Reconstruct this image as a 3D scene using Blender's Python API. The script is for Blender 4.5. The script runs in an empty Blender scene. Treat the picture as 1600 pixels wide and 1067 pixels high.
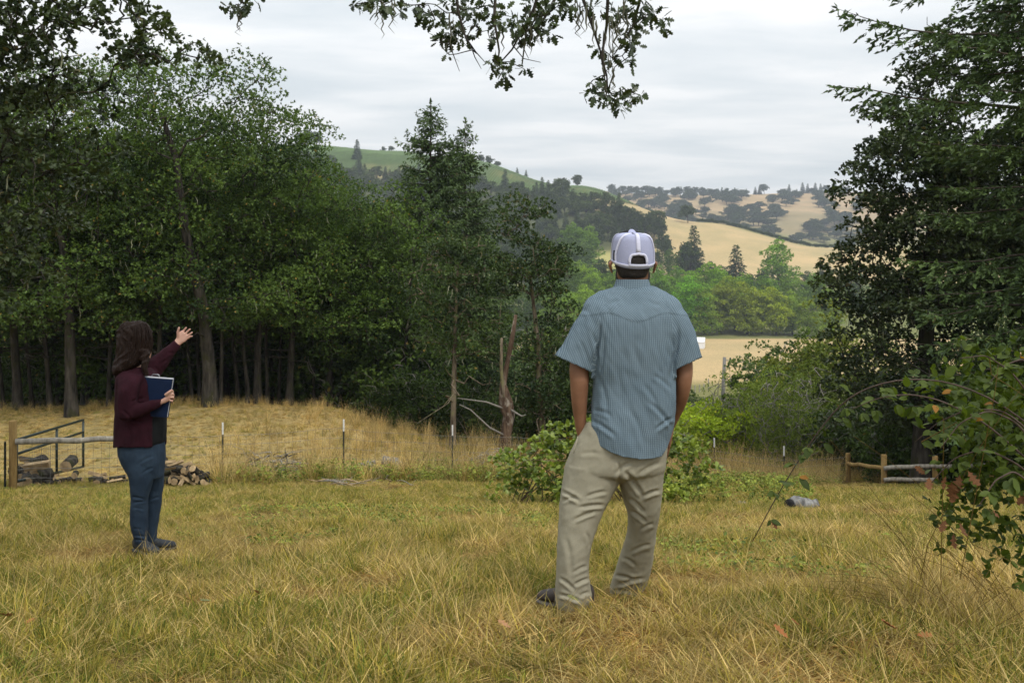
import bpy, math, random
import numpy as np
from mathutils import Vector, Matrix
R = math.radians
F = 1600 * 35.0 / 36.0            # focal length in photograph pixels
HZ = 400.0                        # row of the horizon (eye level)
sc = bpy.context.scene
col = sc.collection

# ---------------------------------------------------------------- camera, sky, sun, exposure
cam_d = bpy.data.cameras.new('camera'); cam = bpy.data.objects.new('camera', cam_d); col.objects.link(cam)
cam_d.lens = 35; cam_d.sensor_width = 36; cam_d.clip_start = 0.05; cam_d.clip_end = 20000
cam_d.shift_y = -(533.5 - HZ) / 1600.0
cam.location = (0, 0, 0); cam.rotation_euler = (R(90), 0, 0)
cam_d.dof.use_dof = True; cam_d.dof.focus_distance = 5.6; cam_d.dof.aperture_fstop = 9.0
sc.camera = cam
sc.render.engine = 'CYCLES'
sc.cycles.max_bounces = 6; sc.cycles.diffuse_bounces = 3; sc.cycles.glossy_bounces = 2
sc.cycles.transmission_bounces = 4; sc.cycles.volume_bounces = 0; sc.cycles.transparent_max_bounces = 4
sc.cycles.use_denoising = True
sc.cycles.caustics_reflective = False; sc.cycles.caustics_refractive = False
sc.cycles.sample_clamp_indirect = 4.0
sc.view_settings.view_transform = 'Standard'; sc.view_settings.look = 'None'
sc.view_settings.exposure = 0.42; sc.view_settings.gamma = 1.0; sc.view_settings.use_curve_mapping = False

SUN_EL, SUN_AZ = 52.0, 150.0      # azimuth: degrees clockwise from the view direction
world = bpy.data.worlds.new('World'); sc.world = world; world.use_nodes = True
wn = world.node_tree.nodes; wl = world.node_tree.links; wn.clear()
def wnode(t, **k):
    n = wn.new(t)
    for a, b in k.items(): setattr(n, a, b)
    return n
w_out = wnode('ShaderNodeOutputWorld')
sky = wnode('ShaderNodeTexSky', sky_type='NISHITA', sun_disc=False, sun_elevation=R(SUN_EL), sun_rotation=R(SUN_AZ),
            altitude=100.0, air_density=1.0, dust_density=2.5, ozone_density=1.0)
bg_sky = wnode('ShaderNodeBackground'); bg_sky.inputs[1].default_value = 0.10
wl.new(sky.outputs[0], bg_sky.inputs[0])
tc = wnode('ShaderNodeTexCoord')
sep = wnode('ShaderNodeSeparateXYZ'); wl.new(tc.outputs['Generated'], sep.inputs[0])
zc = wnode('ShaderNodeMath', operation='MAXIMUM'); wl.new(sep.outputs[2], zc.inputs[0]); zc.inputs[1].default_value = 0.0
za = wnode('ShaderNodeMath', operation='ADD'); wl.new(zc.outputs[0], za.inputs[0]); za.inputs[1].default_value = 0.10
dx = wnode('ShaderNodeMath', operation='DIVIDE'); wl.new(sep.outputs[0], dx.inputs[0]); wl.new(za.outputs[0], dx.inputs[1])
dy = wnode('ShaderNodeMath', operation='DIVIDE'); wl.new(sep.outputs[1], dy.inputs[0]); wl.new(za.outputs[0], dy.inputs[1])
cmb = wnode('ShaderNodeCombineXYZ'); wl.new(dx.outputs[0], cmb.inputs[0]); wl.new(dy.outputs[0], cmb.inputs[1])
n1 = wnode('ShaderNodeTexNoise'); n1.inputs['Scale'].default_value = 1.6; n1.inputs['Detail'].default_value = 7; n1.inputs['Roughness'].default_value = 0.52
n1.inputs['Distortion'].default_value = 0.25
mp = wnode('ShaderNodeMapping'); mp.inputs['Location'].default_value = (3.1, 1.7, 0.0); mp.inputs['Scale'].default_value = (0.55, 1.0, 1.0)
wl.new(cmb.outputs[0], mp.inputs[0]); wl.new(mp.outputs[0], n1.inputs[0])
cr = wnode('ShaderNodeValToRGB')
e = cr.color_ramp.elements
e[0].position = 0.36; e[0].color = (0.525, 0.562, 0.582, 1)
e[1].position = 0.59; e[1].color = (0.715, 0.716, 0.712, 1)
m_ = cr.color_ramp.elements.new(0.48); m_.color = (0.615, 0.636, 0.645, 1)
wl.new(n1.outputs[0], cr.inputs[0])
bg_cloud = wnode('ShaderNodeBackground')
zs_ = wnode('ShaderNodeMath', operation='MULTIPLY_ADD'); wl.new(zc.outputs[0], zs_.inputs[0]); zs_.inputs[1].default_value = 1.25; zs_.inputs[2].default_value = 0.93   # overcast sky: brighter towards the zenith
wl.new(zs_.outputs[0], bg_cloud.inputs[1])
wl.new(cr.outputs[0], bg_cloud.inputs[0])
mixs = wnode('ShaderNodeMixShader'); mixs.inputs[0].default_value = 0.90
wl.new(bg_sky.outputs[0], mixs.inputs[1]); wl.new(bg_cloud.outputs[0], mixs.inputs[2])
wl.new(mixs.outputs[0], w_out.inputs[0])

sun_d = bpy.data.lights.new('sun', 'SUN'); sun_d.energy = 1.5; sun_d.angle = R(12); sun_d.color = (1.0, 0.96, 0.88)
sun = bpy.data.objects.new('sun', sun_d); col.objects.link(sun)
_sd = Vector((math.sin(R(SUN_AZ)) * math.cos(R(SUN_EL)), math.cos(R(SUN_AZ)) * math.cos(R(SUN_EL)), math.sin(R(SUN_EL))))
sun.rotation_euler = (-_sd).to_track_quat('-Z', 'Y').to_euler(); sun.location = (0, 0, 40)

# ---------------------------------------------------------------- helpers
def P(px, row, d):
    return np.array([(px - 800.0) / F * d, d, (HZ - row) / F * d])

def tag(o, label=None, cat=None, group=None, kind=None):
    if label: o['label'] = label
    if cat: o['category'] = cat
    if group: o['group'] = group
    if kind: o['kind'] = kind
    return o

def empty(name, loc=(0, 0, 0), rz=0.0, label=None, cat=None, group=None):
    o = bpy.data.objects.new(name, None); col.objects.link(o)
    o.location = tuple(float(v) for v in loc); o.rotation_euler = (0, 0, rz); o.empty_display_size = 0.2
    return tag(o, label, cat, group)

def link(name, me, parent=None, loc=None):
    o = bpy.data.objects.new(name, me); col.objects.link(o)
    if parent is not None: o.parent = parent
    if loc is not None: o.location = tuple(float(v) for v in loc)
    return o

def kids(root):
    return [c for c in KID.get(root.name, [])]
KID = {}
def copy_tree(root, loc, rz=0.0, s=1.0, label=None, group=None, color=None, tilt=(0, 0)):
    r = root.copy(); col.objects.link(r)
    r.location = tuple(float(v) for v in loc); r.rotation_euler = (tilt[0], tilt[1], rz)
    r.scale = (s, s, s) if not hasattr(s, '__len__') else s
    if label: r['label'] = label
    if group: r['group'] = group
    if color: r.color = (*color, 1)
    for ch in list(root.children):
        c = ch.copy(); col.objects.link(c); c.parent = r
        if color and ch.get('tinted'): c.color = (*color, 1)
        for g in ch.children:
            q = g.copy(); col.objects.link(q); q.parent = c
    return r

def raw_mesh(name, verts, faces, mats, mat_idx=None, smooth=False, attrs=None):
    """verts (n,3); faces: an (m,k) array or a list of such arrays."""
    if isinstance(faces, np.ndarray): faces = [faces]
    faces = [f for f in faces if len(f)]
    me = bpy.data.meshes.new(name)
    verts = np.asarray(verts, dtype=np.float32)
    me.vertices.add(len(verts)); me.vertices.foreach_set('co', verts.ravel())
    nl = sum(f.size for f in faces); nf = sum(len(f) for f in faces)
    me.loops.add(nl); me.polygons.add(nf)
    me.loops.foreach_set('vertex_index', np.concatenate([f.ravel() for f in faces]).astype(np.int32))
    tot = np.concatenate([np.full(len(f), f.shape[1], dtype=np.int32) for f in faces])
    st = np.concatenate([[0], np.cumsum(tot)[:-1]]).astype(np.int32)
    me.polygons.foreach_set('loop_start', st)
    try: me.polygons.foreach_set('loop_total', tot)
    except Exception: pass
    for m in (mats if isinstance(mats, (list, tuple)) else [mats]): me.materials.append(m)
    if mat_idx is not None: me.polygons.foreach_set('material_index', np.asarray(mat_idx, dtype=np.int32))
    me.polygons.foreach_set('use_smooth', np.full(nf, smooth, dtype=bool))
    for k, (dom, typ, arr) in (attrs or {}).items():
        a = me.attributes.new(k, typ, dom)
        a.data.foreach_set('value' if typ in ('FLOAT', 'INT') else ('color' if 'COLOR' in typ else 'vector'), np.asarray(arr).ravel())
    me.update(); me.validate()
    return me

def nrm(v):
    v = np.asarray(v, dtype=float)
    return v / np.maximum(np.linalg.norm(v, axis=-1, keepdims=True), 1e-9)

class MB:
    """collects pieces of one mesh"""
    def __init__(s): s.v = []; s.q = []; s.t = []; s.n = 0; s.mi_q = []; s.mi_t = []
    def add(s, v, quads=None, tris=None, mi=0):
        v = np.asarray(v, dtype=float).reshape(-1, 3)
        if quads is not None and len(quads): s.q.append(np.asarray(quads, dtype=int) + s.n); s.mi_q += [mi] * len(quads)
        if tris is not None and len(tris): s.t.append(np.asarray(tris, dtype=int) + s.n); s.mi_t += [mi] * len(tris)
        s.v.append(v); s.n += len(v); return s
    def tube(s, pts, rad, sides=6, caps=True, mi=0, ell=1.0):
        pts = np.asarray(pts, dtype=float); k = len(pts)
        rad = np.broadcast_to(np.asarray(rad, dtype=float), (k,))
        tan = nrm(np.gradient(pts, axis=0))
        up = np.array([0, 0, 1.0]) if abs(tan[0][2]) < 0.9 else np.array([1.0, 0, 0])
        a = nrm(np.cross(tan[0], up)); fr = []
        for i in range(k):
            a = a - tan[i] * np.dot(a, tan[i]); a = nrm(a); fr.append((a, np.cross(tan[i], a)))
        th = np.arange(sides) * 2 * np.pi / sides
        A = np.array([f[0] for f in fr]); B = np.array([f[1] for f in fr])
        V = pts[:, None] + rad[:, None, None] * (np.cos(th)[None, :, None] * A[:, None] + ell * np.sin(th)[None, :, None] * B[:, None])
        i = np.arange(k - 1)[:, None] * sides; j = np.arange(sides)[None]; j2 = (j + 1) % sides
        q = np.stack([i + j, i + j2, i + sides + j2, i + sides + j], -1).reshape(-1, 4)
        V = V.reshape(-1, 3); tr = []
        if caps:
            c0, c1 = len(V), len(V) + 1
            V = np.vstack([V, pts[0], pts[-1]]); b = (k - 1) * sides
            for x in range(sides):
                y = (x + 1) % sides
                tr += [(c0, y, x), (c1, b + x, b + y)]
        return s.add(V, q, tr, mi)
    def box(s, c, size, rz=0.0, mi=0, rot=None):
        h = np.asarray(size, dtype=float) / 2
        V = np.array([(x, y, z) for z in (-1, 1) for y in (-1, 1) for x in (-1, 1)], dtype=float) * h
        if rot is not None: V = V @ np.asarray(rot).T
        elif rz:
            cz, sz = math.cos(rz), math.sin(rz); V = V @ np.array([[cz, -sz, 0], [sz, cz, 0], [0, 0, 1]]).T
        return s.add(V + np.asarray(c, dtype=float), [(0, 2, 3, 1), (4, 5, 7, 6), (0, 1, 5, 4), (2, 6, 7, 3), (0, 4, 6, 2), (1, 3, 7, 5)], None, mi)
    def mesh(s, name, mats, smooth=False):
        V = np.vstack(s.v); fs = []; mi = []
        if s.q: fs.append(np.vstack(s.q)); mi += s.mi_q
        if s.t: fs.append(np.vstack(s.t)); mi += s.mi_t
        return raw_mesh(name, V, fs, mats, mi, smooth)
    def build(s, name, mats, parent=None, smooth=False, loc=None):
        return link(name, s.mesh(name, mats, smooth), parent, loc)

# ---------------------------------------------------------------- numpy gradient noise
_prng = np.random.default_rng(7); _perm = np.tile(_prng.permutation(256), 3)
_grad = nrm(_prng.normal(size=(256, 3)))
def noise3(p):
    p = np.asarray(p, dtype=float); i = np.floor(p).astype(int); f = p - i; i &= 255
    u = f * f * f * (f * (f * 6 - 15) + 10); out = 0
    for dx_ in (0, 1):
        for dy_ in (0, 1):
            for dz_ in (0, 1):
                h = _perm[_perm[_perm[i[..., 0] + dx_] + i[..., 1] + dy_] + i[..., 2] + dz_]
                g = _grad[h]; dv = f - np.array([dx_, dy_, dz_])
                w = (u[..., 0] if dx_ else 1 - u[..., 0]) * (u[..., 1] if dy_ else 1 - u[..., 1]) * (u[..., 2] if dz_ else 1 - u[..., 2])
                out = out + w * np.sum(g * dv, -1)
    return out * 1.6
def fbm(p, o=3):
    p = np.asarray(p, dtype=float); a = 1.0; s = 0
    for _ in range(o): s = s + a * noise3(p); p = p * 2.03 + 11.3; a *= 0.5
    return s

# ---------------------------------------------------------------- materials
class NT:
    def __init__(s, name):
        s.m = bpy.data.materials.new(name); s.m.use_nodes = True; s.t = s.m.node_tree; s.t.nodes.clear()
        s.out = s.n('ShaderNodeOutputMaterial')
    def n(s, typ, ins=None, **k):
        x = s.t.nodes.new(typ)
        for a, b in k.items(): setattr(x, a, b)
        for a, b in (ins or {}).items(): s.set(x.inputs[a], b)
        return x
    def set(s, sock, v):
        if hasattr(v, 'is_linked') or hasattr(v, 'links'): s.t.links.new(v, sock)
        elif isinstance(v, (tuple, list)) and len(v) == 3 and sock.type == 'RGBA': sock.default_value = (*v, 1)
        else: sock.default_value = v
    def noise(s, scale, detail=3, rough=0.55, vec=None, dist=0.0, coord='Object'):
        if vec is None: vec = s.n('ShaderNodeTexCoord').outputs[coord]
        return s.n('ShaderNodeTexNoise', {'Vector': vec, 'Scale': scale, 'Detail': detail, 'Roughness': rough, 'Distortion': dist}).outputs['Fac']
    def scale(s, v, coord='Object'):
        return s.n('ShaderNodeMapping', {'Vector': s.n('ShaderNodeTexCoord').outputs[coord], 'Scale': v}).outputs[0]
    def ramp(s, fac, stops):
        r = s.n('ShaderNodeValToRGB', {'Fac': fac}); e = r.color_ramp.elements
        while len(e) < len(stops): e.new(0.5)
        for x, (p, c) in zip(e, stops): x.position = p; x.color = (*c, 1) if len(c) == 3 else c
        return r.outputs[0]
    def mix(s, f, a, b, mode='MIX'):
        x = s.n('ShaderNodeMix', data_type='RGBA', blend_type=mode)
        s.set(x.inputs[0], f); s.set(x.inputs[6], a); s.set(x.inputs[7], b); return x.outputs[2]
    def math(s, op, a, b=0.0):
        x = s.n('ShaderNodeMath', operation=op); s.set(x.inputs[0], a); s.set(x.inputs[1], b); return x.outputs[0]
    def bump(s, h, strength=0.3, dist=0.01):
        return s.n('ShaderNodeBump', {'Height': h, 'Strength': strength, 'Distance': dist}).outputs[0]
    def bsdf(s, color, rough=0.7, normal=None, spec=0.3, metal=0.0, trans=None, tcol=None):
        b = s.n('ShaderNodeBsdfPrincipled', {'Base Color': color, 'Roughness': rough, 'Metallic': metal, 'Specular IOR Level': spec})
        if normal is not None: s.set(b.inputs['Normal'], normal)
        o = b.outputs[0]
        if trans:
            t = s.n('ShaderNodeBsdfTranslucent', {'Color': tcol if tcol is not None else color})
            mx = s.n('ShaderNodeMixShader', {0: trans, 1: o, 2: t.outputs[0]}); o = mx.outputs[0]
        s.t.links.new(o, s.out.inputs[0]); return s.m

def mat_plain(name, c, rough=0.7, var=0.15, scale=20.0, bump=0.0, spec=0.3, metal=0.0, c2=None):
    n = NT(name); f = n.noise(scale, 4)
    lo = tuple(x * (1 - var) for x in c); hi = c2 if c2 else tuple(min(1, x * (1 + var)) for x in c)
    cc = n.ramp(f, [(0.3, lo), (0.7, hi)])
    return n.bsdf(cc, rough, n.bump(f, bump, 0.01) if bump else None, spec, metal)

def mat_leaf(name, dark, light, odd=None, rough=0.5, trans=0.22, spec=0.35):
    """leaf colour varies from leaf to leaf (mesh attribute 'tint'), with the object's own colour on top"""
    n = NT(name)
    t = n.n('ShaderNodeAttribute', attribute_name='tint').outputs['Fac']
    stops = [(0.0, dark), (0.93, light)]
    if odd: stops += [(0.955, light), (0.97, odd)]
    c = n.ramp(t, stops)
    oi = n.n('ShaderNodeObjectInfo')
    c = n.mix(1.0, c, oi.outputs['Color'], 'MULTIPLY')
    big = n.noise(0.35, 2, coord='Object')
    c = n.mix(1.0, c, n.ramp(big, [(0.3, (0.78, 0.82, 0.8)), (0.7, (1.18, 1.12, 1.0))]), 'MULTIPLY')
    return n.bsdf(c, rough, None, spec, 0.0, trans, n.mix(1.0, c, (1.3, 1.35, 0.7), 'MULTIPLY'))

def mat_bark(name, dark, light, moss=None, scale=6.0):
    n = NT(name)
    v = n.scale((scale, scale, scale * 0.18))
    f = n.noise(1.6, 6, 0.65, v); f2 = n.noise(4.0, 5, 0.6, n.scale((1, 1, 0.6)))
    c = n.ramp(f, [(0.35, dark), (0.68, light)])
    if moss: c = n.mix(n.ramp(f2, [(0.52, (0, 0, 0)), (0.62, (1, 1, 1))]), c, moss)
    return n.bsdf(c, 0.95, n.bump(f, 0.9, 0.03), 0.1)
# ---------------------------------------------------------------- terrain
COLS = [-600, 0, 300, 500, 620, 720, 900, 1100, 1300, 1600, 2200]
_prof = {   # distance -> height at each column
 26:  [-4.7, -4.75, -4.55, -4.60, -4.95, -5.15, -5.45, -5.75, -5.85, -5.7, -5.4],
 29.5:[-4.5, -4.60, -4.33, -4.45, -5.00, -5.50, -6.00, -6.90, -7.00, -6.7, -5.8],
 34:  [-5.0, -5.10, -4.95, -5.20, -5.90, -6.60, -7.30, -8.60, -8.60, -7.8, -6.5],
 45:  [-7.5, -7.6, -7.6, -8.0, -8.6, -9.4, -10.5, -12.0, -12.0, -10.0, -8.0],
 80:  [-15, -15, -15, -15.5, -16, -16.5, -17, -18, -18, -17, -15],
 140: [-22, -22, -22, -22, -22, -22, -22.5, -22.8, -23, -23, -22],
 205: [-27.5] * 11,
 350: [-28] * 11,
 450: [-16, -16, -16, -16, -17, -17, -17, -18, -20, -20, -20],
}
_ridge_d = [900, 900, 900, 900, 885, 860, 800, 750, 700, 700, 700]
_ridge_row = [245, 240, 230, 228, 236, 248, 290, 349, 386, 392, 395]
_h600 = [14, 14, 14, 13, 11, 9, 3, -3.5, -7, -8, -8]
_far_row = [330, 310, 300, 296, 296, 296, 296, 303, 298, 300, 303]
DG = np.unique(np.concatenate([np.arange(26, 60, 1.0), np.geomspace(60, 9000, 260)]))
TAB = np.zeros((len(COLS), len(DG)))
for ci in range(len(COLS)):
    ds = []; zs = []
    for d_, zz in _prof.items(): ds.append(d_); zs.append(zz[ci])
    rd = _ridge_d[ci]; rz_ = (HZ - _ridge_row[ci]) / F * rd
    ds += [600]; zs += [_h600[ci]]
    ds += [rd * 0.94]; zs += [_h600[ci] + (rz_ - _h600[ci]) * 0.90]
    ds += [rd]; zs += [rz_]
    ds += [rd * 1.12]; zs += [rz_ - 4]
    low = min(rz_ - 8, (HZ - 366) / F * 1080)
    ds += [1080]; zs += [low]
    ds += [1350]; zs += [(HZ - 332) / F * 1350]
    ds += [1600]; zs += [(HZ - _far_row[ci]) / F * 1600]
    ds += [1800, 2400, 9000]; zs += [(HZ - _far_row[ci]) / F * 1600 - 4, 70, 60]
    TAB[ci] = np.interp(DG, ds, zs)
for _ in range(2):
    TAB[:, 1:-1] = 0.25 * TAB[:, :-2] + 0.5 * TAB[:, 1:-1] + 0.25 * TAB[:, 2:]
AZM = math.atan(1400 / F)
def pxd(x, y):
    x = np.asarray(x, dtype=float); y = np.asarray(y, dtype=float)
    r = np.hypot(x, y); az = np.clip(np.arctan2(x, y), -AZM, AZM)
    return 800 + F * np.tan(az), r * np.cos(az), np.arctan2(x, y)
def ground_z(x, y):
    px, d, az = pxd(x, y)
    k = 0.8; zn = -1.40 - 0.19 * k * np.log1p(np.exp(np.clip((d - 3.3) / k, -30, 30)))
    zn = zn + np.where(np.abs(az) < 2.2, 0.0, 0.0)
    ci = np.interp(px, COLS, np.arange(len(COLS))); c0 = np.clip(ci.astype(int), 0, len(COLS) - 2); t = ci - c0; t = t * t * (3 - 2 * t)
    di = np.interp(d, DG, np.arange(len(DG))); d0 = np.clip(di.astype(int), 0, len(DG) - 2); u = di - d0
    zf = (TAB[c0, d0] * (1 - t) + TAB[c0 + 1, d0] * t) * (1 - u) + (TAB[c0, d0 + 1] * (1 - t) + TAB[c0 + 1, d0 + 1] * t) * u
    w = np.clip((d - 19.0) / 7.0, 0, 1); w = w * w * (3 - 2 * w)
    z = zn * (1 - w) + zf * w
    p = np.stack([np.asarray(x, dtype=float), np.asarray(y, dtype=float), np.zeros_like(z)], -1)
    amp = np.clip(d / 6.0, 0.3, 1.0) * np.where(d < 60, 0.035, 0.0)
    z = z + amp * fbm(p * 0.9, 3) + np.where(d > 60, np.clip(d / 500, 0.1, 1.6) * 1.2 * noise3(p / 55.0), 0)
    return z
def gz(x, y): return float(ground_z(np.array([x]), np.array([y]))[0])
def on_ground(px, d, dz=0.0):
    x = (px - 800) / F * d
    return np.array([x, d, gz(x, d) + dz])

def build_terrain():
    a = np.unique(np.concatenate([np.linspace(-180, -60, 31), np.linspace(-60, -32, 30), np.linspace(-32, 32, 361), np.linspace(32, 60, 30), np.linspace(60, 180, 31)]))[:-1]
    r = np.unique(np.concatenate([[0.0], np.arange(0.5, 34, 0.3), np.geomspace(34, 3500, 300)]))
    A, RR = np.meshgrid(np.radians(a), r[1:], indexing='ij')
    x = RR * np.sin(A); y = RR * np.cos(A)
    z = ground_z(x.ravel(), y.ravel()).reshape(x.shape)
    na, nr = x.shape
    V = np.concatenate([np.stack([x, y, z], -1).reshape(-1, 3), [[0, 0, -1.4]]])
    i = np.arange(na)[:, None]; j = np.arange(nr - 1)[None]; i2 = (i + 1) % na
    q = np.stack([i * nr + j, i * nr + j + 1, i2 * nr + j + 1, i2 * nr + j], -1).reshape(-1, 4)
    ii = np.arange(na); tri = np.stack([np.full(na, len(V) - 1), ii * nr, ((ii + 1) % na) * nr], -1)
    # ground cover: what grows or lies there
    px, d, az = pxd(V[:, 0], V[:, 1]); row = HZ - F * V[:, 2] / np.maximum(d, 0.1)
    c = np.tile(np.array([0.115, 0.08, 0.03]), (len(V), 1))
    w = 14 * noise3(V * np.array([0.02, 0.02, 0])); wr = 3.0 * noise3(V * np.array([0.03, 0.012, 0]) + 5)
    def up(x, wd): return np.clip(x / wd + 0.5, 0, 1)
    def put(m, rgb): c[:] = c * (1 - m[:, None]) + np.array(rgb) * m[:, None]
    put(up(d - 20.5, 2) * up(660 - px, 120), (0.36, 0.27, 0.13))
    put(up(d - 34, 4), (0.055, 0.075, 0.028))
    put(up(d - 165, 12), (0.16, 0.16, 0.065))
    put(up(d - 216 - w, 8), (0.43, 0.325, 0.19))
    put(up(d - 338, 3), (0.16, 0.17, 0.07))
    rd = np.interp(px, COLS, _ridge_d)
    hill = up(d - 520, 20) * up(rd * 1.05 - d, 10)
    put(hill, (0.075, 0.085, 0.04))
    put(hill * up(px - 905, 20) * up(row - 393, 8), (0.36, 0.33, 0.14))
    put(hill * up(px - 1022 - 0.6 * w, 24), (0.42, 0.325, 0.19))
    put(hill * up(px - 930, 8) * up(1100 - px, 30) * up(np.interp(px, [930, 1000, 1060, 1100], [336, 344, 352, 352]) + wr - row, 3), (0.38, 0.30, 0.18))
    vb = np.interp(px, [380, 500, 560, 640, 700, 760, 850, 930, 1000, 1060, 1090], [250, 250, 262, 268, 272, 286, 300, 306, 322, 338, 347])
    put(hill * up(vb + wr - row, 3) * up(px - 300, 60) * up(1088 - px, 12), (0.115, 0.165, 0.05))
    put(hill * up(px - 562, 8) * up(640 - px, 10) * up(row - 256 - wr * 0.5, 3) * up(276 - row, 3), (0.40, 0.33, 0.18))
    put(hill * up(px - 770, 20) * up(925 - px, 20) * up(row - np.interp(px, [770, 925], [264, 292]), 4) * up(np.interp(px, [770, 925], [276, 300]) + wr - row, 4), (0.27, 0.24, 0.10))
    put(hill * up(px - 1085, 10) * up(d - rd * 0.985, 6), (0.13, 0.15, 0.06))
    put(up(d - rd * 1.05, 10), (0.22, 0.22, 0.10))
    put(up(d - 1180 - 3 * w, 60), (0.26, 0.21, 0.125))
    put(up(d - 1330 - 4 * w, 60), (0.36, 0.265, 0.165))
    put(up(d - 1750, 40), (0.12, 0.14, 0.08))
    c4 = np.concatenate([c, np.ones((len(c), 1))], 1).astype(np.float32)
    n = NT('ground_cover')
    att = n.n('ShaderNodeAttribute', attribute_name='cover').outputs['Color']
    f1 = n.noise(2.2, 6, 0.65, coord='Object'); f2 = n.noise(0.03, 5, 0.6, coord='Object'); f3 = n.noise(30, 3, 0.6, coord='Object')
    cc = n.mix(1.0, att, n.ramp(f1, [(0.3, (0.72, 0.74, 0.7)), (0.7, (1.25, 1.2, 1.1))]), 'MULTIPLY')
    cc = n.mix(1.0, cc, n.ramp(f2, [(0.3, (0.8, 0.86, 0.8)), (0.7, (1.16, 1.1, 1.06))]), 'MULTIPLY')
    cc = n.mix(1.0, cc, n.ramp(f3, [(0.3, (0.75, 0.75, 0.75)), (0.7, (1.2, 1.2, 1.2))]), 'MULTIPLY')
    m = n.bsdf(cc, 1.0, n.bump(f3, 0.5, 0.03), 0.05)
    me = raw_mesh('ground', V, [q, tri], m, None, True, {'cover': ('POINT', 'FLOAT_COLOR', c4)})
    return tag(link('ground', me), None, None, None, 'structure')
build_terrain()

def build_haze():
    zlo = -33.0; zhi = 150.0
    mb = MB().box((0, 0, (zlo + zhi) / 2), (7200, 7200, zhi - zlo))
    n = NT('haze')
    v = n.n('ShaderNodeVolumePrincipled', {'Color': (0.80, 0.88, 1.0), 'Density': HAZE, 'Anisotropy': 0.0})
    n.t.links.new(v.outputs[0], n.out.inputs['Volume'])
    o = mb.build('haze', n.m); o['kind'] = 'stuff'
HAZE = 0.00021
build_haze()
# ---------------------------------------------------------------- vegetation generators
T_KITE = (np.array([(0, 0, 0), (0.45, 0.5, 0.10), (1, 0, 0), (0.45, -0.5, 0.10)]), np.array([(0, 1, 2), (0, 2, 3)]))
T_QUAD = (np.array([(0, -0.35, 0), (0.25, 0.5, 0.06), (0.9, 0.32, 0), (1.0, -0.4, 0.05), (0.45, 0.0, -0.04)]), np.array([(4, 0, 1), (4, 1, 2), (4, 2, 3), (4, 3, 0)])[:, ::1])
_ob = [(0, 0.04), (0.16, 0.10), (0.26, 0.30), (0.36, 0.13), (0.50, 0.42), (0.62, 0.18), (0.76, 0.40), (0.84, 0.16), (0.95, 0.20), (1.0, 0.0)]
def _lobed():
    v = [(0, 0, 0)]; mid = [(x, 0, -0.03) for x, y in _ob[1:-1]]
    L = [(x, y, 0.06 * y) for x, y in _ob[1:-1]]; Rr = [(x, -y, 0.06 * y) for x, y in _ob[1:-1]]
    V = [(0, 0, 0)] + mid + [(1, 0, -0.05)] + L + Rr
    n = len(mid); f = []
    m = list(range(0, n + 2)); l = [0] + list(range(n + 2, 2 * n + 2)) + [n + 1]; r = [0] + list(range(2 * n + 2, 3 * n + 2)) + [n + 1]
    for i in range(n + 1):
        for s_, sg in ((l, 1), (r, -1)):
            a, b, c, d_ = m[i], m[i + 1], s_[i + 1], s_[i]
            for tri in ((a, b, c), (a, c, d_)):
                if len(set(tri)) == 3: f.append(tri if sg > 0 else tri[::-1])
    return np.array(V), np.array(f)
T_OAK = _lobed()
def _oval():
    xs = [0.0, 0.15, 0.4, 0.7, 0.9, 1.0]; ws = [0.0, 0.26, 0.40, 0.34, 0.16, 0.0]
    V = [(0, 0, 0)]; f = []
    for x, w in zip(xs[1:-1], ws[1:-1]): V += [(x, w, 0.10 * w), (x, 0, -0.05 * x), (x, -w, 0.10 * w)]
    V.append((1.0, 0, -0.10)); e = len(V) - 1
    f += [(0, 2, 1), (0, 3, 2)]
    for k in range(3):
        b = 1 + 3 * k
        for q in ((b, b + 1, b + 4, b + 3), (b + 1, b + 2, b + 5, b + 4)): f += [(q[0], q[1], q[2]), (q[0], q[2], q[3])]
    f += [(10, 11, e), (11, 12, e)]
    return np.array(V), np.array(f)
T_OVAL = _oval()

def leaves(base, dirs, nr, L, W, tpl):
    tv, tf = tpl; n = len(base); dirs = nrm(dirs)
    side = nrm(np.cross(nr, dirs)); up = np.cross(dirs, side)
    L = np.broadcast_to(L, (n,))[:, None, None]; W = np.broadcast_to(W, (n,))[:, None, None]
    V = base[:, None] + L * tv[None, :, 0:1] * dirs[:, None] + W * tv[None, :, 1:2] * side[:, None] + L * tv[None, :, 2:3] * up[:, None]
    Fc = (np.arange(n)[:, None, None] * len(tv) + tf[None]).reshape(-1, tf.shape[1])
    return V.reshape(-1, 3), Fc, np.repeat(np.arange(n), len(tf))

def ball(rng, n, p=2.2):
    d = nrm(rng.normal(size=(n, 3))); return d * (rng.random(n) ** (1 / p))[:, None]

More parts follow.
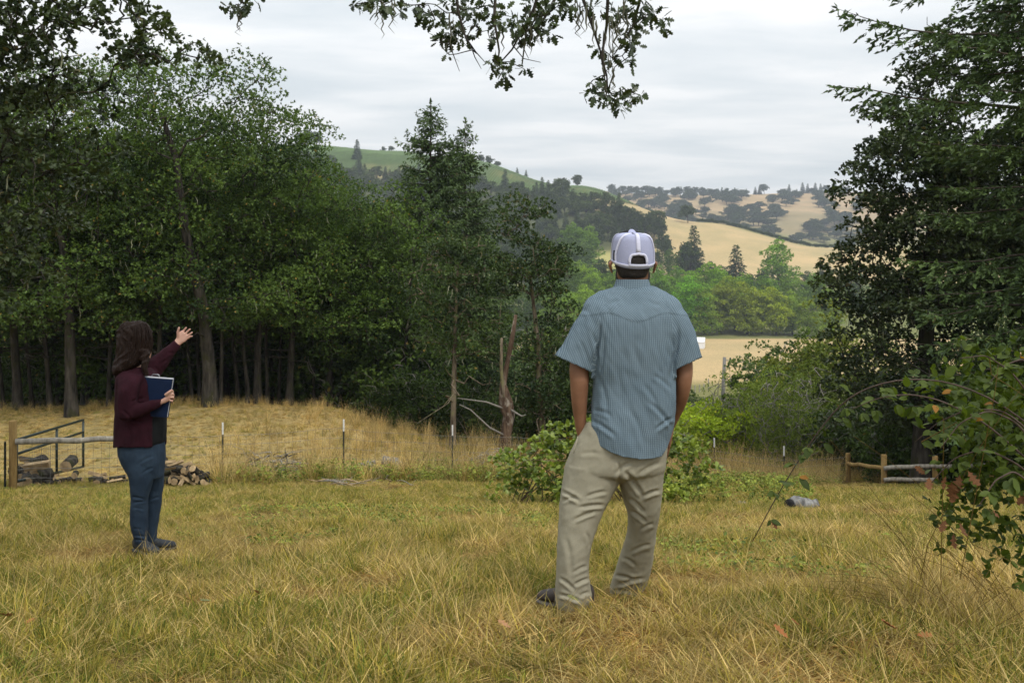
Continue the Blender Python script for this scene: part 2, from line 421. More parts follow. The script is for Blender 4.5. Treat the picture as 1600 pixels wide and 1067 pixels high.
def rosettes(rng, clumps, crad, per, m, size, tpl, width=0.6, up=0.35, squash=0.7, out_from=None, droop=0.0, dome=0.0):
    """leaf rosettes spread through clumps: arrays ready for a mesh"""
    K = len(clumps); crad = np.broadcast_to(crad, (K,))
    cnt = np.maximum(3, (per * (crad / np.mean(crad)) ** 2 * rng.uniform(0.6, 1.35, K)).astype(int))
    ci = np.repeat(np.arange(K), cnt); off = ball(rng, len(ci), 2.6) * crad[ci][:, None]; off[:, 2] *= squash
    if dome:      # leaves sit on the upper, outer side of each bough and leave its shaded underside open
        f_ = rng.random(len(ci)) < dome; sh = nrm(rng.normal(size=(len(ci), 3))) * (crad[ci] * rng.uniform(0.72, 1.08, len(ci)))[:, None]; sh[:, 2] = np.abs(sh[:, 2]) * squash - 0.22 * crad[ci]
        off = np.where(f_[:, None], sh, off)
    c = clumps[ci] + off
    outd = nrm(off + np.array([0, 0, 0.25]) * crad[ci][:, None])
    if out_from is not None: outd = nrm(outd + 0.6 * nrm(c - out_from))
    n = len(c); b = np.repeat(c, m, 0); o = np.repeat(outd, m, 0)
    d = nrm(rng.normal(size=(n * m, 3)) * 0.9 + o * 0.8 + np.array([0, 0, -droop]))
    nn = nrm(rng.normal(size=(n * m, 3)) * 0.55 + o * 0.5 + np.array([0, 0, up + 0.3]))
    L = size * rng.uniform(0.7, 1.25, n * m)
    V, Fc, own = leaves(b, d, nn, L, L * width, tpl)
    ct = np.clip(rng.normal(0.5, 0.22, K), 0, 0.9)
    tint = np.clip(ct[np.repeat(ci, m)] + rng.normal(0, 0.2, n * m), 0, 0.95)
    tint[rng.random(n * m) < 0.012] = 1.0
    return V, Fc, tint[own], c

def curve(a, b, rng, k=5, sag=0.12, jit=0.06):
    t = np.linspace(0, 1, k)[:, None]; L = np.linalg.norm(b - a)
    p = a * (1 - t) + b * t
    p[:, 2] += (np.sin(np.pi * t[:, 0]) * sag * L)
    p[1:-1] += rng.normal(0, jit * L, (k - 2, 3))
    return p

def branch_out(mb, rng, trunk, trad, clumps, sides=5, min_r=0.012, zmin=None, sub=None):
    """join every clump to the nearest earlier wood, so each branch leads to its leaves"""
    trunk = np.asarray(trunk); nodes = [p for p in trunk]; rad = list(trad)
    if zmin is not None:
        keep = [i for i in range(len(nodes)) if nodes[i][2] >= zmin] or [len(nodes) - 1]
        nodes = [nodes[i] for i in keep]; rad = [rad[i] for i in keep]
    axis = trunk[-1]
    order = np.argsort([np.min(np.linalg.norm(trunk - c, axis=1)) for c in clumps])
    for i in order:
        c = clumps[i]; N = np.array(nodes)
        dv = c - N; dist = np.linalg.norm(dv, axis=1)
        cost = dist + 0.8 * np.maximum(0, N[:, 2] - c[2] + 0.1 * dist)
        j = int(np.argmin(cost)); r0 = max(min_r, min(rad[j] * 0.62, 0.02 + 0.022 * dist[j]))
        pts = curve(N[j], c, rng, 5, 0.10, 0.07); rr = np.linspace(r0, max(min_r * 0.7, r0 * 0.35), 5)
        mb.tube(pts, rr, sides, False)
        for p, q in zip(pts[2:], rr[2:]): nodes.append(p); rad.append(q)
        if sub:
            for _ in range(sub):
                e = c + ball(rng, 1)[0] * 0.6
                mb.tube(curve(pts[-2], e, rng, 4, 0.1, 0.1), np.linspace(min_r, min_r * 0.4, 4), 4, False)

def crown_points(rng, n, blobs, mind, shell=2.6, zcut=None):
    """clump centres in a union of ellipsoids, kept apart"""
    out = []; vol = np.array([b[3] * b[4] * b[5] for b in blobs]); vol = vol / vol.sum(); tries = 0
    while len(out) < n and tries < n * 60:
        tries += 1
        b = blobs[rng.choice(len(blobs), p=vol)]
        p = np.array(b[:3]) + ball(rng, 1, shell)[0] * np.array(b[3:6])
        if zcut is not None and p[2] < zcut: continue
        if out and np.min(np.linalg.norm(np.array(out) - p, axis=1)) < mind: continue
        out.append(p)
    return np.array(out)

def trunk_path(rng, h, lean=0.0, wob=0.12, k=9, az=None):
    t = np.linspace(0, 1, k); az = rng.uniform(0, 2 * np.pi) if az is None else az
    x = lean * t ** 1.4 * math.cos(az) + np.cumsum(rng.normal(0, wob, k)) * t
    y = lean * t ** 1.4 * math.sin(az) + np.cumsum(rng.normal(0, wob, k)) * t
    p = np.stack([x, y, t * h], -1); p[0, :2] = 0
    p = np.vstack([p[0] - np.array([0, 0, 0.6]), p])
    return p

def strands(rng, anchors, n, length=(0.2, 0.7), r=0.012):
    """hanging lichen: pale drooping tufts"""
    mb = MB()
    for i in rng.integers(0, len(anchors), n):
        p = anchors[i] + rng.normal(0, 0.12, 3); L = rng.uniform(*length)
        k = 5; q = np.zeros((k, 3)); q[0] = p
        for j in range(1, k): q[j] = q[j - 1] + np.array([rng.normal(0, 0.25), rng.normal(0, 0.25), -0.75]) * L / k
        mb.tube(q, np.array([0.5, 1.0, 1.1, 0.8, 0.2]) * r * rng.uniform(0.7, 1.5), 4, False)
    return mb

LM = {}
LM['oak'] = mat_leaf('oak_leaf', (0.016, 0.038, 0.010), (0.125, 0.200, 0.040), (0.28, 0.20, 0.05), 0.5, 0.28, 0.22)
LM['oak_dark'] = mat_leaf('oak_leaf_deep', (0.014, 0.028, 0.010), (0.075, 0.105, 0.035), (0.16, 0.14, 0.06), 0.42, 0.15, 0.32)
LM['fir'] = mat_leaf('fir_needle', (0.028, 0.052, 0.020), (0.115, 0.180, 0.055), (0.15, 0.12, 0.05), 0.55, 0.10, 0.25)
LM['far'] = mat_leaf('distant_foliage', (0.055, 0.075, 0.024), (0.15, 0.19, 0.06), None, 0.8, 0.2, 0.1)
LM['bush'] = mat_leaf('bramble_leaf', (0.07, 0.115, 0.018), (0.29, 0.36, 0.06), (0.42, 0.25, 0.05), 0.42, 0.28, 0.4)
LM['weed'] = mat_leaf('weed_leaf', (0.09, 0.125, 0.02), (0.29, 0.34, 0.07), (0.40, 0.33, 0.08), 0.55, 0.3, 0.2)
BARK = mat_bark('oak_bark', (0.010, 0.009, 0.008), (0.085, 0.075, 0.062), (0.038, 0.038, 0.018))
BARK_F = mat_bark('fir_bark', (0.035, 0.028, 0.022), (0.13, 0.105, 0.085))
BARK_P = mat_bark('pale_mossy_bark', (0.06, 0.045, 0.03), (0.26, 0.21, 0.15), (0.16, 0.15, 0.07))
LICHEN = mat_plain('lichen', (0.24, 0.25, 0.16), 1.0, 0.3, 30)
TWIG = mat_plain('grey_twig', (0.20, 0.185, 0.16), 0.95, 0.3, 30)

def wood_leaf_tree(name, seed, h, blobs, n_cl, mind, crad, per, m, size, leafmat, bark=None, trunk_r=0.2, zmin=None, lean=0.3, wob=0.05,
                   tpl=T_KITE, lichen=0, stems=1, label=None, cat='tree', group=None, twig=1, spread=0.5, width=0.62, dead=0, squash=0.75, trunk_top=None, dome=0.8):
    rng = np.random.default_rng(seed); bark = bark or BARK
    root = empty(name, (0, 0, 0), 0, label, cat, group)
    mb = MB(); cl = crown_points(rng, n_cl, blobs, mind)
    for s_ in range(stems):
        tp = trunk_path(rng, trunk_top or h * 0.72, lean * (1 + s_), wob, 9, None if stems == 1 else s_ * 2 * np.pi / stems + 0.5)
        if s_: tp[:, 0] += 0.15 * math.cos(s_ * 2); tp[:, 1] += 0.15 * math.sin(s_ * 2)
        tr = np.linspace(trunk_r, trunk_r * 0.3, len(tp)) * (1 if s_ == 0 else 0.75); tr[0] *= 1.45; tr[1] *= 1.25
        mb.tube(tp, tr, 9, False)
        mine = cl[np.argsort(np.arange(len(cl)) % stems)] if stems == 1 else cl[np.arange(len(cl)) % stems == s_]
        branch_out(mb, rng, tp, tr, mine, 5, 0.014, zmin, twig)
    for _ in range(dead):          # bare low limbs
        a = tp[rng.integers(3, 6)]; e = a + np.array([rng.normal(0, 1.2), rng.normal(0, 1.2), rng.uniform(-0.5, 0.4)])
        mb.tube(curve(a, e, rng, 5, 0.05, 0.09), np.linspace(0.03, 0.006, 5), 4, False)
    mb.build('trunk', bark, root, True)
    V, Fc, tint, cc = rosettes(rng, cl, crad * rng.uniform(0.7, 1.3, len(cl)), per, m, size, tpl, width, squash=squash, out_from=np.array([0, 0, h * 0.55]), dome=dome)
    me = raw_mesh('crown', V, Fc, leafmat, None, False, {'tint': ('FACE', 'FLOAT', tint)})
    c = link('crown', me, root); c['tinted'] = 1
    if lichen:
        strands(rng, np.vstack([cl * 0.9 + np.array([0, 0, h * 0.03]), tp[4:]]), lichen, (0.2, 0.6), 0.011).build('lichen', LICHEN, root)['kind'] = 'stuff'
    return root

def fir_tree(name, seed, H, Lmax, z0=0.3, trunk_r=0.2, whorl=0.42, nb=5, spray=0.16, tw_gap=0.13, label=None, group=None, droop=0.5, power=0.85, dens=1.0, limbs=None, zmax=None, color=None, leafmat=None, tops=None):
    """conifer: whorls of drooping branches hung with sprays of needles"""
    rng = np.random.default_rng(seed); root = empty(name, (0, 0, 0), 0, label, 'tree', group); mb = MB()
    tp = trunk_path(rng, H, 0.0, 0.012, 12); tr = np.linspace(trunk_r, 0.012, len(tp)); tr[0] *= 1.3
    mb.tube(tp, tr, 8, False)
    br = []
    z = z0
    while z < (zmax or H * 0.985):
        t = z / H; L = Lmax * max(0.03, (1 - t)) ** power * (0.55 + 0.45 * min(1, t / 0.12))
        for b in range(nb if t < 0.8 else nb - 1):
            br.append((z + rng.uniform(-0.15, 0.15), rng.uniform(0, 2 * np.pi), L * rng.uniform(0.55, 1.2), t))
        z += whorl * rng.uniform(0.7, 1.3) * (1.0 if t < 0.8 else 0.7)
    if limbs is not None: br += limbs
    sb, sd, sn, sl = [], [], [], []
    for (z, az, L, t) in br:
        o = np.array([np.interp(z, tp[:, 2], tp[:, 0]), np.interp(z, tp[:, 2], tp[:, 1]), z])
        k = 7; s_ = np.linspace(0, 1, k); el = 0.45 * (t - 0.35)
        hx = L * s_; hz = L * (el * s_ - droop * 0.55 * s_ ** 2 * (1 - t * 0.8) + 0.22 * droop * s_ ** 4)
        az_ = az + rng.normal(0, 0.10) * s_ + rng.normal(0, 0.05) * np.sin(s_ * 4); hz = hz + L * rng.normal(0, 0.012, k).cumsum() + L * rng.uniform(-0.05, 0.10) * (s_ ** 2 - 0.6 * s_)
        p = o + np.stack([hx * np.cos(az_), hx * np.sin(az_), hz], -1)
        mb.tube(p, np.linspace(0.009 + 0.007 * L, 0.003, k), 4, False)
        out = np.array([math.cos(az), math.sin(az), 0]); sid = np.array([-out[1], out[0], 0])
        u = 0.10
        while u < 1.0:
            q = np.array([np.interp(u, s_, p[:, i]) for i in range(3)])
            tl = L * 0.40 * (1 - u) ** 0.8 * min(1.0, 0.4 + 2.2 * u) + 0.12
            for sg in (-1, 1):
                if rng.random() > 0.93 * dens: continue
                d = nrm(out * rng.uniform(0.5, 1.0) + sid * sg * rng.uniform(0.6, 1.1) + np.array([0, 0, -rng.uniform(0.1, 0.9) * droop]))
                nsp = max(1, int(tl / (spray * 0.42)))
                for j in range(nsp):
                    v = (j + rng.random() * 0.6) / nsp
                    bb = q + d * tl * v + np.array([0, 0, -0.25 * droop * tl * v * v])
                    for _ in range(2):
                        dd = nrm(d + rng.normal(0, 0.42, 3) + np.array([0, 0, -0.15 * droop]))
                        sb.append(bb); sd.append(dd); sn.append(rng.normal(0, 0.6, 3) + np.array([0, 0, 1.0])); sl.append(spray * rng.uniform(0.65, 1.25))
            u += tw_gap / L * rng.uniform(0.7, 1.3)
        for _ in range(3):
            sb.append(p[-1]); sd.append(nrm(p[-1] - p[-2]) + rng.normal(0, 0.3, 3)); sn.append(np.array([0, 0, 1.0]) + rng.normal(0, 0.4, 3)); sl.append(spray)
    for _ in range(8):
        sb.append(tp[-1] - np.array([0, 0, 0.3 * rng.random()])); sd.append(np.array([0, 0, 1.0]) + rng.normal(0, 0.5, 3)); sn.append(rng.normal(0, 1, 3)); sl.append(spray * 1.2)
    mb.build('trunk', BARK_F, root, True)
    sb = np.array(sb); n = len(sb)
    V, Fc, own = leaves(sb, np.array(sd), nrm(np.array(sn)), np.array(sl), np.array(sl) * 0.42, T_KITE)
    tint = np.clip(rng.normal(0.45, 0.22, n) + 0.25 * noise3(sb * 0.9), 0, 0.95); tint[rng.random(n) < 0.004] = 1
    me = raw_mesh('crown', V, Fc, leafmat or LM['fir'], None, False, {'tint': ('FACE', 'FLOAT', tint[own])})
    c = link('crown', me, root); c['tinted'] = 1
    return root

def far_tree(name, seed, kind, label, group):
    """a distant tree: trunk and crown in one mesh, about 10 m tall"""
    rng = np.random.default_rng(seed); mb = MB()
    if kind == 'broad':
        blobs = [(0, 0, 6.2, 3.6, 3.6, 3.0), (rng.normal(0, 1.3), rng.normal(0, 1.3), 7.4, 2.4, 2.4, 2.2), (rng.normal(0, 2), rng.normal(0, 2), 4.6, 2.6, 2.6, 2.0)]
        cl = crown_points(rng, 46, blobs, 0.9, 3.0)
        V, Fc, tint, _ = rosettes(rng, cl, 1.0 * rng.uniform(0.7, 1.3, len(cl)), 17, 4, 0.55, T_KITE, 0.8, squash=0.7)
        tp = trunk_path(rng, 6.5, 0.3, 0.08, 6); mb.tube(tp, np.linspace(0.28, 0.1, len(tp)), 5, False)
        for c in cl[:8]: mb.tube(curve(tp[3], c, rng, 4), [0.12, 0.09, 0.06, 0.03], 4, False)
    else:
        b, d, s_ = [], [], []
        z = 0.8
        while z < 10:
            t = z / 10; L = 2.5 * (1 - t) ** 0.8 + 0.15
            for k in range(11):
                az = rng.uniform(0, 6.283); l = L * rng.uniform(0.6, 1.15)
                for u in np.linspace(0.2, 1, max(2, int(l * 3.2))):
                    b.append((l * u * math.cos(az), l * u * math.sin(az), z - 0.35 * l * u)); a2 = az + rng.normal(0, 0.7)
                    d.append((math.cos(a2), math.sin(a2), -0.25 + rng.normal(0, 0.2))); s_.append(rng.uniform(0.6, 1.0) * (0.6 + 0.5 * (1 - t)))
            z += 0.27
        b = np.array(b); s_ = np.array(s_)
        V, Fc, own = leaves(b, np.array(d), nrm(rng.normal(0, 0.5, (len(b), 3)) + np.array([0, 0, 1])), s_, s_ * 0.6, T_KITE)
        tint = np.clip(rng.normal(0.4, 0.2, len(b)), 0, 0.9)[own]
        tp = trunk_path(rng, 9.6, 0, 0.01, 5); mb.tube(tp, np.linspace(0.22, 0.03, len(tp)), 5, False)
    TV = np.vstack(mb.v); TQ = np.vstack(mb.q)
    nf = len(TQ) + len(Fc)
    me = raw_mesh(name, np.vstack([TV, V]), [TQ, Fc + len(TV)], [BARK, LM['far']], [0] * len(TQ) + [1] * len(Fc), False,
                  {'tint': ('FACE', 'FLOAT', np.concatenate([np.full(len(TQ), 0.3), tint]))})
    o = link(name, me); tag(o, label, 'tree', group); return o

def put_copy(o, loc, rz, s, color=None, label=None, first=False, group=None):
    q = o if first else o.copy()
    if not first: col.objects.link(q)
    q.location = tuple(float(v) for v in loc); q.rotation_euler = (0, 0, rz); q.scale = (s, s, s) if not hasattr(s, '__len__') else s
    if color: q.color = (*color, 1)
    if label: q['label'] = label
    if group: q['group'] = group
    return q
# ---------------------------------------------------------------- the trees
rngL = np.random.default_rng(101)
LM['oak_mid'] = mat_leaf('small_oak_leaf', (0.014, 0.032, 0.010), (0.085, 0.135, 0.034), (0.22, 0.17, 0.05), 0.5, 0.2, 0.25)
def rel(base, px, row, d):
    return P(px, row, d) - base
def blob(base, px, row, d, rx, rz, ry=None):
    q = rel(base, px, row, d); return (q[0], q[1], q[2], rx, ry or rx, rz)

G_OAK = 'oaks of the dark grove behind the woman'
oakP = []
for k in range(5):
    r_ = np.random.default_rng(50 + k)
    bl = [(0, 0, 7.0, 2.7, 2.7, 2.9), (r_.normal(0, 0.9), r_.normal(0, 0.9), 8.4, 1.7, 1.7, 1.7), (1.5 * math.cos(k), 1.5 * math.sin(k), 5.0, 1.9, 1.9, 1.7),
          (-1.6 * math.cos(k + 1), -1.6 * math.sin(k + 1), 4.3, 1.8, 1.8, 1.6), (0.3, 0.2, 3.2, 2.2, 2.2, 1.0)]
    oakP.append(wood_leaf_tree('oak_tree', 200 + k, 10.5, bl, 96, 0.80, 0.78, 92, 4, 0.088, LM['oak'], None, 0.14 + 0.02 * k, 2.2, 0.9, 0.10, lichen=60,
                               label='dark green oak deeper in the grove, bark streaked with pale lichen', group=G_OAK, dead=9, dome=0.9))
thinP = []
for k in range(2):
    bl = [(0, 0, 5.4, 1.5, 1.5, 2.0), (0.5, -0.3, 3.6, 1.2, 1.2, 0.9)]
    thinP.append(wood_leaf_tree('slender_oak', 260 + k, 8.0, bl, 60, 0.42, 0.48, 40, 4, 0.092, LM['oak'], None, 0.085, 2.6, 0.7, 0.05, lichen=16,
                                label='slender dark oak stem crowded between the bigger oaks of the grove', group='slender oaks inside the grove', dead=4))
front = [(-95, 29, 10.4), (28, 30.5, 10.2), (112, 28.5, 10.8), (212, 31, 11.0), (328, 29.2, 11.0), (402, 31.0, 9.9), (452, 32, 8.7), (515, 33, 8.0), (572, 34.5, 7.6)]
back = [(-200, 34, 10), (-60, 35, 10.5), (60, 36, 10.5), (160, 37, 11), (262, 35, 10.8), (352, 37, 11), (425, 37, 9.8), (482, 38, 8.8), (545, 39, 9),
        (0, 42, 12), (120, 44, 12), (240, 43, 12.5), (330, 46, 12.5), (420, 46, 12), (500, 47, 10.5)]
FRONT_LAB = {28: 'dark oak trunk rising right behind the wooden gate post at the left edge', 112: 'leaning dark oak trunk behind the far end of the green gate', 212: 'tall oak directly behind the head of the woman', 328: 'thick straight oak trunk standing just beyond the pointing hand, tallest of the grove',
             402: 'oak on the crest of the dry mound, next one along from the thickest trunk', 452: 'mid height oak above the right shoulder of the dry mound', 515: 'lower oak behind the white tipped post in the middle of the tall grass', 572: 'last low oak of the grove beside the drooping fir'}
for i, (px, d, h) in enumerate(front + back):
    loc = on_ground(px, d); pr = oakP[i % 5]; s = h / 10.3
    lab = FRONT_LAB.get(px)
    c_ = 0.92 + 0.22 * rngL.random(); colr = (c_, c_ * rngL.uniform(0.97, 1.06), c_ * 0.95)
    if i < 5:
        pr.location = loc; pr.rotation_euler = (0, 0, rngL.uniform(0, 6.28)); pr.scale = (s, s, s); t_ = pr
        if lab: pr['label'] = lab
    else:
        copy_tree(pr, loc, rngL.uniform(0, 6.28), (s * rngL.uniform(0.92, 1.08), s, s), lab or 'dark green oak deeper in the grove, bark streaked with pale lichen', G_OAK, colr)
n_thin = 0
for px in (5, 50, 78, 138, 170, 236, 246, 290, 300, 345, 372, 388, 436, 470, 490, 505, 536, 556, 595, 622, 648, 92, 190, 275, 312, 418):
    d = rngL.uniform(29.5, 34) + (2.5 if px > 440 else 0); loc = on_ground(px, d); s = rngL.uniform(0.75, 1.1)
    if n_thin < 2: o = thinP[n_thin]; o.location = loc; o.scale = (s, s, s); o.rotation_euler = (0, 0, rngL.uniform(0, 6.28))
    else: copy_tree(thinP[n_thin % 2], loc, rngL.uniform(0, 6.28), s)
    n_thin += 1

# oak beside the frame on the left whose limbs reach into the top corner
b0 = np.array([-9.7, 14.0, gz(-9.7, 14.0)])
bl = [blob(b0, -60, 60, 14, 1.9, 1.5, 1.5), blob(b0, 60, 190, 14.4, 1.15, 1.3), blob(b0, -30, 340, 14.5, 1.25, 1.3), blob(b0, 205, 70, 13.6, 1.15, 0.42, 0.7), blob(b0, 110, 15, 13.6, 1.3, 0.45, 0.8), blob(b0, -120, 480, 14.4, 1.0, 0.8)]
o = wood_leaf_tree('oak_tree', 301, 9.5, bl, 130, 0.36, 0.34, 34, 5, 0.080, LM['oak_dark'], None, 0.26, 3.0, 0.5, 0.05, tpl=T_QUAD, lichen=22, label='large dark oak at the edge of the grove whose limbs fill the top left corner', squash=0.8, width=0.75)
o.location = b0

# the firs in the middle
for (px, d, row, L, seed, lab) in ((672, 42, 158, 5.2, 401, 'tall pointed fir with the higher of the two tops, in the middle of the view'),
                                   (729, 44, 186, 3.9, 402, 'narrower fir with a thin bare tip beside the tallest fir'),
                                   (600, 43, 320, 3.6, 403, 'low drooping fir between the oak grove and the two pointed firs')):
    b = on_ground(px, d); H = (HZ - row) / F * d - b[2]
    o = fir_tree('fir_tree', seed, H, L, 0.4, 0.20, 0.36, 7, 0.17, 0.19, lab, None, 0.80, 0.74); o.location = b

b = on_ground(707, 27)
bl = [blob(b, 700, 440, 27, 1.25, 1.15), blob(b, 735, 395, 27.2, 0.8, 0.6), blob(b, 740, 520, 27.4, 0.95, 0.9), blob(b, 672, 500, 27, 0.6, 0.7)]
o = wood_leaf_tree('oak_tree', 311, 5.9, bl, 62, 0.36, 0.38, 44, 4, 0.090, LM['oak_mid'], BARK_P, 0.095, 1.8, 0.15, 0.02, lichen=40, dead=4, label='small oak with a thin straight mossy trunk behind the third metal post', trunk_top=5.0)
o.location = b
b = on_ground(848, 28.5)
bl = [blob(b, 818, 345, 28.5, 0.85, 0.75), blob(b, 850, 420, 28.5, 0.9, 0.9), blob(b, 800, 430, 28.3, 0.6, 0.8), blob(b, 852, 540, 28.7, 0.95, 0.9), blob(b, 835, 620, 28.5, 1.0, 0.7), blob(b, 880, 480, 28.6, 0.5, 0.6), blob(b, 905, 560, 28.8, 0.6, 0.8), blob(b, 770, 560, 28.9, 0.6, 0.7)]
o = wood_leaf_tree('oak_tree', 312, 6.6, bl, 110, 0.36, 0.40, 46, 4, 0.090, LM['oak_mid'], BARK_P, 0.13, 1.5, 0.3, 0.03, lichen=26, dead=5, label='round topped oak standing just behind the broken snag', trunk_top=5.2)
o.location = b

# broken snag
b = on_ground(787, 26.3)
root = empty('dead_tree', b, 0, 'broken dead trunk with red brown bark and a bare split top', 'tree'); mb = MB()
pts = [rel(b, *q) for q in ((789, 705, 26.3), (790, 680, 26.3), (795, 650, 26.3), (790, 630, 26.3), (786, 600, 26.3), (792, 570, 26.3), (800, 530, 26.3), (806, 492, 26.3))]
mb.tube(pts, [0.20, 0.15, 0.16, 0.20, 0.09, 0.065, 0.065, 0.045], 9, True)
mb.build('trunk', mat_bark('red_snag_bark', (0.04, 0.024, 0.016), (0.17, 0.115, 0.078), (0.28, 0.245, 0.20)), root, True)
mb = MB(); mb.tube([rel(b, *q) for q in ((790, 635, 26.2), (786, 610, 26.2), (783, 575, 26.2), (784, 528, 26.2))], [0.07, 0.05, 0.045, 0.035], 7); mb.build('limb', BARK_P, root, True)
for pp in (((792, 640, 26.2), (760, 628, 26.1), (715, 622, 26)), ((788, 680, 26.2), (765, 668, 26.1), (735, 640, 26), (718, 632, 26)), ((798, 640, 26.2), (815, 650, 26.0), (822, 648, 26))):
    mb = MB(); mb.tube([rel(b, *q) for q in pp], np.linspace(0.035, 0.010, len(pp)), 5); mb.build('dead_branch', TWIG, root, True)

# right-hand oak and firs
b = on_ground(1440, 23)
bl = [blob(b, 1425, 250, 23, 1.5, 1.5), blob(b, 1335, 335, 22.6, 0.75, 0.75), blob(b, 1345, 440, 22.8, 0.85, 0.7), blob(b, 1440, 470, 23.2, 1.5, 1.2), blob(b, 1470, 120, 23, 1.0, 1.2),
      blob(b, 1390, 590, 23.3, 1.3, 0.9), blob(b, 1460, 650, 23.4, 1.2, 0.8), blob(b, 1395, 190, 22.8, 0.6, 0.5), blob(b, 1370, 270, 23, 0.55, 0.5), blob(b, 1535, 330, 23.6, 1.2, 1.8), blob(b, 1320, 400, 22.8, 0.6, 0.7), blob(b, 1380, 480, 22.6, 1.1, 0.7), blob(b, 1350, 520, 23, 0.8, 0.6), blob(b, 1420, 380, 22.4, 1.3, 0.9), blob(b, 1340, 640, 23.6, 0.8, 0.6)]
o = wood_leaf_tree('oak_tree', 320, 11.5, bl, 210, 0.38, 0.44, 52, 5, 0.085, LM['oak_dark'], None, 0.27, 2.0, 0.4, 0.05, tpl=T_QUAD, lichen=70, dead=9, label='big dark oak with clustered leathery leaves behind the wooden rail fence', width=0.72, twig=2)
o.location = b; oak_big = o.name
b = on_ground(1662, 17)
limbs = []
for (row, L, az, t) in ((70, 2.75, 3.02, 0.66), (178, 2.95, 3.05, 0.55), (14, 2.4, 3.1, 0.72), (100, 1.5, 3.3, 0.6), (150, 1.0, 3.35, 0.55), (232, 1.5, 3.2, 0.5), (290, 1.2, 3.3, 0.5), (340, 1.3, 3.1, 0.45), (400, 1.6, 3.15, 0.4), (445, 1.4, 3.3, 0.38), (480, 1.7, 3.0, 0.36), (520, 1.5, 3.2, 0.32), (560, 1.6, 3.1, 0.30), (500, 1.0, 3.5, 0.33), (590, 1.2, 3.4, 0.28), (610, 1.4, 3.0, 0.26)):
    limbs.append(((HZ - row) / F * 17 - b[2], az, L + 1.06, t))
o = fir_tree('fir_tree', 410, 14.5, 2.7, 1.6, 0.24, 0.52, 6, 0.135, 0.18, 'shaggy fir with long level limbs rising along the right edge', None, 0.5, 0.6, 0.9, limbs, zmax=10.2); o.location = b
ro = [q for q in col.objects if q.name == oak_big][0]; bb = on_ground(1650, 21.5); o2 = copy_tree(ro, bb, 2.4, 1.02, 'dark oak filling the top right corner behind the limbs of the shaggy fir')
bb = on_ground(1700, 25); o2 = copy_tree(oakP[1], bb, 1.0, 1.0, 'oak half hidden behind the shaggy fir at the right edge', None); o2.pop('group', None)
bb = on_ground(1560, 29); o2 = copy_tree(oakP[3], bb, 2.0, 0.9, 'oak deep in shade between the big dark oak and the shaggy fir', None); o2.pop('group', None)

# shrubs down the slope
shA = wood_leaf_tree('shrub', 501, 3.0, [(0, 0, 1.6, 1.5, 1.5, 1.2), (0.8, 0.2, 2.2, 0.9, 0.9, 0.8), (-0.7, -0.3, 1.1, 1.0, 1.0, 0.8)], 60, 0.34, 0.40, 30, 4, 0.11, LM['weed'], TWIG, 0.05, 0.2, 0.3, 0.04, stems=3,
                      label='rounded yellow green shrub on the slope below the fence', cat='shrub', group='shrubs on the slope below the fence')
shB = wood_leaf_tree('upright_shrub', 502, 3.6, [(0, 0, 2.2, 0.8, 0.8, 1.5), (0.5, 0, 1.4, 0.7, 0.7, 1.0), (-0.5, 0.1, 1.6, 0.6, 0.6, 1.1)], 52, 0.3, 0.36, 26, 4, 0.085, LM['weed'], TWIG, 0.035, 0.2, 0.5, 0.05, stems=4,
                      label='thin twiggy grey green shrub on the slope behind the metal posts', cat='shrub', group='twiggy shrubs on the slope', dead=0, width=0.42)
first = True
for (px, d, s, c) in ((1075, 28.0, 0.86, (1.6, 1.7, 0.7)), (1112, 29, 0.84, (1.6, 1.65, 0.75)), (1052, 30, 1.05, (1.3, 1.45, 0.7)), (1145, 31, 0.9, (1.0, 1.05, 0.8)), (1045, 27, 0.7, (1.2, 1.2, 0.7)), (1075, 90, 1.5, (0.36, 0.46, 0.34)), (1115, 96, 1.6, (0.38, 0.48, 0.34)), (1150, 88, 1.5, (0.34, 0.44, 0.34)), (1040, 100, 1.8, (0.34, 0.44, 0.34)), (1190, 92, 2.2, (0.34, 0.44, 0.36)), (1085, 130, 1.5, (0.36, 0.46, 0.34)), (1145, 128, 1.6, (0.36, 0.46, 0.34)), (1220, 110, 3.6, (0.34, 0.44, 0.36)), (980, 90, 3.4, (0.36, 0.46, 0.32)), (900, 80, 3.6, (0.36, 0.46, 0.32)), (860, 90, 4.0, (0.36, 0.46, 0.32)), (935, 110, 4.4, (0.4, 0.5, 0.34)), (890, 130, 5.0, (0.5, 0.6, 0.34)), (1290, 31, 1.0, (0.45, 0.55, 0.5)), (1165, 36, 1.3, (0.38, 0.48, 0.42)),
                      (1225, 36, 1.4, (0.42, 0.5, 0.42)), (1090, 42, 1.4, (0.36, 0.46, 0.36)), (1140, 50, 1.3, (0.34, 0.44, 0.36)), (1040, 45, 1.5, (0.32, 0.42, 0.32)), (960, 34, 1.2, (0.5, 0.55, 0.45)), (905, 32, 1.0, (0.42, 0.5, 0.4)),
                      (1335, 33, 1.2, (0.36, 0.45, 0.4)), (1010, 60, 2.0, (0.36, 0.46, 0.32)), (1190, 62, 2.0, (0.36, 0.46, 0.36)), (1100, 75, 1.5, (0.36, 0.46, 0.34)), (930, 60, 2.2, (0.4, 0.5, 0.34))):
    loc = on_ground(px, d, -0.15)
    if first: shA.location = loc; shA.scale = (s, s, s); [setattr(q, 'color', (*c, 1)) for q in [shA] + list(shA.children)]; first = False
    else: copy_tree(shA, loc, rngL.uniform(0, 6.28), (s * rngL.uniform(0.9, 1.2), s, s * rngL.uniform(0.8, 1.1)), None, None, c)
first = True
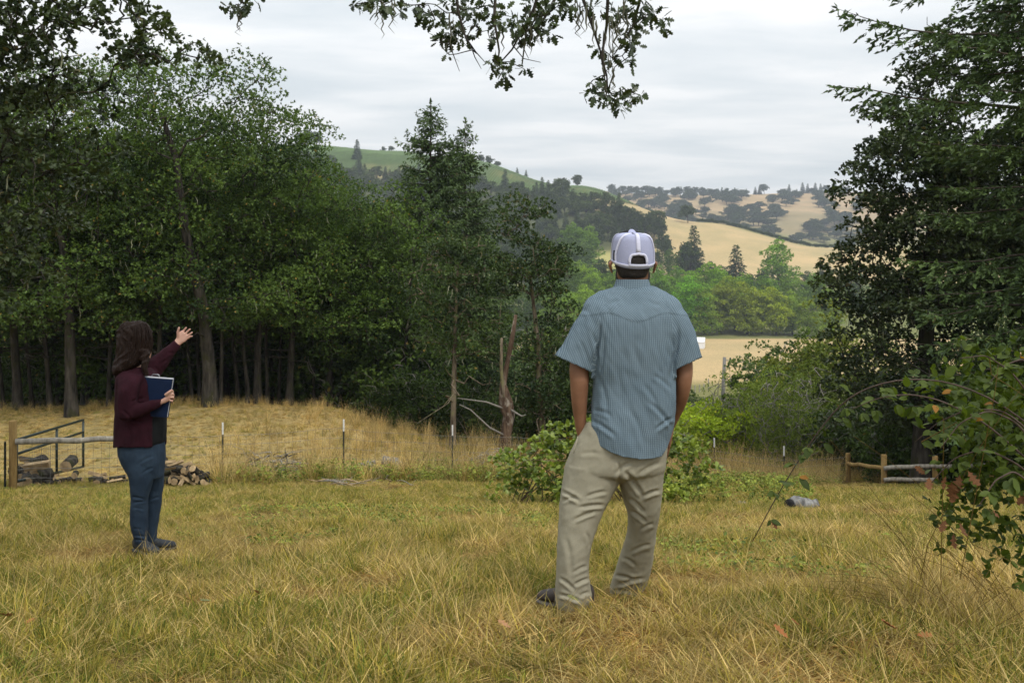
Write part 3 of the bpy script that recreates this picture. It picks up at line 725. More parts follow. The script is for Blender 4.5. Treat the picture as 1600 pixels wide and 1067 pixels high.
for (px, d, s, c) in ((1140, 29, 0.95, (0.95, 1.05, 0.95)), (1175, 29.5, 0.9, (1.0, 1.05, 0.95)), (1205, 30.5, 1.1, (0.95, 1.02, 0.9)), (1240, 30, 1.0, (0.7, 0.8, 0.85)), (1262, 32, 1.25, (0.65, 0.72, 0.72)), (1190, 33, 1.15, (0.7, 0.8, 0.8)), (1225, 28, 0.8, (0.8, 0.88, 0.85)), (1155, 34, 1.1, (0.6, 0.7, 0.6))):
    loc = on_ground(px, d, -0.1)
    if first: shB.location = loc; shB.scale = (s, s, s); [setattr(q, 'color', (*c, 1)) for q in [shB] + list(shB.children)]; first = False
    else: copy_tree(shB, loc, rngL.uniform(0, 6.28), s, None, None, c)
usP = wood_leaf_tree('understory_bush', 505, 3.2, [(0, 0, 1.7, 1.9, 1.9, 1.5), (1.0, 0.2, 1.2, 1.2, 1.2, 1.0), (-1.0, -0.2, 2.4, 1.0, 1.0, 0.9)], 66, 0.4, 0.5, 34, 4, 0.13, LM['oak'], TWIG, 0.05, 0.2, 0.4, 0.05, stems=3,
                     label='dark leafy bush filling the shade between the trunks of the grove', cat='shrub', group='bushes in the shade of the grove')
first = True
for (px, d, s) in [(x, 36 + 3 * math.sin(x * 0.7), 1.0 + 0.3 * math.sin(x)) for x in range(-60, 700, 64)] + [(x, 43 + 2 * math.sin(x), 1.35) for x in range(-80, 720, 95)] + [(640, 31, 0.7), (672, 30.5, 0.6), (742, 29.5, 0.6), (905, 31, 1.0), (930, 36, 1.3), (880, 30, 0.8), (960, 40, 1.5), (1490, 27, 1.0), (1560, 27.5, 1.1), (1430, 28, 0.9), (1370, 29, 0.8), (1410, 26.5, 0.7), (1445, 25.4, 0.7), (1475, 24.6, 0.65), (1520, 24.5, 0.7), (1565, 24, 0.75), (1600, 23, 0.8), (1345, 30, 0.8)]:
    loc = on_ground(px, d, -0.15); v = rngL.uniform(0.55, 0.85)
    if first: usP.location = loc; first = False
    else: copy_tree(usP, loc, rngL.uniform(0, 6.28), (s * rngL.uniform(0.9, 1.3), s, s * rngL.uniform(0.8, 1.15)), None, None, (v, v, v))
# broadleaf trees on the right slope
def slope_tree(seed, px, d, top, rx, c, lab, low=0.35):
    b = on_ground(px, d, -0.1); H = (HZ - top) / F * d - b[2]
    o = wood_leaf_tree('broadleaf_tree', seed, H, [(0, 0, H * 0.62, rx, rx, H * 0.36), (rx * 0.5, 0, H * 0.45, rx * 0.8, rx * 0.8, H * 0.3), (-rx * 0.5, 0.3, H * 0.42, rx * 0.75, rx * 0.75, H * 0.28)],
                       70, rx * 0.2, rx * 0.30, 36, 4, 0.17, LM['weed'], BARK, 0.12, H * low * 0.5, 0.3, 0.05, label=lab)
    o.location = b; [setattr(q, 'color', (*c, 1)) for q in [o] + list(o.children)]
slope_tree(520, 1276, 46, 440, 2.5, (0.62, 0.62, 0.5), 'yellow green tree rising beside the big dark oak above the dry field')
slope_tree(521, 1238, 52, 492, 2.7, (0.30, 0.42, 0.34), 'dark broadleaf tree covering the right end of the dry valley field')
slope_tree(522, 1160, 58, 566, 1.1, (0.28, 0.38, 0.28), 'small round dark tree beside the wooden utility pole')
slope_tree(523, 1330, 40, 500, 1.8, (0.45, 0.5, 0.4), 'shaded yellow green tree behind the drooping limbs of the big dark oak')

# valley trees behind the dry field
valP = []
for k in range(3):
    r_ = np.random.default_rng(70 + k)
    bl = [(0, 0, 11, 5.6, 5.6, 6.0), (r_.normal(0, 2.5), r_.normal(0, 2.5), 15, 3.6, 3.6, 3.4), (3.5 * math.cos(2 * k), 2, 7.5, 4.0, 4.0, 4.0), (-3.8, -1.5, 6.5, 3.8, 3.8, 4.0), (0, -2, 4.0, 5, 5, 3)]
    valP.append(wood_leaf_tree('valley_tree', 600 + k, 18, bl, 105, 1.25, 1.55, 24, 4, 0.62, LM['far'], None, 0.4, 3.0, 0.8, 0.1, label='bushy tree of the belt behind the dry valley field', cat='tree', group='trees of the belt behind the dry valley field', twig=0))
vl = [(1078, 352, 19, (1.0, 1.7, 0.55), 'vivid green round tree at the field edge beside the shoulder of the man'), (1128, 356, 17.5, (1.35, 1.3, 0.62), None), (1168, 352, 17, (1.5, 1.45, 0.6), None), (1213, 350, 15.5, (1.8, 1.75, 0.6), 'yellow topped tree at the far edge of the dry field'),
      (1262, 346, 13, (1.25, 1.4, 0.6), None), (1303, 350, 15, (1.2, 1.35, 0.6), None), (1100, 385, 19.5, (1.15, 1.55, 0.6), None), (1155, 392, 16, (1.1, 1.5, 0.6), None), (1240, 392, 16, (1.0, 1.25, 0.65), None), (1290, 398, 15, (0.95, 1.2, 0.65), None),
      (1040, 380, 18, (1.0, 1.45, 0.6), None), (1060, 430, 14, (0.95, 1.3, 0.65), None), (1120, 432, 14, (1.2, 1.6, 0.65), None), (1170, 440, 11, (0.75, 0.95, 0.7), None), (1215, 452, 24, (1.1, 1.5, 0.6), 'tall light green tree standing in front of the dry hillside'), (1262, 448, 12, (0.5, 0.62, 0.6), None),
      (1190, 445, 12, (0.5, 0.62, 0.6), None), (1020, 420, 15, (0.9, 1.25, 0.6), None), (990, 440, 15, (0.7, 0.9, 0.6), None), (955, 400, 15, (0.9, 1.2, 0.6), None), (925, 330, 15, (1.4, 1.7, 0.6), 'yellow green tree top showing beside the left shoulder of the man'), (895, 340, 14, (1.2, 1.5, 0.6), None),
      (960, 440, 13, (0.5, 0.65, 0.62), None), (905, 480, 21, (0.85, 1.1, 0.75), None), (880, 470, 18, (0.8, 1.0, 0.75), None), (870, 420, 16, (0.9, 1.1, 0.7), None), (1045, 520, 12, (0.8, 1.15, 0.62), None), (1065, 525, 13, (0.8, 1.1, 0.62), None), (1025, 540, 10, (0.6, 0.75, 0.65), None), (1130, 500, 8, (0.5, 0.6, 0.6), None), (1112, 505, 9, (0.45, 0.55, 0.55), None), (1285, 490, 13, (0.5, 0.6, 0.6), None),
      (1330, 420, 18, (0.9, 1.1, 0.6), None), (1390, 400, 18, (0.9, 1.1, 0.6), None), (1450, 420, 18, (0.8, 1.0, 0.6), None), (1520, 400, 18, (0.8, 1.0, 0.6), None), (1580, 420, 18, (0.9, 1.1, 0.6), None), (895, 505, 25, (0.95, 1.25, 0.75), None), (915, 500, 23, (1.0, 1.3, 0.75), None), (942, 430, 16, (0.45, 0.55, 0.55), None), (905, 400, 19, (1.35, 1.6, 0.6), 'yellow green tree beside the left sleeve of the man, nearest of its belt'), (930, 392, 17, (1.3, 1.6, 0.6), None), (958, 392, 16, (1.1, 1.4, 0.6), None), (878, 390, 21, (1.0, 1.3, 0.6), None), (1100, 352, 15, (1.3, 1.5, 0.6), None), (1148, 360, 18, (1.4, 1.5, 0.65), None), (1190, 356, 16, (1.5, 1.5, 0.65), None), (1238, 352, 14, (1.3, 1.5, 0.6), None), (1135, 400, 15, (1.1, 1.5, 0.6), None), (1200, 400, 15, (1.05, 1.4, 0.6), None), (1270, 420, 14, (1.0, 1.3, 0.6), None), (1085, 410, 14, (1.1, 1.5, 0.6), None), (810, 330, 16, (0.9, 1.15, 0.6), None), (838, 322, 15.5, (0.8, 1.05, 0.6), None), (862, 315, 15, (1.0, 1.25, 0.6), None), (785, 335, 16, (0.8, 1.0, 0.6), None), (888, 318, 14, (1.1, 1.4, 0.6), None), (910, 345, 16, (1.3, 1.6, 0.6), None), (845, 400, 20, (0.7, 0.9, 0.6), None), (820, 480, 20, (0.6, 0.75, 0.6), None), (840, 440, 17, (0.8, 1.0, 0.6), None), (790, 430, 17, (0.8, 1.0, 0.6), None), (720, 430, 17, (0.8, 1.0, 0.6), None)]
for i, (px, d, h, c, lab) in enumerate(vl):
    c = (c[0] * 1.45, c[1] * 1.45, c[2] * 1.1) if c[1] > 1.15 else c
    loc = on_ground(px, d, -0.3); pr = valP[i % 3]; s = h / 17.0
    if i < 3:
        pr.location = loc; pr.scale = (s, s, s); [setattr(q, 'color', (*c, 1)) for q in [pr] + list(pr.children)]; q = pr
    else: q = copy_tree(pr, loc, rngL.uniform(0, 6.28), (s * rngL.uniform(0.85, 1.1), s, s), 'bushy tree of the belt behind the dry valley field', 'trees of the belt behind the dry valley field', c)
    if lab: q['label'] = lab; q.pop('group', None)

# hillside and ridge trees
G_H = 'broadleaf trees wooding the far hillside'; G_C = 'conifers wooding the far hillside'
broad = [far_tree('hillside_tree', 700 + k, 'broad', 'dull grey green tree in the wood covering the far hillside', G_H) for k in range(3)]
conif = [far_tree('hillside_conifer', 710 + k, 'con', 'dark conifer in the wood covering the far hillside', G_C) for k in range(2)]
nb = [0, 0]
def far_put(px, d, h, con=False, c=None, lab=None, wide=1.0, group=None, dz=-0.3, name=None):
    i = 1 if con else 0; prs = conif if con else broad; k = nb[i]; nb[i] += 1
    pr = prs[k % len(prs)]; s = h / 10.0
    base = 'dark conifer in the wood covering the far hillside' if con else 'dull grey green tree in the wood covering the far hillside'
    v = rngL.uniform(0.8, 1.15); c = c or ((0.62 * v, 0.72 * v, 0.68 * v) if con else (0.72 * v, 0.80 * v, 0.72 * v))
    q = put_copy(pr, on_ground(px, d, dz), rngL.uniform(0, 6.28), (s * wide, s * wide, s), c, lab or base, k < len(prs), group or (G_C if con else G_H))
    if lab and not group: q.pop('group', None)
    if name: q.name = name
cnt = 0
cand = []
for _ in range(9000):
    px = rngL.uniform(440, 1015); d = rngL.uniform(520, 850)
    x = (px - 800) / F * d
    cand.append((px, d, x))
cand = np.array(cand); zz = ground_z(cand[:, 2], cand[:, 1]); rows = HZ - F * zz / cand[:, 1]
acc = []
lim_top = lambda px: np.interp(px, [380, 470, 500, 560, 640, 700, 760, 850, 930, 1000, 1020], [252, 252, 258, 274, 280, 284, 296, 304, 318, 350, 372])
for (px, d, x), row in zip(cand, rows):
    if row < lim_top(px) or row > 428: continue
    if px > 925 and row > 388: continue
    if px > 870 and row > 404: continue
    if any(abs(px - q[0]) < 7.0 and abs(d - q[1]) < 20 for q in acc): continue
    acc.append((px, d))
    if len(acc) >= 340: break
for (px, d) in acc:
    con = rngL.random() < (0.55 if px > 800 else 0.3)
    far_put(px, d, rngL.uniform(9, 15) * (1.15 if con else 1.0), con)
G_R = 'dark trees along the crest of the far hills'
ridge = [(478, 885, 16, 0), (492, 890, 15, 0), (470, 880, 14, 0), (558, 800, 17, 1), (600, 905, 6, 0), (612, 905, 7, 0), (752, 868, 9, 0), (765, 868, 10, 0), (777, 868, 8, 0), (808, 838, 7, 1), (822, 835, 8, 1), (870, 812, 6, 0), (880, 810, 8, 0), (901, 806, 11, 0), (903, 800, 6, 0),
         (1008, 640, 18, 0), (1022, 650, 19, 0), (1030, 640, 15, 0), (1000, 655, 15, 0), (985, 660, 16, 0), (965, 670, 16, 0), (1042, 590, 12, 0), (1075, 720, 14, 0), (1035, 600, 15, 0)]
for (px, d, h, con) in ridge: far_put(px, d, h, bool(con), (0.5, 0.62, 0.62) if con else (0.52, 0.6, 0.58), 'dark tree on the crest of the vineyard hill', 1.0, G_R, -0.3, 'crest_tree')
far_put(1084, 530, 26, True, (0.5, 0.6, 0.55), 'tallest ragged dark conifer standing on the dry hillside', 1.0)
far_put(1079, 524, 18, False, (0.5, 0.58, 0.52), 'dark broadleaf tree at the foot of the tallest hillside conifer', 0.9)
far_put(1150, 470, 22, True, (0.45, 0.56, 0.50), 'pointed dark spruce standing alone below the dry hillside', 1.15)
G_D = 'trees of the hazy valley beyond the dry hillside'
for k in range(330):
    px = rngL.uniform(950, 1345); d = rngL.uniform(1120, 1560)
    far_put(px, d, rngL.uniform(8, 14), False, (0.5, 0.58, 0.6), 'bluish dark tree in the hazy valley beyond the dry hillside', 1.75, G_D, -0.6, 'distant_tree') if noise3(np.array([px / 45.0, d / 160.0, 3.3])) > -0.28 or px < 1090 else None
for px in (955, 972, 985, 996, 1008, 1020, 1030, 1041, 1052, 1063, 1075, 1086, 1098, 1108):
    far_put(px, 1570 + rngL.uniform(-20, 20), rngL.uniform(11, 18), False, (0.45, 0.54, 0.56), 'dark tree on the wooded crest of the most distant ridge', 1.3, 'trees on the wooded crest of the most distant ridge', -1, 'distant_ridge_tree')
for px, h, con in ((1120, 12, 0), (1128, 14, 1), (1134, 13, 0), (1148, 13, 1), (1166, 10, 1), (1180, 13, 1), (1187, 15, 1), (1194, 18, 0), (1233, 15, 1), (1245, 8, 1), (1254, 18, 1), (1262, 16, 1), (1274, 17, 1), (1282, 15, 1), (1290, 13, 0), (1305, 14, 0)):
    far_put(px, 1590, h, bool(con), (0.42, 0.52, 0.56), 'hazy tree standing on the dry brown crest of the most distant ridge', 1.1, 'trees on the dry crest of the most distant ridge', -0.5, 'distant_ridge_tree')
for k in range(17):
    far_put(1160 + k * 7 + rngL.uniform(-3, 3), 1050 + rngL.uniform(-25, 25), rngL.uniform(7, 11), False, (1.35, 1.35, 0.8), 'pale yellow green tree behind the crest of the dry hillside', 1.0, 'pale orchard trees behind the dry hillside crest', -0.3, 'orchard_tree')
for k in range(46):
    px = 1092 + k * 4.8; d_ = np.interp(px, COLS, _ridge_d) * 0.992
    far_put(px, d_, rngL.uniform(2.0, 3.4), False, (0.5, 0.65, 0.45), 'low dark bush in the hedge along the dry hillside crest', 1.9, 'bushes of the hedge along the dry hillside crest', -0.4, 'hedge_bush')
# vine rows
def vines():
    mb = MB(); r_ = np.random.default_rng(9)
    for px in np.arange(330, 1085, 3.4):
        rd = np.interp(px, COLS, _ridge_d); top = rd * 1.0
        vb = np.interp(px, [380, 500, 560, 640, 700, 760, 850, 930, 1000, 1060, 1090], [250, 250, 274, 276, 272, 286, 300, 306, 322, 338, 347])
        ds = np.arange(rd * 0.74, top, 9.0); xs = (px - 800) / F * rd * np.ones_like(ds) + (ds - rd) * 0.15
        zs = ground_z(xs, ds); rows_ = HZ - F * zs / ds
        ok = rows_ < vb + 1
        if ok.sum() < 3: continue
        ds, xs, zs = ds[ok], xs[ok], zs[ok]
        pts = np.stack([xs, ds, zs + 0.7], -1)
        mb.tube(pts, r_.uniform(0.4, 0.75, len(pts)), 4, False)
    o = mb.build('vines', mat_plain('vine_leaf', (0.085, 0.14, 0.035), 0.9, 0.25, 0.3)); o['kind'] = 'stuff'
vines()
# ---------------------------------------------------------------- fences, wood, far buildings
WOOD_Y = mat_bark('treated_post_wood', (0.24, 0.15, 0.055), (0.42, 0.29, 0.12), None, 9); WOOD_G = mat_bark('weathered_wood', (0.17, 0.155, 0.13), (0.40, 0.37, 0.31), None, 9)
STEEL_D = mat_plain('dark_green_steel', (0.018, 0.026, 0.022), 0.5, 0.25, 30, 0.1, 0.4); WHITE_P = mat_plain('white_paint', (0.72, 0.72, 0.70), 0.6, 0.1, 40)
WIRE = mat_plain('galvanised_wire', (0.20, 0.195, 0.18), 0.5, 0.2, 60, 0, 0.4, 0.6); GREEN_S = mat_plain('green_gate_steel', (0.012, 0.026, 0.022), 0.45, 0.2, 30, 0.05, 0.4)
CUT = mat_plain('cut_wood', (0.30, 0.21, 0.11), 0.9, 0.2, 14, 0.3, c2=(0.48, 0.35, 0.20)); GREYW = mat_bark('bleached_wood', (0.09, 0.09, 0.09), (0.30, 0.295, 0.285), None, 8)

# metal posts of the wire fence
G_T = 'metal posts of the wire fence'
def t_post(px, top, d, lab, base_row=None):
    b = on_ground(px, d); h = (HZ - top) / F * d - b[2]; root = empty('fence_post', b, 0, lab, 'fence post', None)
    for nm, z0, z1, m in (('shaft', -0.35, h * 0.80, STEEL_D), ('painted_tip', h * 0.80, h, WHITE_P if px > 100 else STEEL_D)):
        mb = MB(); mb.box((0, 0, (z0 + z1) / 2), (0.034, 0.010, z1 - z0)); mb.box((0, -0.0195, (z0 + z1) / 2), (0.009, 0.029, z1 - z0))
        if nm == 'shaft':
            for z in np.arange(0.15, h * 0.78, 0.055): mb.box((0, 0.0105, z), (0.014, 0.011, 0.02))
        mb.build(nm, m, root)
    return b, h
posts = [t_post(8, 690, 16.9, 'dark metal post standing tight against the wooden gate post'), t_post(348, 660, 20.3, 'white tipped metal post in front of the dry mound beside the woman'), t_post(537, 655, 21.4, 'white tipped metal post standing near the middle of the tall dry grass'),
         t_post(707, 664, 23.2, 'white tipped metal post in front of the small mossy oak'), t_post(1116, 684, 25.0, 'thin white tipped metal post between the man and the utility pole slope'), t_post(1225, 697, 23.8, 'white tipped metal post behind the arching bramble cane')]
# woven wire between them
def wire_fence(name, pts, hs, lab, nrow=6, dv=0.16):
    b = pts[0]; root = empty(name, b, 0, lab, 'wire fence'); mb = MB(); mw = MB()
    for k in range(len(pts) - 1):
        a, c = np.array(pts[k]), np.array(pts[k + 1]); L = np.linalg.norm(c - a); n = max(2, int(L / 0.5))
        s = np.linspace(0, 1, n + 1); line = a[None] * (1 - s[:, None]) + c[None] * s[:, None]
        line[:, 2] = np.maximum(line[:, 2] - 0.3, ground_z(line[:, 0], line[:, 1])) if True else line[:, 2]
        H = hs[k] * (1 - s) + hs[k + 1] * s
        for r in np.linspace(0.04, 0.95, nrow):
            mw.tube(line + np.stack([0 * s, 0 * s - 0.03, H * r], -1) - b, 0.0034, 3, False)
        for t in np.arange(0.0, 1.0, dv / L):
            q = a * (1 - t) + c * t; q[2] = np.interp(t, s, line[:, 2]); h = np.interp(t, s, H)
            mb.tube(np.array([q + np.array([0, -0.03, 0.03]), q + np.array([0, -0.03, h * 0.95])]) - b, 0.0026, 3, False)
    mw.build('strand_wire', WIRE, root); mb.build('stay_wire', WIRE, root)['kind'] = 'stuff'
wire_fence('wire_fence', [posts[0][0], posts[1][0], posts[2][0], posts[3][0], on_ground(900, 24.8), posts[4][0], posts[5][0], on_ground(1325, 25)], [0.92, 1.0, 1.15, 1.0, 0.95, 0.9, 0.85, 0.85], 'thin woven wire fence strung between the metal posts across the slope')

def round_post(px, top, d, r, lab, mat=WOOD_Y, name='wooden_post'):
    b = on_ground(px, d); h = (HZ - top) / F * d - b[2]; root = empty(name, b, 0, lab, 'fence post')
    mb = MB(); mb.tube([(0, 0, -0.4), (0.005, 0, h * 0.5), (0, 0, h - 0.012), (0, 0, h)], [r * 1.04, r, r * 0.98, r * 0.90], 14); mb.build('shaft', mat, root, True)
    return b, h
round_post(20, 657, 17.0, 0.066, 'yellowish round wooden gate post at the left edge of the frame')
def rail(a, c, r, lab, mat=WOOD_G):
    root = empty('fence_rail', a, 0, lab, 'fence rail'); s = np.linspace(0, 1, 7)[:, None]; r_ = np.random.default_rng(int(abs(a[0] * 100)))
    p = (np.array(c) - a)[None] * s; p[1:-1] += r_.normal(0, 0.008, (5, 3))
    mb = MB(); mb.tube(p, np.linspace(r, r * 0.9, 7), 12); mb.build('pole', mat, root, True)
rail(P(24, 690, 16.95), P(216, 685.5, 17.6), 0.052, 'weathered round rail running from the wooden gate post behind the woman')
# green pipe gate
def gate():
    a, c = on_ground(26, 17.25), on_ground(130, 21.8); b = a.copy(); root = empty('metal_gate', b, 0, 'dark green pipe gate with wire infill swung open beside the firewood', 'gate')
    ta, tc = P(26, 687, 17.25), P(130, 656, 21.8); la, lc = P(26, 709, 17.25), P(130, 675, 21.8)
    ba, bc = P(26, 752, 17.25), P(130, 729, 21.8)
    for p, q in ((ta, tc), (la, lc), (ba, bc)):
        mb = MB(); mb.tube([p - b, (p + q) / 2 - b, q - b], 0.026, 8); mb.build('rail', GREEN_S, root, True)
    for t in (0.0, 0.545, 1.0):
        mb = MB(); mb.tube([ba + (bc - ba) * t - b, ta + (tc - ta) * t - b], 0.026, 8); mb.build('upright', GREEN_S, root, True)
    mb = MB()
    for t in np.linspace(0, 1, 32): mb.tube([ba + (bc - ba) * t - b, la + (lc - la) * t - b], 0.0022, 3, False)
    for t in np.linspace(0, 1, 9): mb.tube([ba + (la - ba) * t - b, bc + (lc - bc) * t - b], 0.0022, 3, False)
    mb.build('wire_infill', WIRE, root)['kind'] = 'stuff'
gate()
# rail fence on the right
round_post(1325, 708, 25.0, 0.062, 'farther yellow wooden post at the corner of the rail fence')
round_post(1381, 710, 22.4, 0.064, 'nearer yellow wooden post where the two rails of the fence begin')
round_post(1461, 712, 22.2, 0.064, 'yellow wooden post half hidden by dry bramble leaves along the rail fence')
round_post(1548, 714, 22.2, 0.064, 'yellow wooden post deep in the bramble shade at the end of the rail fence')
rail(P(1325, 724, 24.9), P(1381, 731, 22.4), 0.05, 'short upper rail joining the two corner posts of the fence', WOOD_Y)
rail(P(1381, 732, 22.3), P(1461, 727, 22.1), 0.052, 'pale upper rail of the fence beneath the big dark oak')
rail(P(1461, 727.5, 22.1), P(1548, 727, 22.1), 0.052, 'pale upper rail of the fence running behind the bramble leaves')
rail(P(1381, 750, 22.3), P(1461, 749, 22.1), 0.05, 'pale lower rail of the fence just above the grass')

# firewood
r_ = np.random.default_rng(33)
def log_mesh(k):
    mb = MB(); L = r_.uniform(0.30, 0.42)
    if k % 3 == 0:       # a round
        R0 = r_.uniform(0.075, 0.12); th = np.arange(11) * 2 * np.pi / 11; prof = R0 * r_.uniform(0.9, 1.1, 11)
    else:                # a split quarter
        R0 = r_.uniform(0.08, 0.13); th = np.concatenate([[0], np.linspace(-0.7, 0.7, 6)]); prof = np.concatenate([[0.0], np.full(6, R0)])
        th = th; 
    x = prof * np.cos(th) - (R0 * 0.5 if k % 3 else 0); z = prof * np.sin(th); n = len(x)
    V = np.array([(x[i], -L / 2, z[i]) for i in range(n)] + [(x[i], L / 2, z[i]) for i in range(n)] + [(x.mean(), -L / 2 - 0.004, z.mean()), (x.mean(), L / 2 + 0.004, z.mean())])
    side_b, side_c, ends = [], [], []
    for i in range(n):
        j = (i + 1) % n; q = (i, j, n + j, n + i)
        (side_c if (k % 3 and (i == 0 or j == 0)) else side_b).append(q); ends += [(2 * n, j, i), (2 * n + 1, n + i, n + j)]
    mb.add(V, side_b + side_c, ends); mb.mi_q = [0] * len(side_b) + [1] * len(side_c); mb.mi_t = [1] * len(ends)
    return mb.mesh('firewood', [BARK, CUT])
LOGM = [log_mesh(k) for k in range(9)]
def log_at(p, yaw, pitch, roll, k, lab, group, s=1.0):
    o = link('firewood_log', LOGM[k % 9], None, p); o.rotation_euler = (pitch, roll, yaw); o.scale = (s * (0.62 if s < 1 else 0.9), s, s * (0.62 if s < 1 else 0.9)); tag(o, lab, 'firewood', group)
for i in range(96):
    u = r_.random(); px = 236 + 84 * u; d = 18.7 + r_.normal(0, 0.3); lay = 0.62 * (1 - 0.75 * u) * r_.random()
    log_at(on_ground(px, d, 0.05 + lay), r_.uniform(0, 6.3), r_.normal(0, 0.35), r_.uniform(0, 6.3), i, 'split log in the firewood heap just behind the legs of the woman', 'split logs heaped behind the woman', 0.95)
for i in range(24):
    px = r_.uniform(28, 72); d = 18.6 + r_.normal(0, 0.3); log_at(on_ground(px, d, 0.06 + 0.42 * r_.random() ** 1.5), r_.uniform(-0.5, 0.5) + (0 if i % 2 else 1.3), r_.normal(0, 0.3), r_.uniform(0, 6.3), i * 3 if i % 2 else i, 'cut log in the firewood heap seen through the open green gate', 'cut logs heaped behind the green gate', 1.15)
for i in range(20):
    px = r_.uniform(76, 190); d = 19.8 + r_.normal(0, 0.4); log_at(on_ground(px, d, 0.05 + 0.2 * r_.random() ** 2), r_.uniform(0, 6.3), r_.normal(0, 0.3), r_.uniform(0, 6.3), i, 'loose log lying in the row between the gate and the woman', 'loose logs between the gate and the woman', 0.95)
log_at(on_ground(108, 19.6, 0.42), 0.15, 0.1, 0.3, 0, 'round of wood standing on edge with its pale cut face showing above the heap', None, 1.25)

def sticks(name, px, d, n, spread, hmax, L, lab, mats, cat='brush pile', r0=0.012, seed=1):
    rr = np.random.default_rng(seed); b = on_ground(px, d); root = empty(name, b, 0, lab, cat)
    for k in range(n):
        c = np.array([rr.normal(0, spread), rr.normal(0, spread * 0.5), 0.03 + hmax * rr.random() ** 1.6]); a = rr.uniform(0, 6.28); e = rr.normal(0, 0.35); l = L * rr.uniform(0.5, 1.2)
        dr = np.array([math.cos(a) * math.cos(e), math.sin(a) * math.cos(e) * 0.6, abs(math.sin(e)) * 0.8]); p = curve(c - dr * l / 2, c + dr * l / 2, rr, 5, 0.04, 0.05); p[:, 2] = np.maximum(p[:, 2], 0.02)
        mb = MB(); mb.tube(p, np.linspace(r0, r0 * 0.4, 5) * rr.uniform(0.6, 1.8), 5); mb.build('stick', mats[k % len(mats)], root, True)
sticks('brush_pile', 428, 22.2, 60, 0.30, 0.36, 0.75, 'tangled pile of dead branches lying on the dry mound', [TWIG, WOOD_G, BARK], seed=3)
sticks('stick_scatter', 562, 18.6, 26, 0.42, 0.05, 0.5, 'flat scatter of pale broken sticks lying in front of the wire fence', [WOOD_G, CUT, TWIG], 'sticks', 0.010, 4)
sticks('brush_pile', 770, 24.5, 30, 0.45, 0.35, 0.9, 'grey brush heaped at the foot of the broken snag', [TWIG, WOOD_G], seed=6)

def old_log(name, px, d, axis, L, r, lab, hollow=False, seed=2, dz=0.0):
    rr = np.random.default_rng(seed); b = on_ground(px, d); root = empty(name, b, 0, lab, 'log'); ax = nrm(np.array(axis, dtype=float))
    k = 25; t = np.linspace(-0.5, 0.5, k); p = ax[None] * (t * L)[:, None] + np.array([0, 0, r * 0.7 + dz]); mb = MB(); mb.tube(p, r * np.interp(t, np.linspace(-0.5, 0.5, 9), [0.75, 0.95, 1.1, 1.0, 0.9, 0.95, 0.85, 0.7, 0.5]), 22)
    V = np.vstack(mb.v); V += nrm(V - ax * (V @ ax)[:, None]) * (0.42 * r * fbm(V * np.array([5.0, 5.0, 9.0]) / max(r, 0.05) * 0.14, 3))[:, None]; mb.v = [V]
    mb.build('shaft', GREYW, root, True)
    if hollow:
        mh = MB(); mh.tube([p[0] - ax * 0.05, p[0] - ax * 0.045, p[0] + ax * 0.03], [r * 0.66, r * 0.74, r * 0.78], 12); mh.build('hollow_shade_plug', mat_plain('hollow_shade', (0.012, 0.012, 0.013), 0.9, 0.3, 30), root, True)  # solid near-black plug: its colour stands in for the shade inside the hollow
    for q in range(3):
        m2 = MB(); s_ = p[8 + 3 * q]; m2.tube(curve(s_, s_ + np.array([rr.normal(0, 0.5), rr.normal(0, 0.3), rr.uniform(0.1, 0.5)]) * r * 3, rr, 4), np.linspace(r * 0.22, r * 0.06, 4), 5); m2.build('branch_stub', GREYW, root, True)
old_log('old_log', 614, 23.0, (0.9, 0.3, -0.28), 0.52, 0.13, 'bleached grey stump lying in the tall grass beyond the wire fence', seed=4, dz=0.12)
old_log('old_log', 572, 23.2, (0.5, 0.4, 0.1), 0.5, 0.10, 'darker low log lying left of the bleached stump', seed=5)
old_log('old_log', 1256, 12.4, (0.80, 0.58, -0.14), 0.52, 0.085, 'grey weathered log with a dark hollow end lying on the grass', True, 7, 0.0)
old_log('old_log', 1165, 12.6, (0.9, 0.3, -0.05), 0.24, 0.035, 'small pale piece of wood half sunk in the weeds', False, 8)

# utility pole, shed, barn, house
POLE_M = mat_bark('grey_pole_wood', (0.10, 0.095, 0.085), (0.26, 0.25, 0.23), None, 2)
b = on_ground(1129, 118); h = (HZ - 558) / F * 118 - b[2]; root = empty('utility_pole', b, 0, 'grey wooden utility pole rising from the shrubs before the dry field', 'utility pole')
mb = MB(); mb.tube([(0, 0, -1), (0.05, 0, h * 0.5), (0.24, 0, h)], [0.27, 0.24, 0.19], 10); mb.build('pole', POLE_M, root, True)
mb = MB(); mb.tube([(0.2, 0, h - 0.35), (0.9, 0, h - 0.40)], 0.07, 6); mb.build('bracket', WOOD_G, root); mb = MB(); mb.tube([(0.9, 0, h - 0.42), (0.92, 0, h - 0.2), (0.92, 0, h - 0.05)], [0.09, 0.12, 0.06], 8); mb.build('insulator', STEEL_D, root, True)

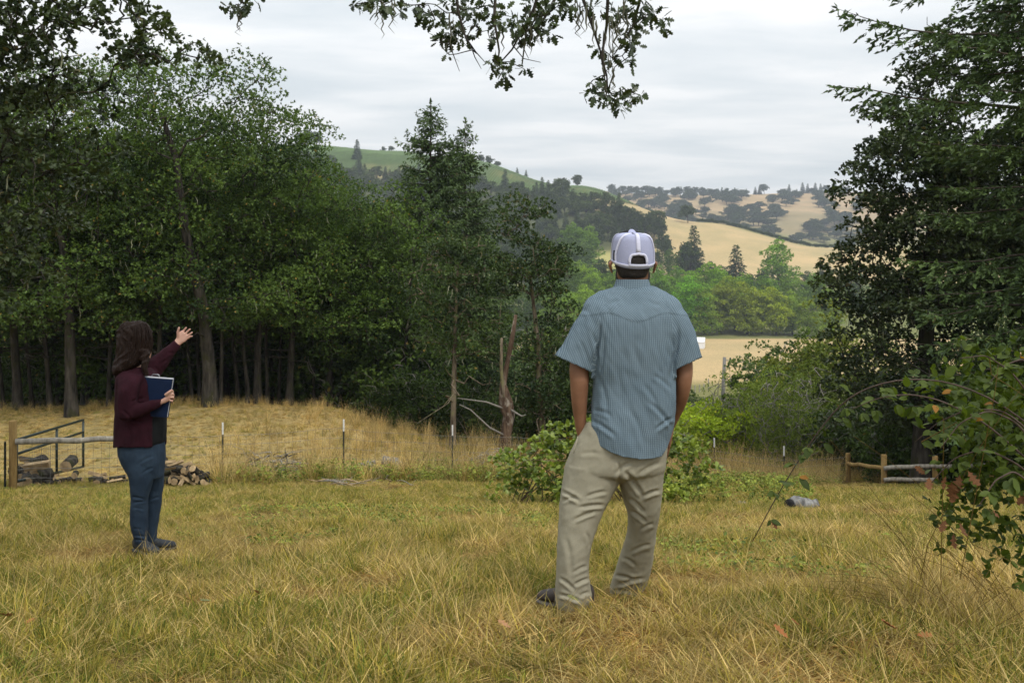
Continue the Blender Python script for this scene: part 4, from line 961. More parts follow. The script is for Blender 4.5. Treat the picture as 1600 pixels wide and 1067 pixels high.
def building(name, px, d, w, dep, wall_h, roof_h, rz, wall, roofm, lab, cat, door=False, win=0, over=0.4):
    b = on_ground(px, d); root = empty(name, b, rz, lab, cat)
    MB().box((0, 0, wall_h / 2 - 0.5), (w, dep, wall_h + 1.0)).build('wall', wall, root)
    W, Dp = w / 2 + over, dep / 2 + over; t = 0.15
    for s in (-1, 1):
        v = [(-W, s * Dp, wall_h - over * roof_h / (dep / 2)), (W, s * Dp, wall_h - over * roof_h / (dep / 2)), (W, 0, wall_h + roof_h), (-W, 0, wall_h + roof_h)]; v2 = [(x, y, z + t) for x, y, z in v]
        MB().add(v + v2, [(0, 1, 2, 3), (7, 6, 5, 4), (0, 4, 5, 1), (1, 5, 6, 2), (2, 6, 7, 3), (3, 7, 4, 0)]).build('roof', roofm, root)
    for s in (-1, 1):
        MB().add([(s * w / 2, -dep / 2, wall_h), (s * w / 2, dep / 2, wall_h), (s * w / 2, 0, wall_h + roof_h - 0.02)], None, [(0, 1, 2)]).build('gable', wall, root)
    if door: MB().box((w * 0.1, -dep / 2 - 0.03, wall_h * 0.38), (w * 0.25, 0.08, wall_h * 0.76)).build('door', mat_plain('shed_door', (0.60, 0.60, 0.62), 0.6, 0.05, 1), root)
    for k in range(win):
        f = MB().box((-w / 2 + (k + 0.7) * w / win * 0.9, -dep / 2 - 0.04, wall_h * 0.58), (w / win * 0.4, 0.10, wall_h * 0.35)).build('window', mat_plain('window_frame', (0.6, 0.6, 0.58), 0.5, 0.05, 1), root)
        MB().box((-w / 2 + (k + 0.7) * w / win * 0.9, -dep / 2 - 0.105, wall_h * 0.58), (w / win * 0.3, 0.03, wall_h * 0.27)).build('pane', mat_plain('window_glass', (0.05, 0.06, 0.07), 0.1, 0.05, 1, 0, 0.6), f)
    return root
WALLW = mat_plain('white_metal_wall', (0.74, 0.75, 0.77), 0.5, 0.03, 0.5); ROOFW = mat_plain('white_metal_roof', (0.80, 0.81, 0.83), 0.45, 0.03, 0.5)
building('shed', 1080, 303, 8.0, 5.0, 1.9, 1.1, -0.25, WALLW, ROOFW, 'small white metal shed standing in the dry valley field', 'shed', True, 0, 0.15)
building('barn', 1164, 960, 9, 7, 4.2, 1.6, 0.5, mat_plain('barn_boards', (0.20, 0.11, 0.08), 0.9, 0.15, 0.5), ROOFW, 'brown barn with a pale roof just past the crest of the dry hillside', 'barn', True, 0)
building('house', 1150, 1575, 26, 12, 4.5, 3.2, 0.1, mat_plain('house_wall', (0.50, 0.50, 0.48), 0.8, 0.05, 0.2), mat_plain('house_roof', (0.34, 0.36, 0.36), 0.8, 0.05, 0.2), 'long pale house among conifers on the crest of the most distant ridge', 'house', False, 4)
for k, px in enumerate((1080, 1086, 1093, 1100, 1107)):
    b = on_ground(px, 196 + k * 2); h = 1.5 if k != 4 else 2.4; o = MB().tube([(0, 0, -0.4), (0, 0, h)], 0.11, 6).build('field_post', WOOD_G, None, False, b); tag(o, 'thin grey post at the near edge of the dry valley field', 'fence post', 'posts at the near edge of the dry valley field')

# bramble bush behind the man
def bramble_bush():
    d = 13.0; b = on_ground(930, d); root = empty('bramble_bush', b, 0, 'sprawling leafy bramble bush growing in front of the wire fence behind the man', 'bush'); rr = np.random.default_rng(77)
    bl = [blob(b, 880, 700, 13.0, 0.38, 0.40), blob(b, 845, 725, 12.8, 0.42, 0.33), blob(b, 798, 740, 12.8, 0.34, 0.25), blob(b, 930, 700, 13.2, 0.42, 0.42), blob(b, 1000, 715, 13.3, 0.50, 0.42), blob(b, 1058, 712, 13.2, 0.36, 0.40), blob(b, 1090, 748, 13.0, 0.26, 0.22), blob(b, 880, 755, 12.7, 0.50, 0.22), blob(b, 1030, 755, 12.9, 0.45, 0.22), blob(b, 778, 764, 12.7, 0.22, 0.14)]
    cl = crown_points(rr, 210, bl, 0.11, 3.0); cl = cl[(cl[:, 2] > 0.22) | (rr.random(len(cl)) < 0.35)]
    V, Fc, tint, cc = rosettes(rr, cl, 0.13 * rr.uniform(0.7, 1.3, len(cl)), 7, 4, 0.066, T_OVAL, 0.95, up=0.7)
    z = V[Fc[:, 0], 2]; tint = np.clip(tint, 0, 1)
    me = raw_mesh('foliage', V, Fc, LM['bush'], None, True, {'tint': ('FACE', 'FLOAT', tint)}); link('foliage', me, root)['kind'] = 'stuff'
    mb = MB()
    for k in range(46):
        a = np.array([rr.uniform(-1.1, 1.25), rr.normal(0, 0.2), -0.05]); c = cl[rr.integers(len(cl))]
        mb.tube(curve(a, c + np.array([0, 0, 0.06]), rr, 6, 0.18, 0.04), np.linspace(0.008, 0.003, 6), 5, False)
    mb.build('cane', mat_plain('bramble_cane', (0.09, 0.06, 0.035), 0.8, 0.3, 20), root)['kind'] = 'stuff'
    root.location = b
bramble_bush()

# foreground bramble on the right: each leaf a piece of its own
def fore_bramble():
    d0 = 3.7; b = on_ground(1640, d0); root = empty('bramble', b, 0, 'arching bramble with big oval leaves close to the camera at the right edge', 'bramble'); rr = np.random.default_rng(88)
    LB = mat_leaf('large_bramble_leaf', (0.032, 0.055, 0.008), (0.115, 0.160, 0.020), (0.36, 0.17, 0.03), 0.5, 0.42, 0.22); LD = mat_plain('dead_leaf', (0.085, 0.035, 0.012), 0.8, 0.35, 30, 0.3, c2=(0.20, 0.085, 0.03)); CN = mat_plain('purple_cane', (0.075, 0.05, 0.04), 0.7, 0.25, 30)
    lm = []
    for k in range(8):
        V, f, own = leaves(np.zeros((1, 3)), np.array([[0, 1.0, 0]]), np.array([[0, 0, 1.0]]), np.array([1.0]), np.array([0.62 + 0.1 * rr.random()]), T_OVAL)
        if k == 7: V, f, own = leaves(np.zeros((1, 3)), np.array([[0, 1.0, 0]]), np.array([[0, 0, 1.0]]), np.array([1.0]), np.array([0.8]), T_OAK)
        V[:, 2] += -0.18 * V[:, 1] ** 2 + 0.03 * rr.normal(0, 1, len(V)) * (V[:, 1] > 0.1)
        lm.append(raw_mesh('leaf', V, f, LB if k < 7 else LD, None, True, {'tint': ('FACE', 'FLOAT', np.full(len(f), 0.15 + 0.11 * k if k != 6 else 0.99))}))
    canes = [[(1176, 845, 4.1), (1215, 772, 4.0), (1252, 712, 3.95), (1292, 655, 3.9), (1330, 615, 3.85), (1395, 592, 3.8), (1475, 592, 3.75), (1560, 625, 3.7), (1640, 690, 3.65)],
             [(1330, 640, 3.7), (1370, 622, 3.65), (1420, 615, 3.6), (1470, 625, 3.6), (1540, 660, 3.6), (1630, 740, 3.6)],
             [(1470, 700, 3.5), (1500, 660, 3.5), (1545, 640, 3.5), (1590, 660, 3.5), (1650, 740, 3.5)],
             [(1500, 560, 3.6), (1540, 555, 3.6), (1580, 580, 3.6), (1640, 660, 3.6)],
             [(1450, 760, 3.6), (1490, 715, 3.55), (1540, 700, 3.5), (1600, 730, 3.5), (1650, 800, 3.5)],
             [(1530, 790, 3.4), (1555, 750, 3.4), (1585, 735, 3.4), (1640, 780, 3.4)],
             [(1430, 690, 3.9), (1465, 660, 3.85), (1510, 640, 3.8), (1570, 640, 3.8), (1660, 720, 3.8)],
             [(1545, 600, 3.9), (1570, 570, 3.9), (1600, 560, 3.9), (1650, 600, 3.9)]]
    tot = 0
    for ci, cpts in enumerate(canes):
        cp = np.array([P(*q) for q in cpts]) - b; t = np.linspace(0, 1, len(cp)); tt = np.linspace(0, 1, 28); cs = np.stack([np.interp(tt, t, cp[:, i]) for i in range(3)], -1)
        for _ in range(3): cs[1:-1] = 0.25 * cs[:-2] + 0.5 * cs[1:-1] + 0.25 * cs[2:]
        mb = MB(); mb.tube(cs, np.linspace(0.0016, 0.0042, 28) if ci else np.linspace(0.0017, 0.0034, 28), 6)
        cane = mb.build('cane', CN, root, True)
        L = np.linalg.norm(np.diff(cs, axis=0), axis=1).sum(); n = int(L / 0.045)
        for k in range(n):
            u = (k + 0.5) / n
            if ci == 0 and (u < 0.06 or (u < 0.2 and rr.random() < 0.35)): continue
            q = np.array([np.interp(u, tt, cs[:, i]) for i in range(3)]); tang = nrm(np.array([np.interp(min(1, u + 0.03), tt, cs[:, i]) for i in range(3)]) - q)
            pet = nrm(np.array([rr.normal(0, 1), rr.normal(-0.5, 0.7), rr.normal(0.1, 0.8)])); pet = nrm(pet - tang * (pet @ tang) * 0.7); e = q + pet * rr.uniform(0.02, 0.045)
            m2 = 3 if rr.random() < 0.75 else 2
            for j in range(m2):
                if tot >= 296: break
                dr = nrm(pet + rr.normal(0, 0.25, 3) + (j - 1) * 0.9 * nrm(np.cross(pet, np.array([0, 0, 1.0])))); nn = nrm(np.array([rr.normal(0, 0.35), -0.55 + rr.normal(0, 0.35), 0.75])); sd = nrm(np.cross(dr, nn)); nn = np.cross(sd, dr)
                s = rr.uniform(0.034, 0.056) * (1.1 if j == 1 else 0.9); dead = q[2] + b[2] < -0.75 and rr.random() < 0.10
                o = link('leaf', lm[7 if dead else (6 if rr.random() < 0.03 else rr.integers(0, 6))], cane)
                M = Matrix(((sd[0], dr[0], nn[0], e[0]), (sd[1], dr[1], nn[1], e[1]), (sd[2], dr[2], nn[2], e[2]), (0, 0, 0, 1))); o.matrix_local = M @ Matrix.Diagonal((s, s, s, 1)); tot += 1
    # the shaded tangle behind, too dense to pick apart
    bl = [blob(b, 1580, 690, 4.3, 0.28, 0.36), blob(b, 1570, 790, 4.3, 0.26, 0.24), blob(b, 1600, 850, 4.2, 0.2, 0.14), blob(b, 1530, 660, 4.5, 0.18, 0.20), blob(b, 1560, 600, 4.5, 0.2, 0.16), blob(b, 1490, 625, 4.4, 0.15, 0.12), blob(b, 1525, 560, 4.5, 0.14, 0.12), blob(b, 1510, 800, 4.4, 0.14, 0.16), blob(b, 1640, 600, 4.2, 0.25, 0.25), blob(b, 1530, 745, 4.4, 0.14, 0.10)]
    cl = crown_points(rr, 180, bl, 0.06, 3.0); V, Fc, tint, cc = rosettes(rr, cl, 0.10, 6, 3, 0.036, T_OVAL, 0.85, up=0.5)
    me = raw_mesh('foliage', V, Fc, LB, None, True, {'tint': ('FACE', 'FLOAT', tint * 0.8)}); link('foliage', me, root)['kind'] = 'stuff'
    for k, (px, row, d, s) in enumerate(((1487, 752, 3.5, 0.075), (1500, 742, 3.55, 0.06), (1478, 742, 3.52, 0.05), (1500, 815, 3.6, 0.06), (1478, 812, 3.65, 0.05), (1490, 832, 3.6, 0.055), (1452, 745, 3.5, 0.05), (1512, 735, 3.5, 0.06))):
        o = link('dead_leaf', lm[7], root, P(px, row, d) - b); o.rotation_euler = (rr.uniform(-2.2, -1.2), rr.uniform(-0.6, 0.6), rr.uniform(-0.8, 0.8)); o.scale = (s, s, s)
fore_bramble()

# oak over the camera: trunk out of view, twigs hanging into the top of the picture
def overhang():
    b = np.array([-5.6, 4.4, gz(-5.6, 4.4)]); root = empty('oak_tree', b, 0, 'lichen hung oak branches drooping into view along the top of the picture', 'tree'); rr = np.random.default_rng(99); D = 7.0
    spots = [(375, 8, 16), (395, 0, 14), (360, 14, 9), (555, 8, 10), (600, 8, 18), (625, 18, 11), (580, 2, 12), (663, 20, 14), (680, 32, 12), (700, 52, 16), (690, 62, 12), (722, 58, 14), (705, 10, 20), (735, 15, 18), (770, 12, 16), (776, 40, 11), (800, 32, 20), (830, 45, 18), (815, 60, 14), (850, 25, 16), (860, 52, 12), (872, 10, 16), (892, 12, 12), (840, 6, 18),
             (777, 105, 15), (786, 116, 12), (770, 98, 9), (819, 108, 7), (702, 86, 6), (922, 12, 10), (960, 20, 18), (985, 40, 18), (1000, 10, 20), (1022, 25, 16), (1036, 40, 10), (985, 65, 12), (990, 74, 9), (935, 76, 9), (957, 92, 12), (986, 96, 8), (925, 147, 14), (945, 150, 17), (965, 158, 16), (985, 150, 15), (998, 148, 10), (962, 172, 9), (926, 126, 8), (765, 60, 8), (745, 40, 10), (650, 8, 9)]
    cl = np.array([P(x, y, D + rr.normal(0, 0.25)) - b for x, y, r in spots]); rad = np.array([r for x, y, r in spots]) / F * D
    tp = np.array([(0, 0, -0.5), (0, 0, 0), (0.05, 0.05, 1.5), (0.15, 0.1, 3.0), (0.1, 0.1, 4.5), (0, 0.3, 6.5), (0.2, 0.2, 8.5)]); mb = MB(); mb.tube(tp, [0.5, 0.40, 0.32, 0.29, 0.24, 0.16, 0.06], 12, False)
    limb = np.array([tp[3], P(-300, -120, 5.6) - b, P(150, -190, 6.6) - b, P(420, -150, 6.9) - b, P(650, -110, 7.0) - b, P(830, -95, 7.1) - b, P(1010, -70, 7.0) - b]); lr = [0.17, 0.13, 0.10, 0.075, 0.055, 0.04, 0.02]
    mb.tube(limb, lr, 9, False)
    wood = [np.vstack([limb[3:]]), list(lr[3:])]
    nodes = [limb[i] * (1 - t) + limb[i + 1] * t for i in range(2, 6) for t in (0, 0.33, 0.66)] + [limb[-1]]; nr_ = [0.03] * len(nodes)
    for path in ([(705, -100), (712, -20), (716, 20), (728, 60), (745, 84)], [(760, -95), (775, -20), (772, 30), (780, 80), (778, 100)], [(835, -95), (845, -20), (832, 20), (818, 45), (800, 78), (782, 98)], [(880, -90), (872, -10), (850, 30), (822, 50), (816, 100)],
                 [(900, -85), (908, -10), (925, 40), (938, 80), (946, 130)], [(985, -75), (950, -10), (948, 40), (940, 90), (948, 118), (950, 145)], [(1005, -70), (1000, 0), (990, 40), (960, 85)], [(640, -110), (610, -20), (600, 5)], [(420, -150), (385, -30), (378, 5)]):
        pp = np.array([P(x, y, D + 0.06 * math.sin(x + y)) - b for x, y in path]); mb.tube(pp, np.linspace(0.016, 0.0045, len(pp)), 6, False)
        for q in pp[1:]: nodes.append(q); nr_.append(0.008)
    branch_out(mb, rr, np.array(nodes), nr_, cl, 5, 0.0042, None, 0)
    # bare twigs
    for path in ([(735, 70), (742, 90), (752, 108), (718, 112)][:3], [(700, 62), (708, 85), (718, 112)], [(800, 70), (818, 92), (845, 98)], [(810, 60), (826, 92)], [(740, 78), (760, 100)]):
        pp = np.array([P(x, y, D) - b for x, y in path]); mb.tube(pp, np.linspace(0.005, 0.002, len(pp)), 5, False)
    # the rest of the crown, above and behind the view
    up = crown_points(rr, 64, [(0, 0.2, 7.2, 2.6, 2.2, 1.8), (-1.6, -0.8, 5.6, 1.6, 1.6, 1.2), (3.2, -1.9, 6.6, 3.0, 2.3, 1.1), (6.6, -2.3, 6.2, 3.0, 2.2, 1.0)], 0.62); branch_out(mb, rr, tp[3:], [0.29, 0.24, 0.16, 0.06], up, 5, 0.014, None, 0)
    V, Fc, tint, _ = rosettes(rr, up, 0.7, 26, 4, 0.11, T_QUAD, 0.7); link('crown', raw_mesh('crown', V, Fc, LM['oak_dark'], None, False, {'tint': ('FACE', 'FLOAT', tint)}), root)
    mb.build('trunk', BARK, root, True)
    lm = []
    for k in range(5):
        V, f, own = leaves(np.zeros((1, 3)), np.array([[0, 1.0, 0]]), np.array([[0, 0, 1.0]]), np.array([1.0]), np.array([0.78]), T_OAK); V[:, 2] += -0.25 * V[:, 1] ** 2 + 0.05 * np.sin(V[:, 0] * 7 + k)
        lm.append(raw_mesh('leaf', V, f, LM['oak_dark'], None, True, {'tint': ('FACE', 'FLOAT', np.full(len(f), 0.1 + 0.17 * k))}))
    n = 0; bs, ds, ns, ls = [], [], [], []
    for c, r in zip(cl, rad):
        m_ = max(6, int(26 * (r / 0.07) ** 1.6))
        for k in range(m_):
            off = ball(rr, 1)[0] * r * np.array([1, 1, 0.85]); dr = nrm(off + rr.normal(0, 0.5, 3) * r + np.array([0, 0, -0.2]) * r); nn = nrm(rr.normal(0, 0.6, 3) + np.array([0, -0.3, 0.7])); s = rr.uniform(0.05, 0.085)
            if k < 6 and n < 290:
                sd = nrm(np.cross(dr, nn)); n2 = np.cross(sd, dr); p = c + off; o = link('leaf', lm[rr.integers(5)], root)
                o.matrix_local = Matrix(((sd[0], dr[0], n2[0], p[0]), (sd[1], dr[1], n2[1], p[1]), (sd[2], dr[2], n2[2], p[2]), (0, 0, 0, 1))) @ Matrix.Diagonal((s, s, s, 1)); n += 1
            else: bs.append(c + off); ds.append(dr); ns.append(nn); ls.append(s)
    V, f, own = leaves(np.array(bs), np.array(ds), np.array(ns), np.array(ls), np.array(ls) * 0.78, T_OAK)
    link('small_leaf', raw_mesh('small_leaf', V, f, LM['oak_dark'], None, True, {'tint': ('FACE', 'FLOAT', np.clip(rr.normal(0.4, 0.2, len(bs)), 0, 0.9)[own])}), root)['kind'] = 'stuff'
    anch = np.array([P(x, y, D) - b for x, y in ((840, 10), (850, 25), (835, 35), (828, 20), (870, 0), (935, 5), (945, 30), (950, 60), (946, 90), (948, 110), (960, 40), (780, 20), (715, 30), (700, 20), (610, 0), (378, 12), (970, 15), (910, 10))])
    ms = MB()
    for k in range(70):
        p = anch[rr.integers(len(anch))] + rr.normal(0, 0.035, 3); L = rr.uniform(0.08, 0.26); q = np.array([p + np.array([0.02 * math.sin(3 * j + k) * j / 4, 0.01 * math.cos(k + j), -L * j / 5]) for j in range(6)]); ms.tube(q, np.array([0.3, 1, 1, 0.8, 0.5, 0.1]) * rr.uniform(0.003, 0.008), 4, False)
    ms.build('lichen', mat_plain('dark_lichen', (0.12, 0.12, 0.085), 1.0, 0.3, 30), root)['kind'] = 'stuff'
overhang()
# ---------------------------------------------------------------- grass
GM = {}
def grass_mat(name, a, b_, rough=0.7, trans=0.3):
    n = NT(name); t = n.n('ShaderNodeAttribute', attribute_name='tint').outputs['Fac']; oi = n.n('ShaderNodeObjectInfo')
    c = n.ramp(t, [(0.0, a), (1.0, b_)]); c = n.mix(1.0, c, n.ramp(oi.outputs['Random'], [(0.0, (0.50, 0.52, 0.48)), (0.5, (0.98, 0.98, 0.96)), (1.0, (1.35, 1.26, 1.10))]), 'MULTIPLY')
    return n.bsdf(c, rough, None, 0.25, 0.0, trans, c)
GM['straw'] = grass_mat('straw', (0.20, 0.13, 0.032), (0.78, 0.61, 0.26)); GM['green'] = grass_mat('green_blade', (0.045, 0.080, 0.010), (0.27, 0.33, 0.05))
GM['olive'] = grass_mat('olive_blade', (0.17, 0.145, 0.02), (0.52, 0.43, 0.09)); GM['tan'] = grass_mat('tan_stalk', (0.30, 0.20, 0.07), (0.70, 0.53, 0.24)); GM['rust'] = grass_mat('rusty_thatch', (0.14, 0.075, 0.02), (0.50, 0.30, 0.09)); GM['herb'] = grass_mat('herb_leaf', (0.095, 0.14, 0.018), (0.32, 0.37, 0.06), 0.55, 0.3)
grng = np.random.default_rng(2024)
def tuft(n, h, spread, lean, w, mat, curl=0.6, seed=False, flat=0.0):
    """blades as three-part ribbons"""
    r = grng; Vs, Fs, ts = [], [], []; o = 0
    for _ in range(n):
        p = np.append(ball(r, 1, 2)[0][:2] * spread, -0.01); az = r.uniform(0, 6.283); L = h * r.uniform(0.45, 1.15); el = np.pi / 2 - abs(r.normal(0, lean)) - flat * r.uniform(0.5, 1.1); el = max(el, 0.05)
        k = 5; q = [p]; e = el; da = r.normal(0, 0.12)
        for j in range(k - 1):
            q.append(q[-1] + np.array([math.cos(az) * math.cos(e), math.sin(az) * math.cos(e), math.sin(e)]) * L / (k - 1)); e -= curl * r.uniform(0.05, 0.5); az += da
        q = np.array(q); q[:, 2] = np.maximum(q[:, 2], -0.005 + 0.01 * r.random()); ww = w * r.uniform(0.6, 1.3) * np.array([0.7, 1.0, 0.9, 0.6, 0.0])
        sd = nrm(np.cross(q[-1] - q[0] + np.array([0, 0, 1e-3]), r.normal(0, 1, 3)))
        V = np.empty((2 * k, 3)); V[0::2] = q - sd * ww[:, None] / 2; V[1::2] = q + sd * ww[:, None] / 2
        i = np.arange(k - 1) * 2; Fs.append(np.stack([i, i + 1, i + 3, i + 2], -1) + o); Vs.append(V); o += 2 * k; ts += [r.random()] * (k - 1)
        if seed:
            for s in range(7):
                c = q[-1] - (q[-1] - q[-2]) * s * 0.13; dd = nrm(r.normal(0, 0.6, 3) + np.array([0, 0, 0.5])) * 0.018; s2 = nrm(np.cross(dd, r.normal(0, 1, 3))) * 0.003
                Vs.append(np.array([c, c + dd * 0.5 + s2, c + dd, c + dd * 0.5 - s2])); Fs.append(np.array([[0, 1, 2, 3]]) + o); o += 4; ts.append(0.8 + 0.2 * r.random())
    return np.vstack(Vs), np.vstack(Fs), np.array(ts), mat
def herb(n, size, h, spread):
    b = ball(grng, n, 2) * np.array([spread, spread, 0]); b[:, 2] = grng.uniform(0.02, h, n); d = nrm(np.stack([grng.normal(0, 1, n), grng.normal(0, 1, n), grng.normal(0.2, 0.4, n)], -1)); nn = nrm(grng.normal(0, 0.4, (n, 3)) + np.array([0, 0, 1.0]))
    L = size * grng.uniform(0.6, 1.3, n); V, Fc, own = leaves(b, d, nn, L, L * 0.75, T_OVAL); return V, Fc, grng.random(n)[own], 'herb'
def mixt(*parts):
    Vs, Fs, ts, mi, mats = [], [], [], [], []; o = 0
    tri = []; 
    for V, Fc, t, m in parts:
        if m not in mats: mats.append(m)
        if Fc.shape[1] == 3: Fc = np.concatenate([Fc, Fc[:, 2:3]], 1)
        Vs.append(V); Fs.append(Fc + o); ts.append(t); mi += [mats.index(m)] * len(Fc); o += len(V)
    F_ = np.vstack(Fs); t_ = np.concatenate(ts); mi = np.array(mi); is3 = F_[:, 2] == F_[:, 3]
    order = np.concatenate([np.where(~is3)[0], np.where(is3)[0]])
    return raw_mesh('tuft', np.vstack(Vs), [F_[~is3], F_[is3][:, :3]], [GM[m] for m in mats], mi[order], False, {'tint': ('FACE', 'FLOAT', t_[order])})
protos = [
    mixt(tuft(30, 0.19, 0.11, 0.5, 0.0042, 'straw', 0.5, flat=1.05), tuft(14, 0.13, 0.09, 0.5, 0.0045, 'olive')),      # 0-3 flattened straw
    mixt(tuft(32, 0.17, 0.11, 0.4, 0.004, 'straw', 0.4, flat=1.2), tuft(12, 0.12, 0.09, 0.5, 0.004, 'green')),
    mixt(tuft(20, 0.24, 0.11, 0.5, 0.004, 'straw', 0.3, flat=0.95), tuft(10, 0.14, 0.09, 0.5, 0.0045, 'olive'), tuft(10, 0.15, 0.1, 0.5, 0.004, 'rust', flat=1.1)),
    mixt(tuft(22, 0.18, 0.11, 0.7, 0.005, 'rust', 0.6, flat=1.1), tuft(12, 0.17, 0.10, 0.6, 0.0045, 'straw', flat=0.9)),
    mixt(tuft(24, 0.12, 0.09, 0.7, 0.0045, 'green', 0.6), tuft(16, 0.18, 0.10, 0.5, 0.004, 'straw', 0.4, flat=1.0)),     # 4-7 green
    mixt(tuft(28, 0.10, 0.10, 0.75, 0.0045, 'green', 0.7), tuft(16, 0.15, 0.10, 0.7, 0.004, 'olive', 0.4)),
    mixt(tuft(24, 0.15, 0.09, 0.75, 0.0045, 'olive', 0.6), tuft(12, 0.13, 0.08, 0.6, 0.0045, 'green', 0.5), tuft(10, 0.16, 0.1, 0.5, 0.004, 'straw', flat=1.1)),
    mixt(tuft(26, 0.12, 0.10, 0.8, 0.0045, 'olive', 0.6), tuft(16, 0.18, 0.10, 0.5, 0.004, 'straw', 0.4, flat=1.0)),
    mixt(tuft(9, 0.24, 0.07, 0.7, 0.0035, 'straw', 0.35), tuft(10, 0.16, 0.08, 0.5, 0.005, 'olive')),       # 8-9 long bent stalks
    mixt(tuft(8, 0.30, 0.06, 0.8, 0.0035, 'straw', 0.5), tuft(10, 0.14, 0.08, 0.5, 0.005, 'straw', flat=0.8)),
    mixt(tuft(22, 0.75, 0.12, 0.22, 0.006, 'tan', 0.18, True), tuft(20, 0.32, 0.12, 0.4, 0.007, 'straw', 0.5)),       # 10-12 tall seeding grass
    mixt(tuft(18, 0.95, 0.14, 0.26, 0.006, 'tan', 0.16, True), tuft(18, 0.40, 0.12, 0.4, 0.007, 'olive', 0.5)),
    mixt(tuft(24, 0.60, 0.14, 0.3, 0.006, 'straw', 0.25, True), tuft(20, 0.35, 0.12, 0.4, 0.007, 'olive', 0.5)),
    mixt(herb(20, 0.036, 0.11, 0.16), tuft(10, 0.14, 0.1, 0.5, 0.005, 'olive')),                # 13-14 leafy weeds
    mixt(herb(44, 0.045, 0.34, 0.16), tuft(8, 0.36, 0.1, 0.3, 0.005, 'olive', 0.3)),
    mixt(tuft(44, 0.12, 0.15, 0.9, 0.006, 'straw', 0.5, flat=1.1), tuft(10, 0.10, 0.14, 0.8, 0.006, 'tan', 0.5, flat=0.8)),        # 15 dry mat
]
gcol = bpy.data.collections.new('grass_tufts')
for i, me in enumerate(protos):
    o = bpy.data.objects.new('tuft_%02d' % i, me); gcol.objects.link(o)
def scatter_points():
    r = grng; X, Y, K, S = [], [], [], []
    def region(n, d0, d1, px0, px1, kindf, s0, s1, pw=1.0):
        u = r.random(n); d = np.sqrt(d0 ** 2 + u * (d1 ** 2 - d0 ** 2)) if pw == 1.0 else d0 * (d1 / d0) ** u
        px = r.uniform(px0, px1, n); x = (px - 800) / F * d
        k = kindf(x, d, px); ok = k >= 0
        X.append(x[ok]); Y.append(d[ok]); K.append(k[ok]); S.append(r.uniform(s0, s1, n)[ok])
    def near(x, d, px):
        g = 1.7 * fbm(np.stack([x * 0.6, d * 0.6, 0 * x], -1), 3) + 0.05 + 0.50 * np.clip((d - 8.5) / 5, 0, 1) * np.clip((20 - d) / 3, 0, 1) + 0.10 - 0.4 * np.clip((d - 19.5) / 3, 0, 1) * (px < 620)
        g = g + 0.55 * noise3(np.stack([x * 2.6, d * 2.6, 0 * x + 4], -1)); v = r.random(len(x)); kg = r.integers(4, 8, len(x)); ks = r.integers(0, 4, len(x)); th_ = noise3(np.stack([x * 0.9 + 20, d * 0.9, 0 * x], -1)); ks = np.where((th_ > 0.0) & (r.random(len(x)) < 0.8), 3, ks); kl = r.integers(8, 10, len(x))
        k = np.where(g + r.normal(0, 0.18, len(x)) > 0.05, kg, ks); k = np.where(v < np.where(d < 9, 0.045, 0.015), kl, k)
        k = np.where((d > 19.5) & (px < 640) & (r.random(len(x)) < 0.55), 15, k)
        hb = fbm(np.stack([x * 0.8 + 9, d * 0.8, 0 * x], -1), 2) > 0.55; k = np.where(hb & (r.random(len(x)) < 0.22) & (d > 7), 13, k)
        return k
    region(40000, 2.6, 9.5, -60, 1660, near, 0.45, 0.9)
    region(38000, 9.5, 20.5, -60, 1660, near, 0.5, 0.85)
    region(20000, 20.5, 31, -80, 1680, near, 0.5, 0.85)
    def tall(x, d, px):
        m = noise3(np.stack([x * 0.7 + 3, d * 0.7, 0 * x], -1)); dens = np.where(px < 330, 0.02, np.where(px < 480, 0.10, np.where(px < 740, 0.45, np.where(px < 1060, 0.5, 0.40))))
        line = np.interp(px, [-100, 0, 348, 537, 707, 900, 1116, 1225, 1325, 1700], [17.2, 17.2, 20.3, 21.4, 23.2, 24, 24, 23, 23, 23]); ok = (d > line - np.where(px > 1040, 3.0, 1.2)) & (r.random(len(x)) < dens * (0.55 + 0.9 * np.clip(m + 0.3, 0, 1)))
        ok &= ~((px > 1270) & (d < 25.5))
        return np.where(ok, r.integers(10, 13, len(x)), -1)
    region(5600, 16, 28.5, 330, 1500, tall, 0.40, 0.9)
    def crest(x, d, px): return np.where(r.random(len(x)) < 0.6, 12, 10)
    region(420, 28.8, 31, -80, 640, crest, 0.25, 0.5)
    def weeds(x, d, px):
        line = np.interp(px, [330, 537, 707, 760], [20.3, 21.4, 23.2, 23.5]); m = noise3(np.stack([x * 0.9, d * 0.9, 0 * x + 7], -1)); return np.where((np.abs(d - line + 0.6 + 1.2 * m) < 1.5) & (m + 0.5 * noise3(np.stack([x * 2.4, d * 2.4, 0 * x + 1], -1)) + r.normal(0, 0.2, len(x)) > -0.02), np.where(r.random(len(x)) < 0.55, 14, np.where(r.random(len(x)) < 0.5, 13, r.integers(11, 13, len(x)))), -1)
    region(3600, 17, 24.5, 340, 800, weeds, 0.5, 1.4)
    def weeds2(x, d, px):
        m = noise3(np.stack([x * 0.9 + 5, d * 0.9, 0 * x + 7], -1)); return np.where(m > 0.0, np.where(r.random(len(x)) < 0.5, 14, 13), -1)
    region(620, 12.5, 21, 1040, 1270, weeds2, 0.6, 1.0)
    def fence_herbs(x, d, px): return np.where(noise3(np.stack([x * 0.8 + 9, d * 0.8, 0 * x + 2], -1)) > -0.2, np.where(r.random(len(x)) < 0.6, 14, r.integers(11, 13, len(x))), -1)
    region(1500, 21.5, 26.5, 1030, 1310, fence_herbs, 0.6, 1.25)
    def weeds3(x, d, px):
        m = noise3(np.stack([x * 1.1 + 2, d * 1.1, 0 * x + 3], -1)); return np.where(m > 0.12, 13, -1)
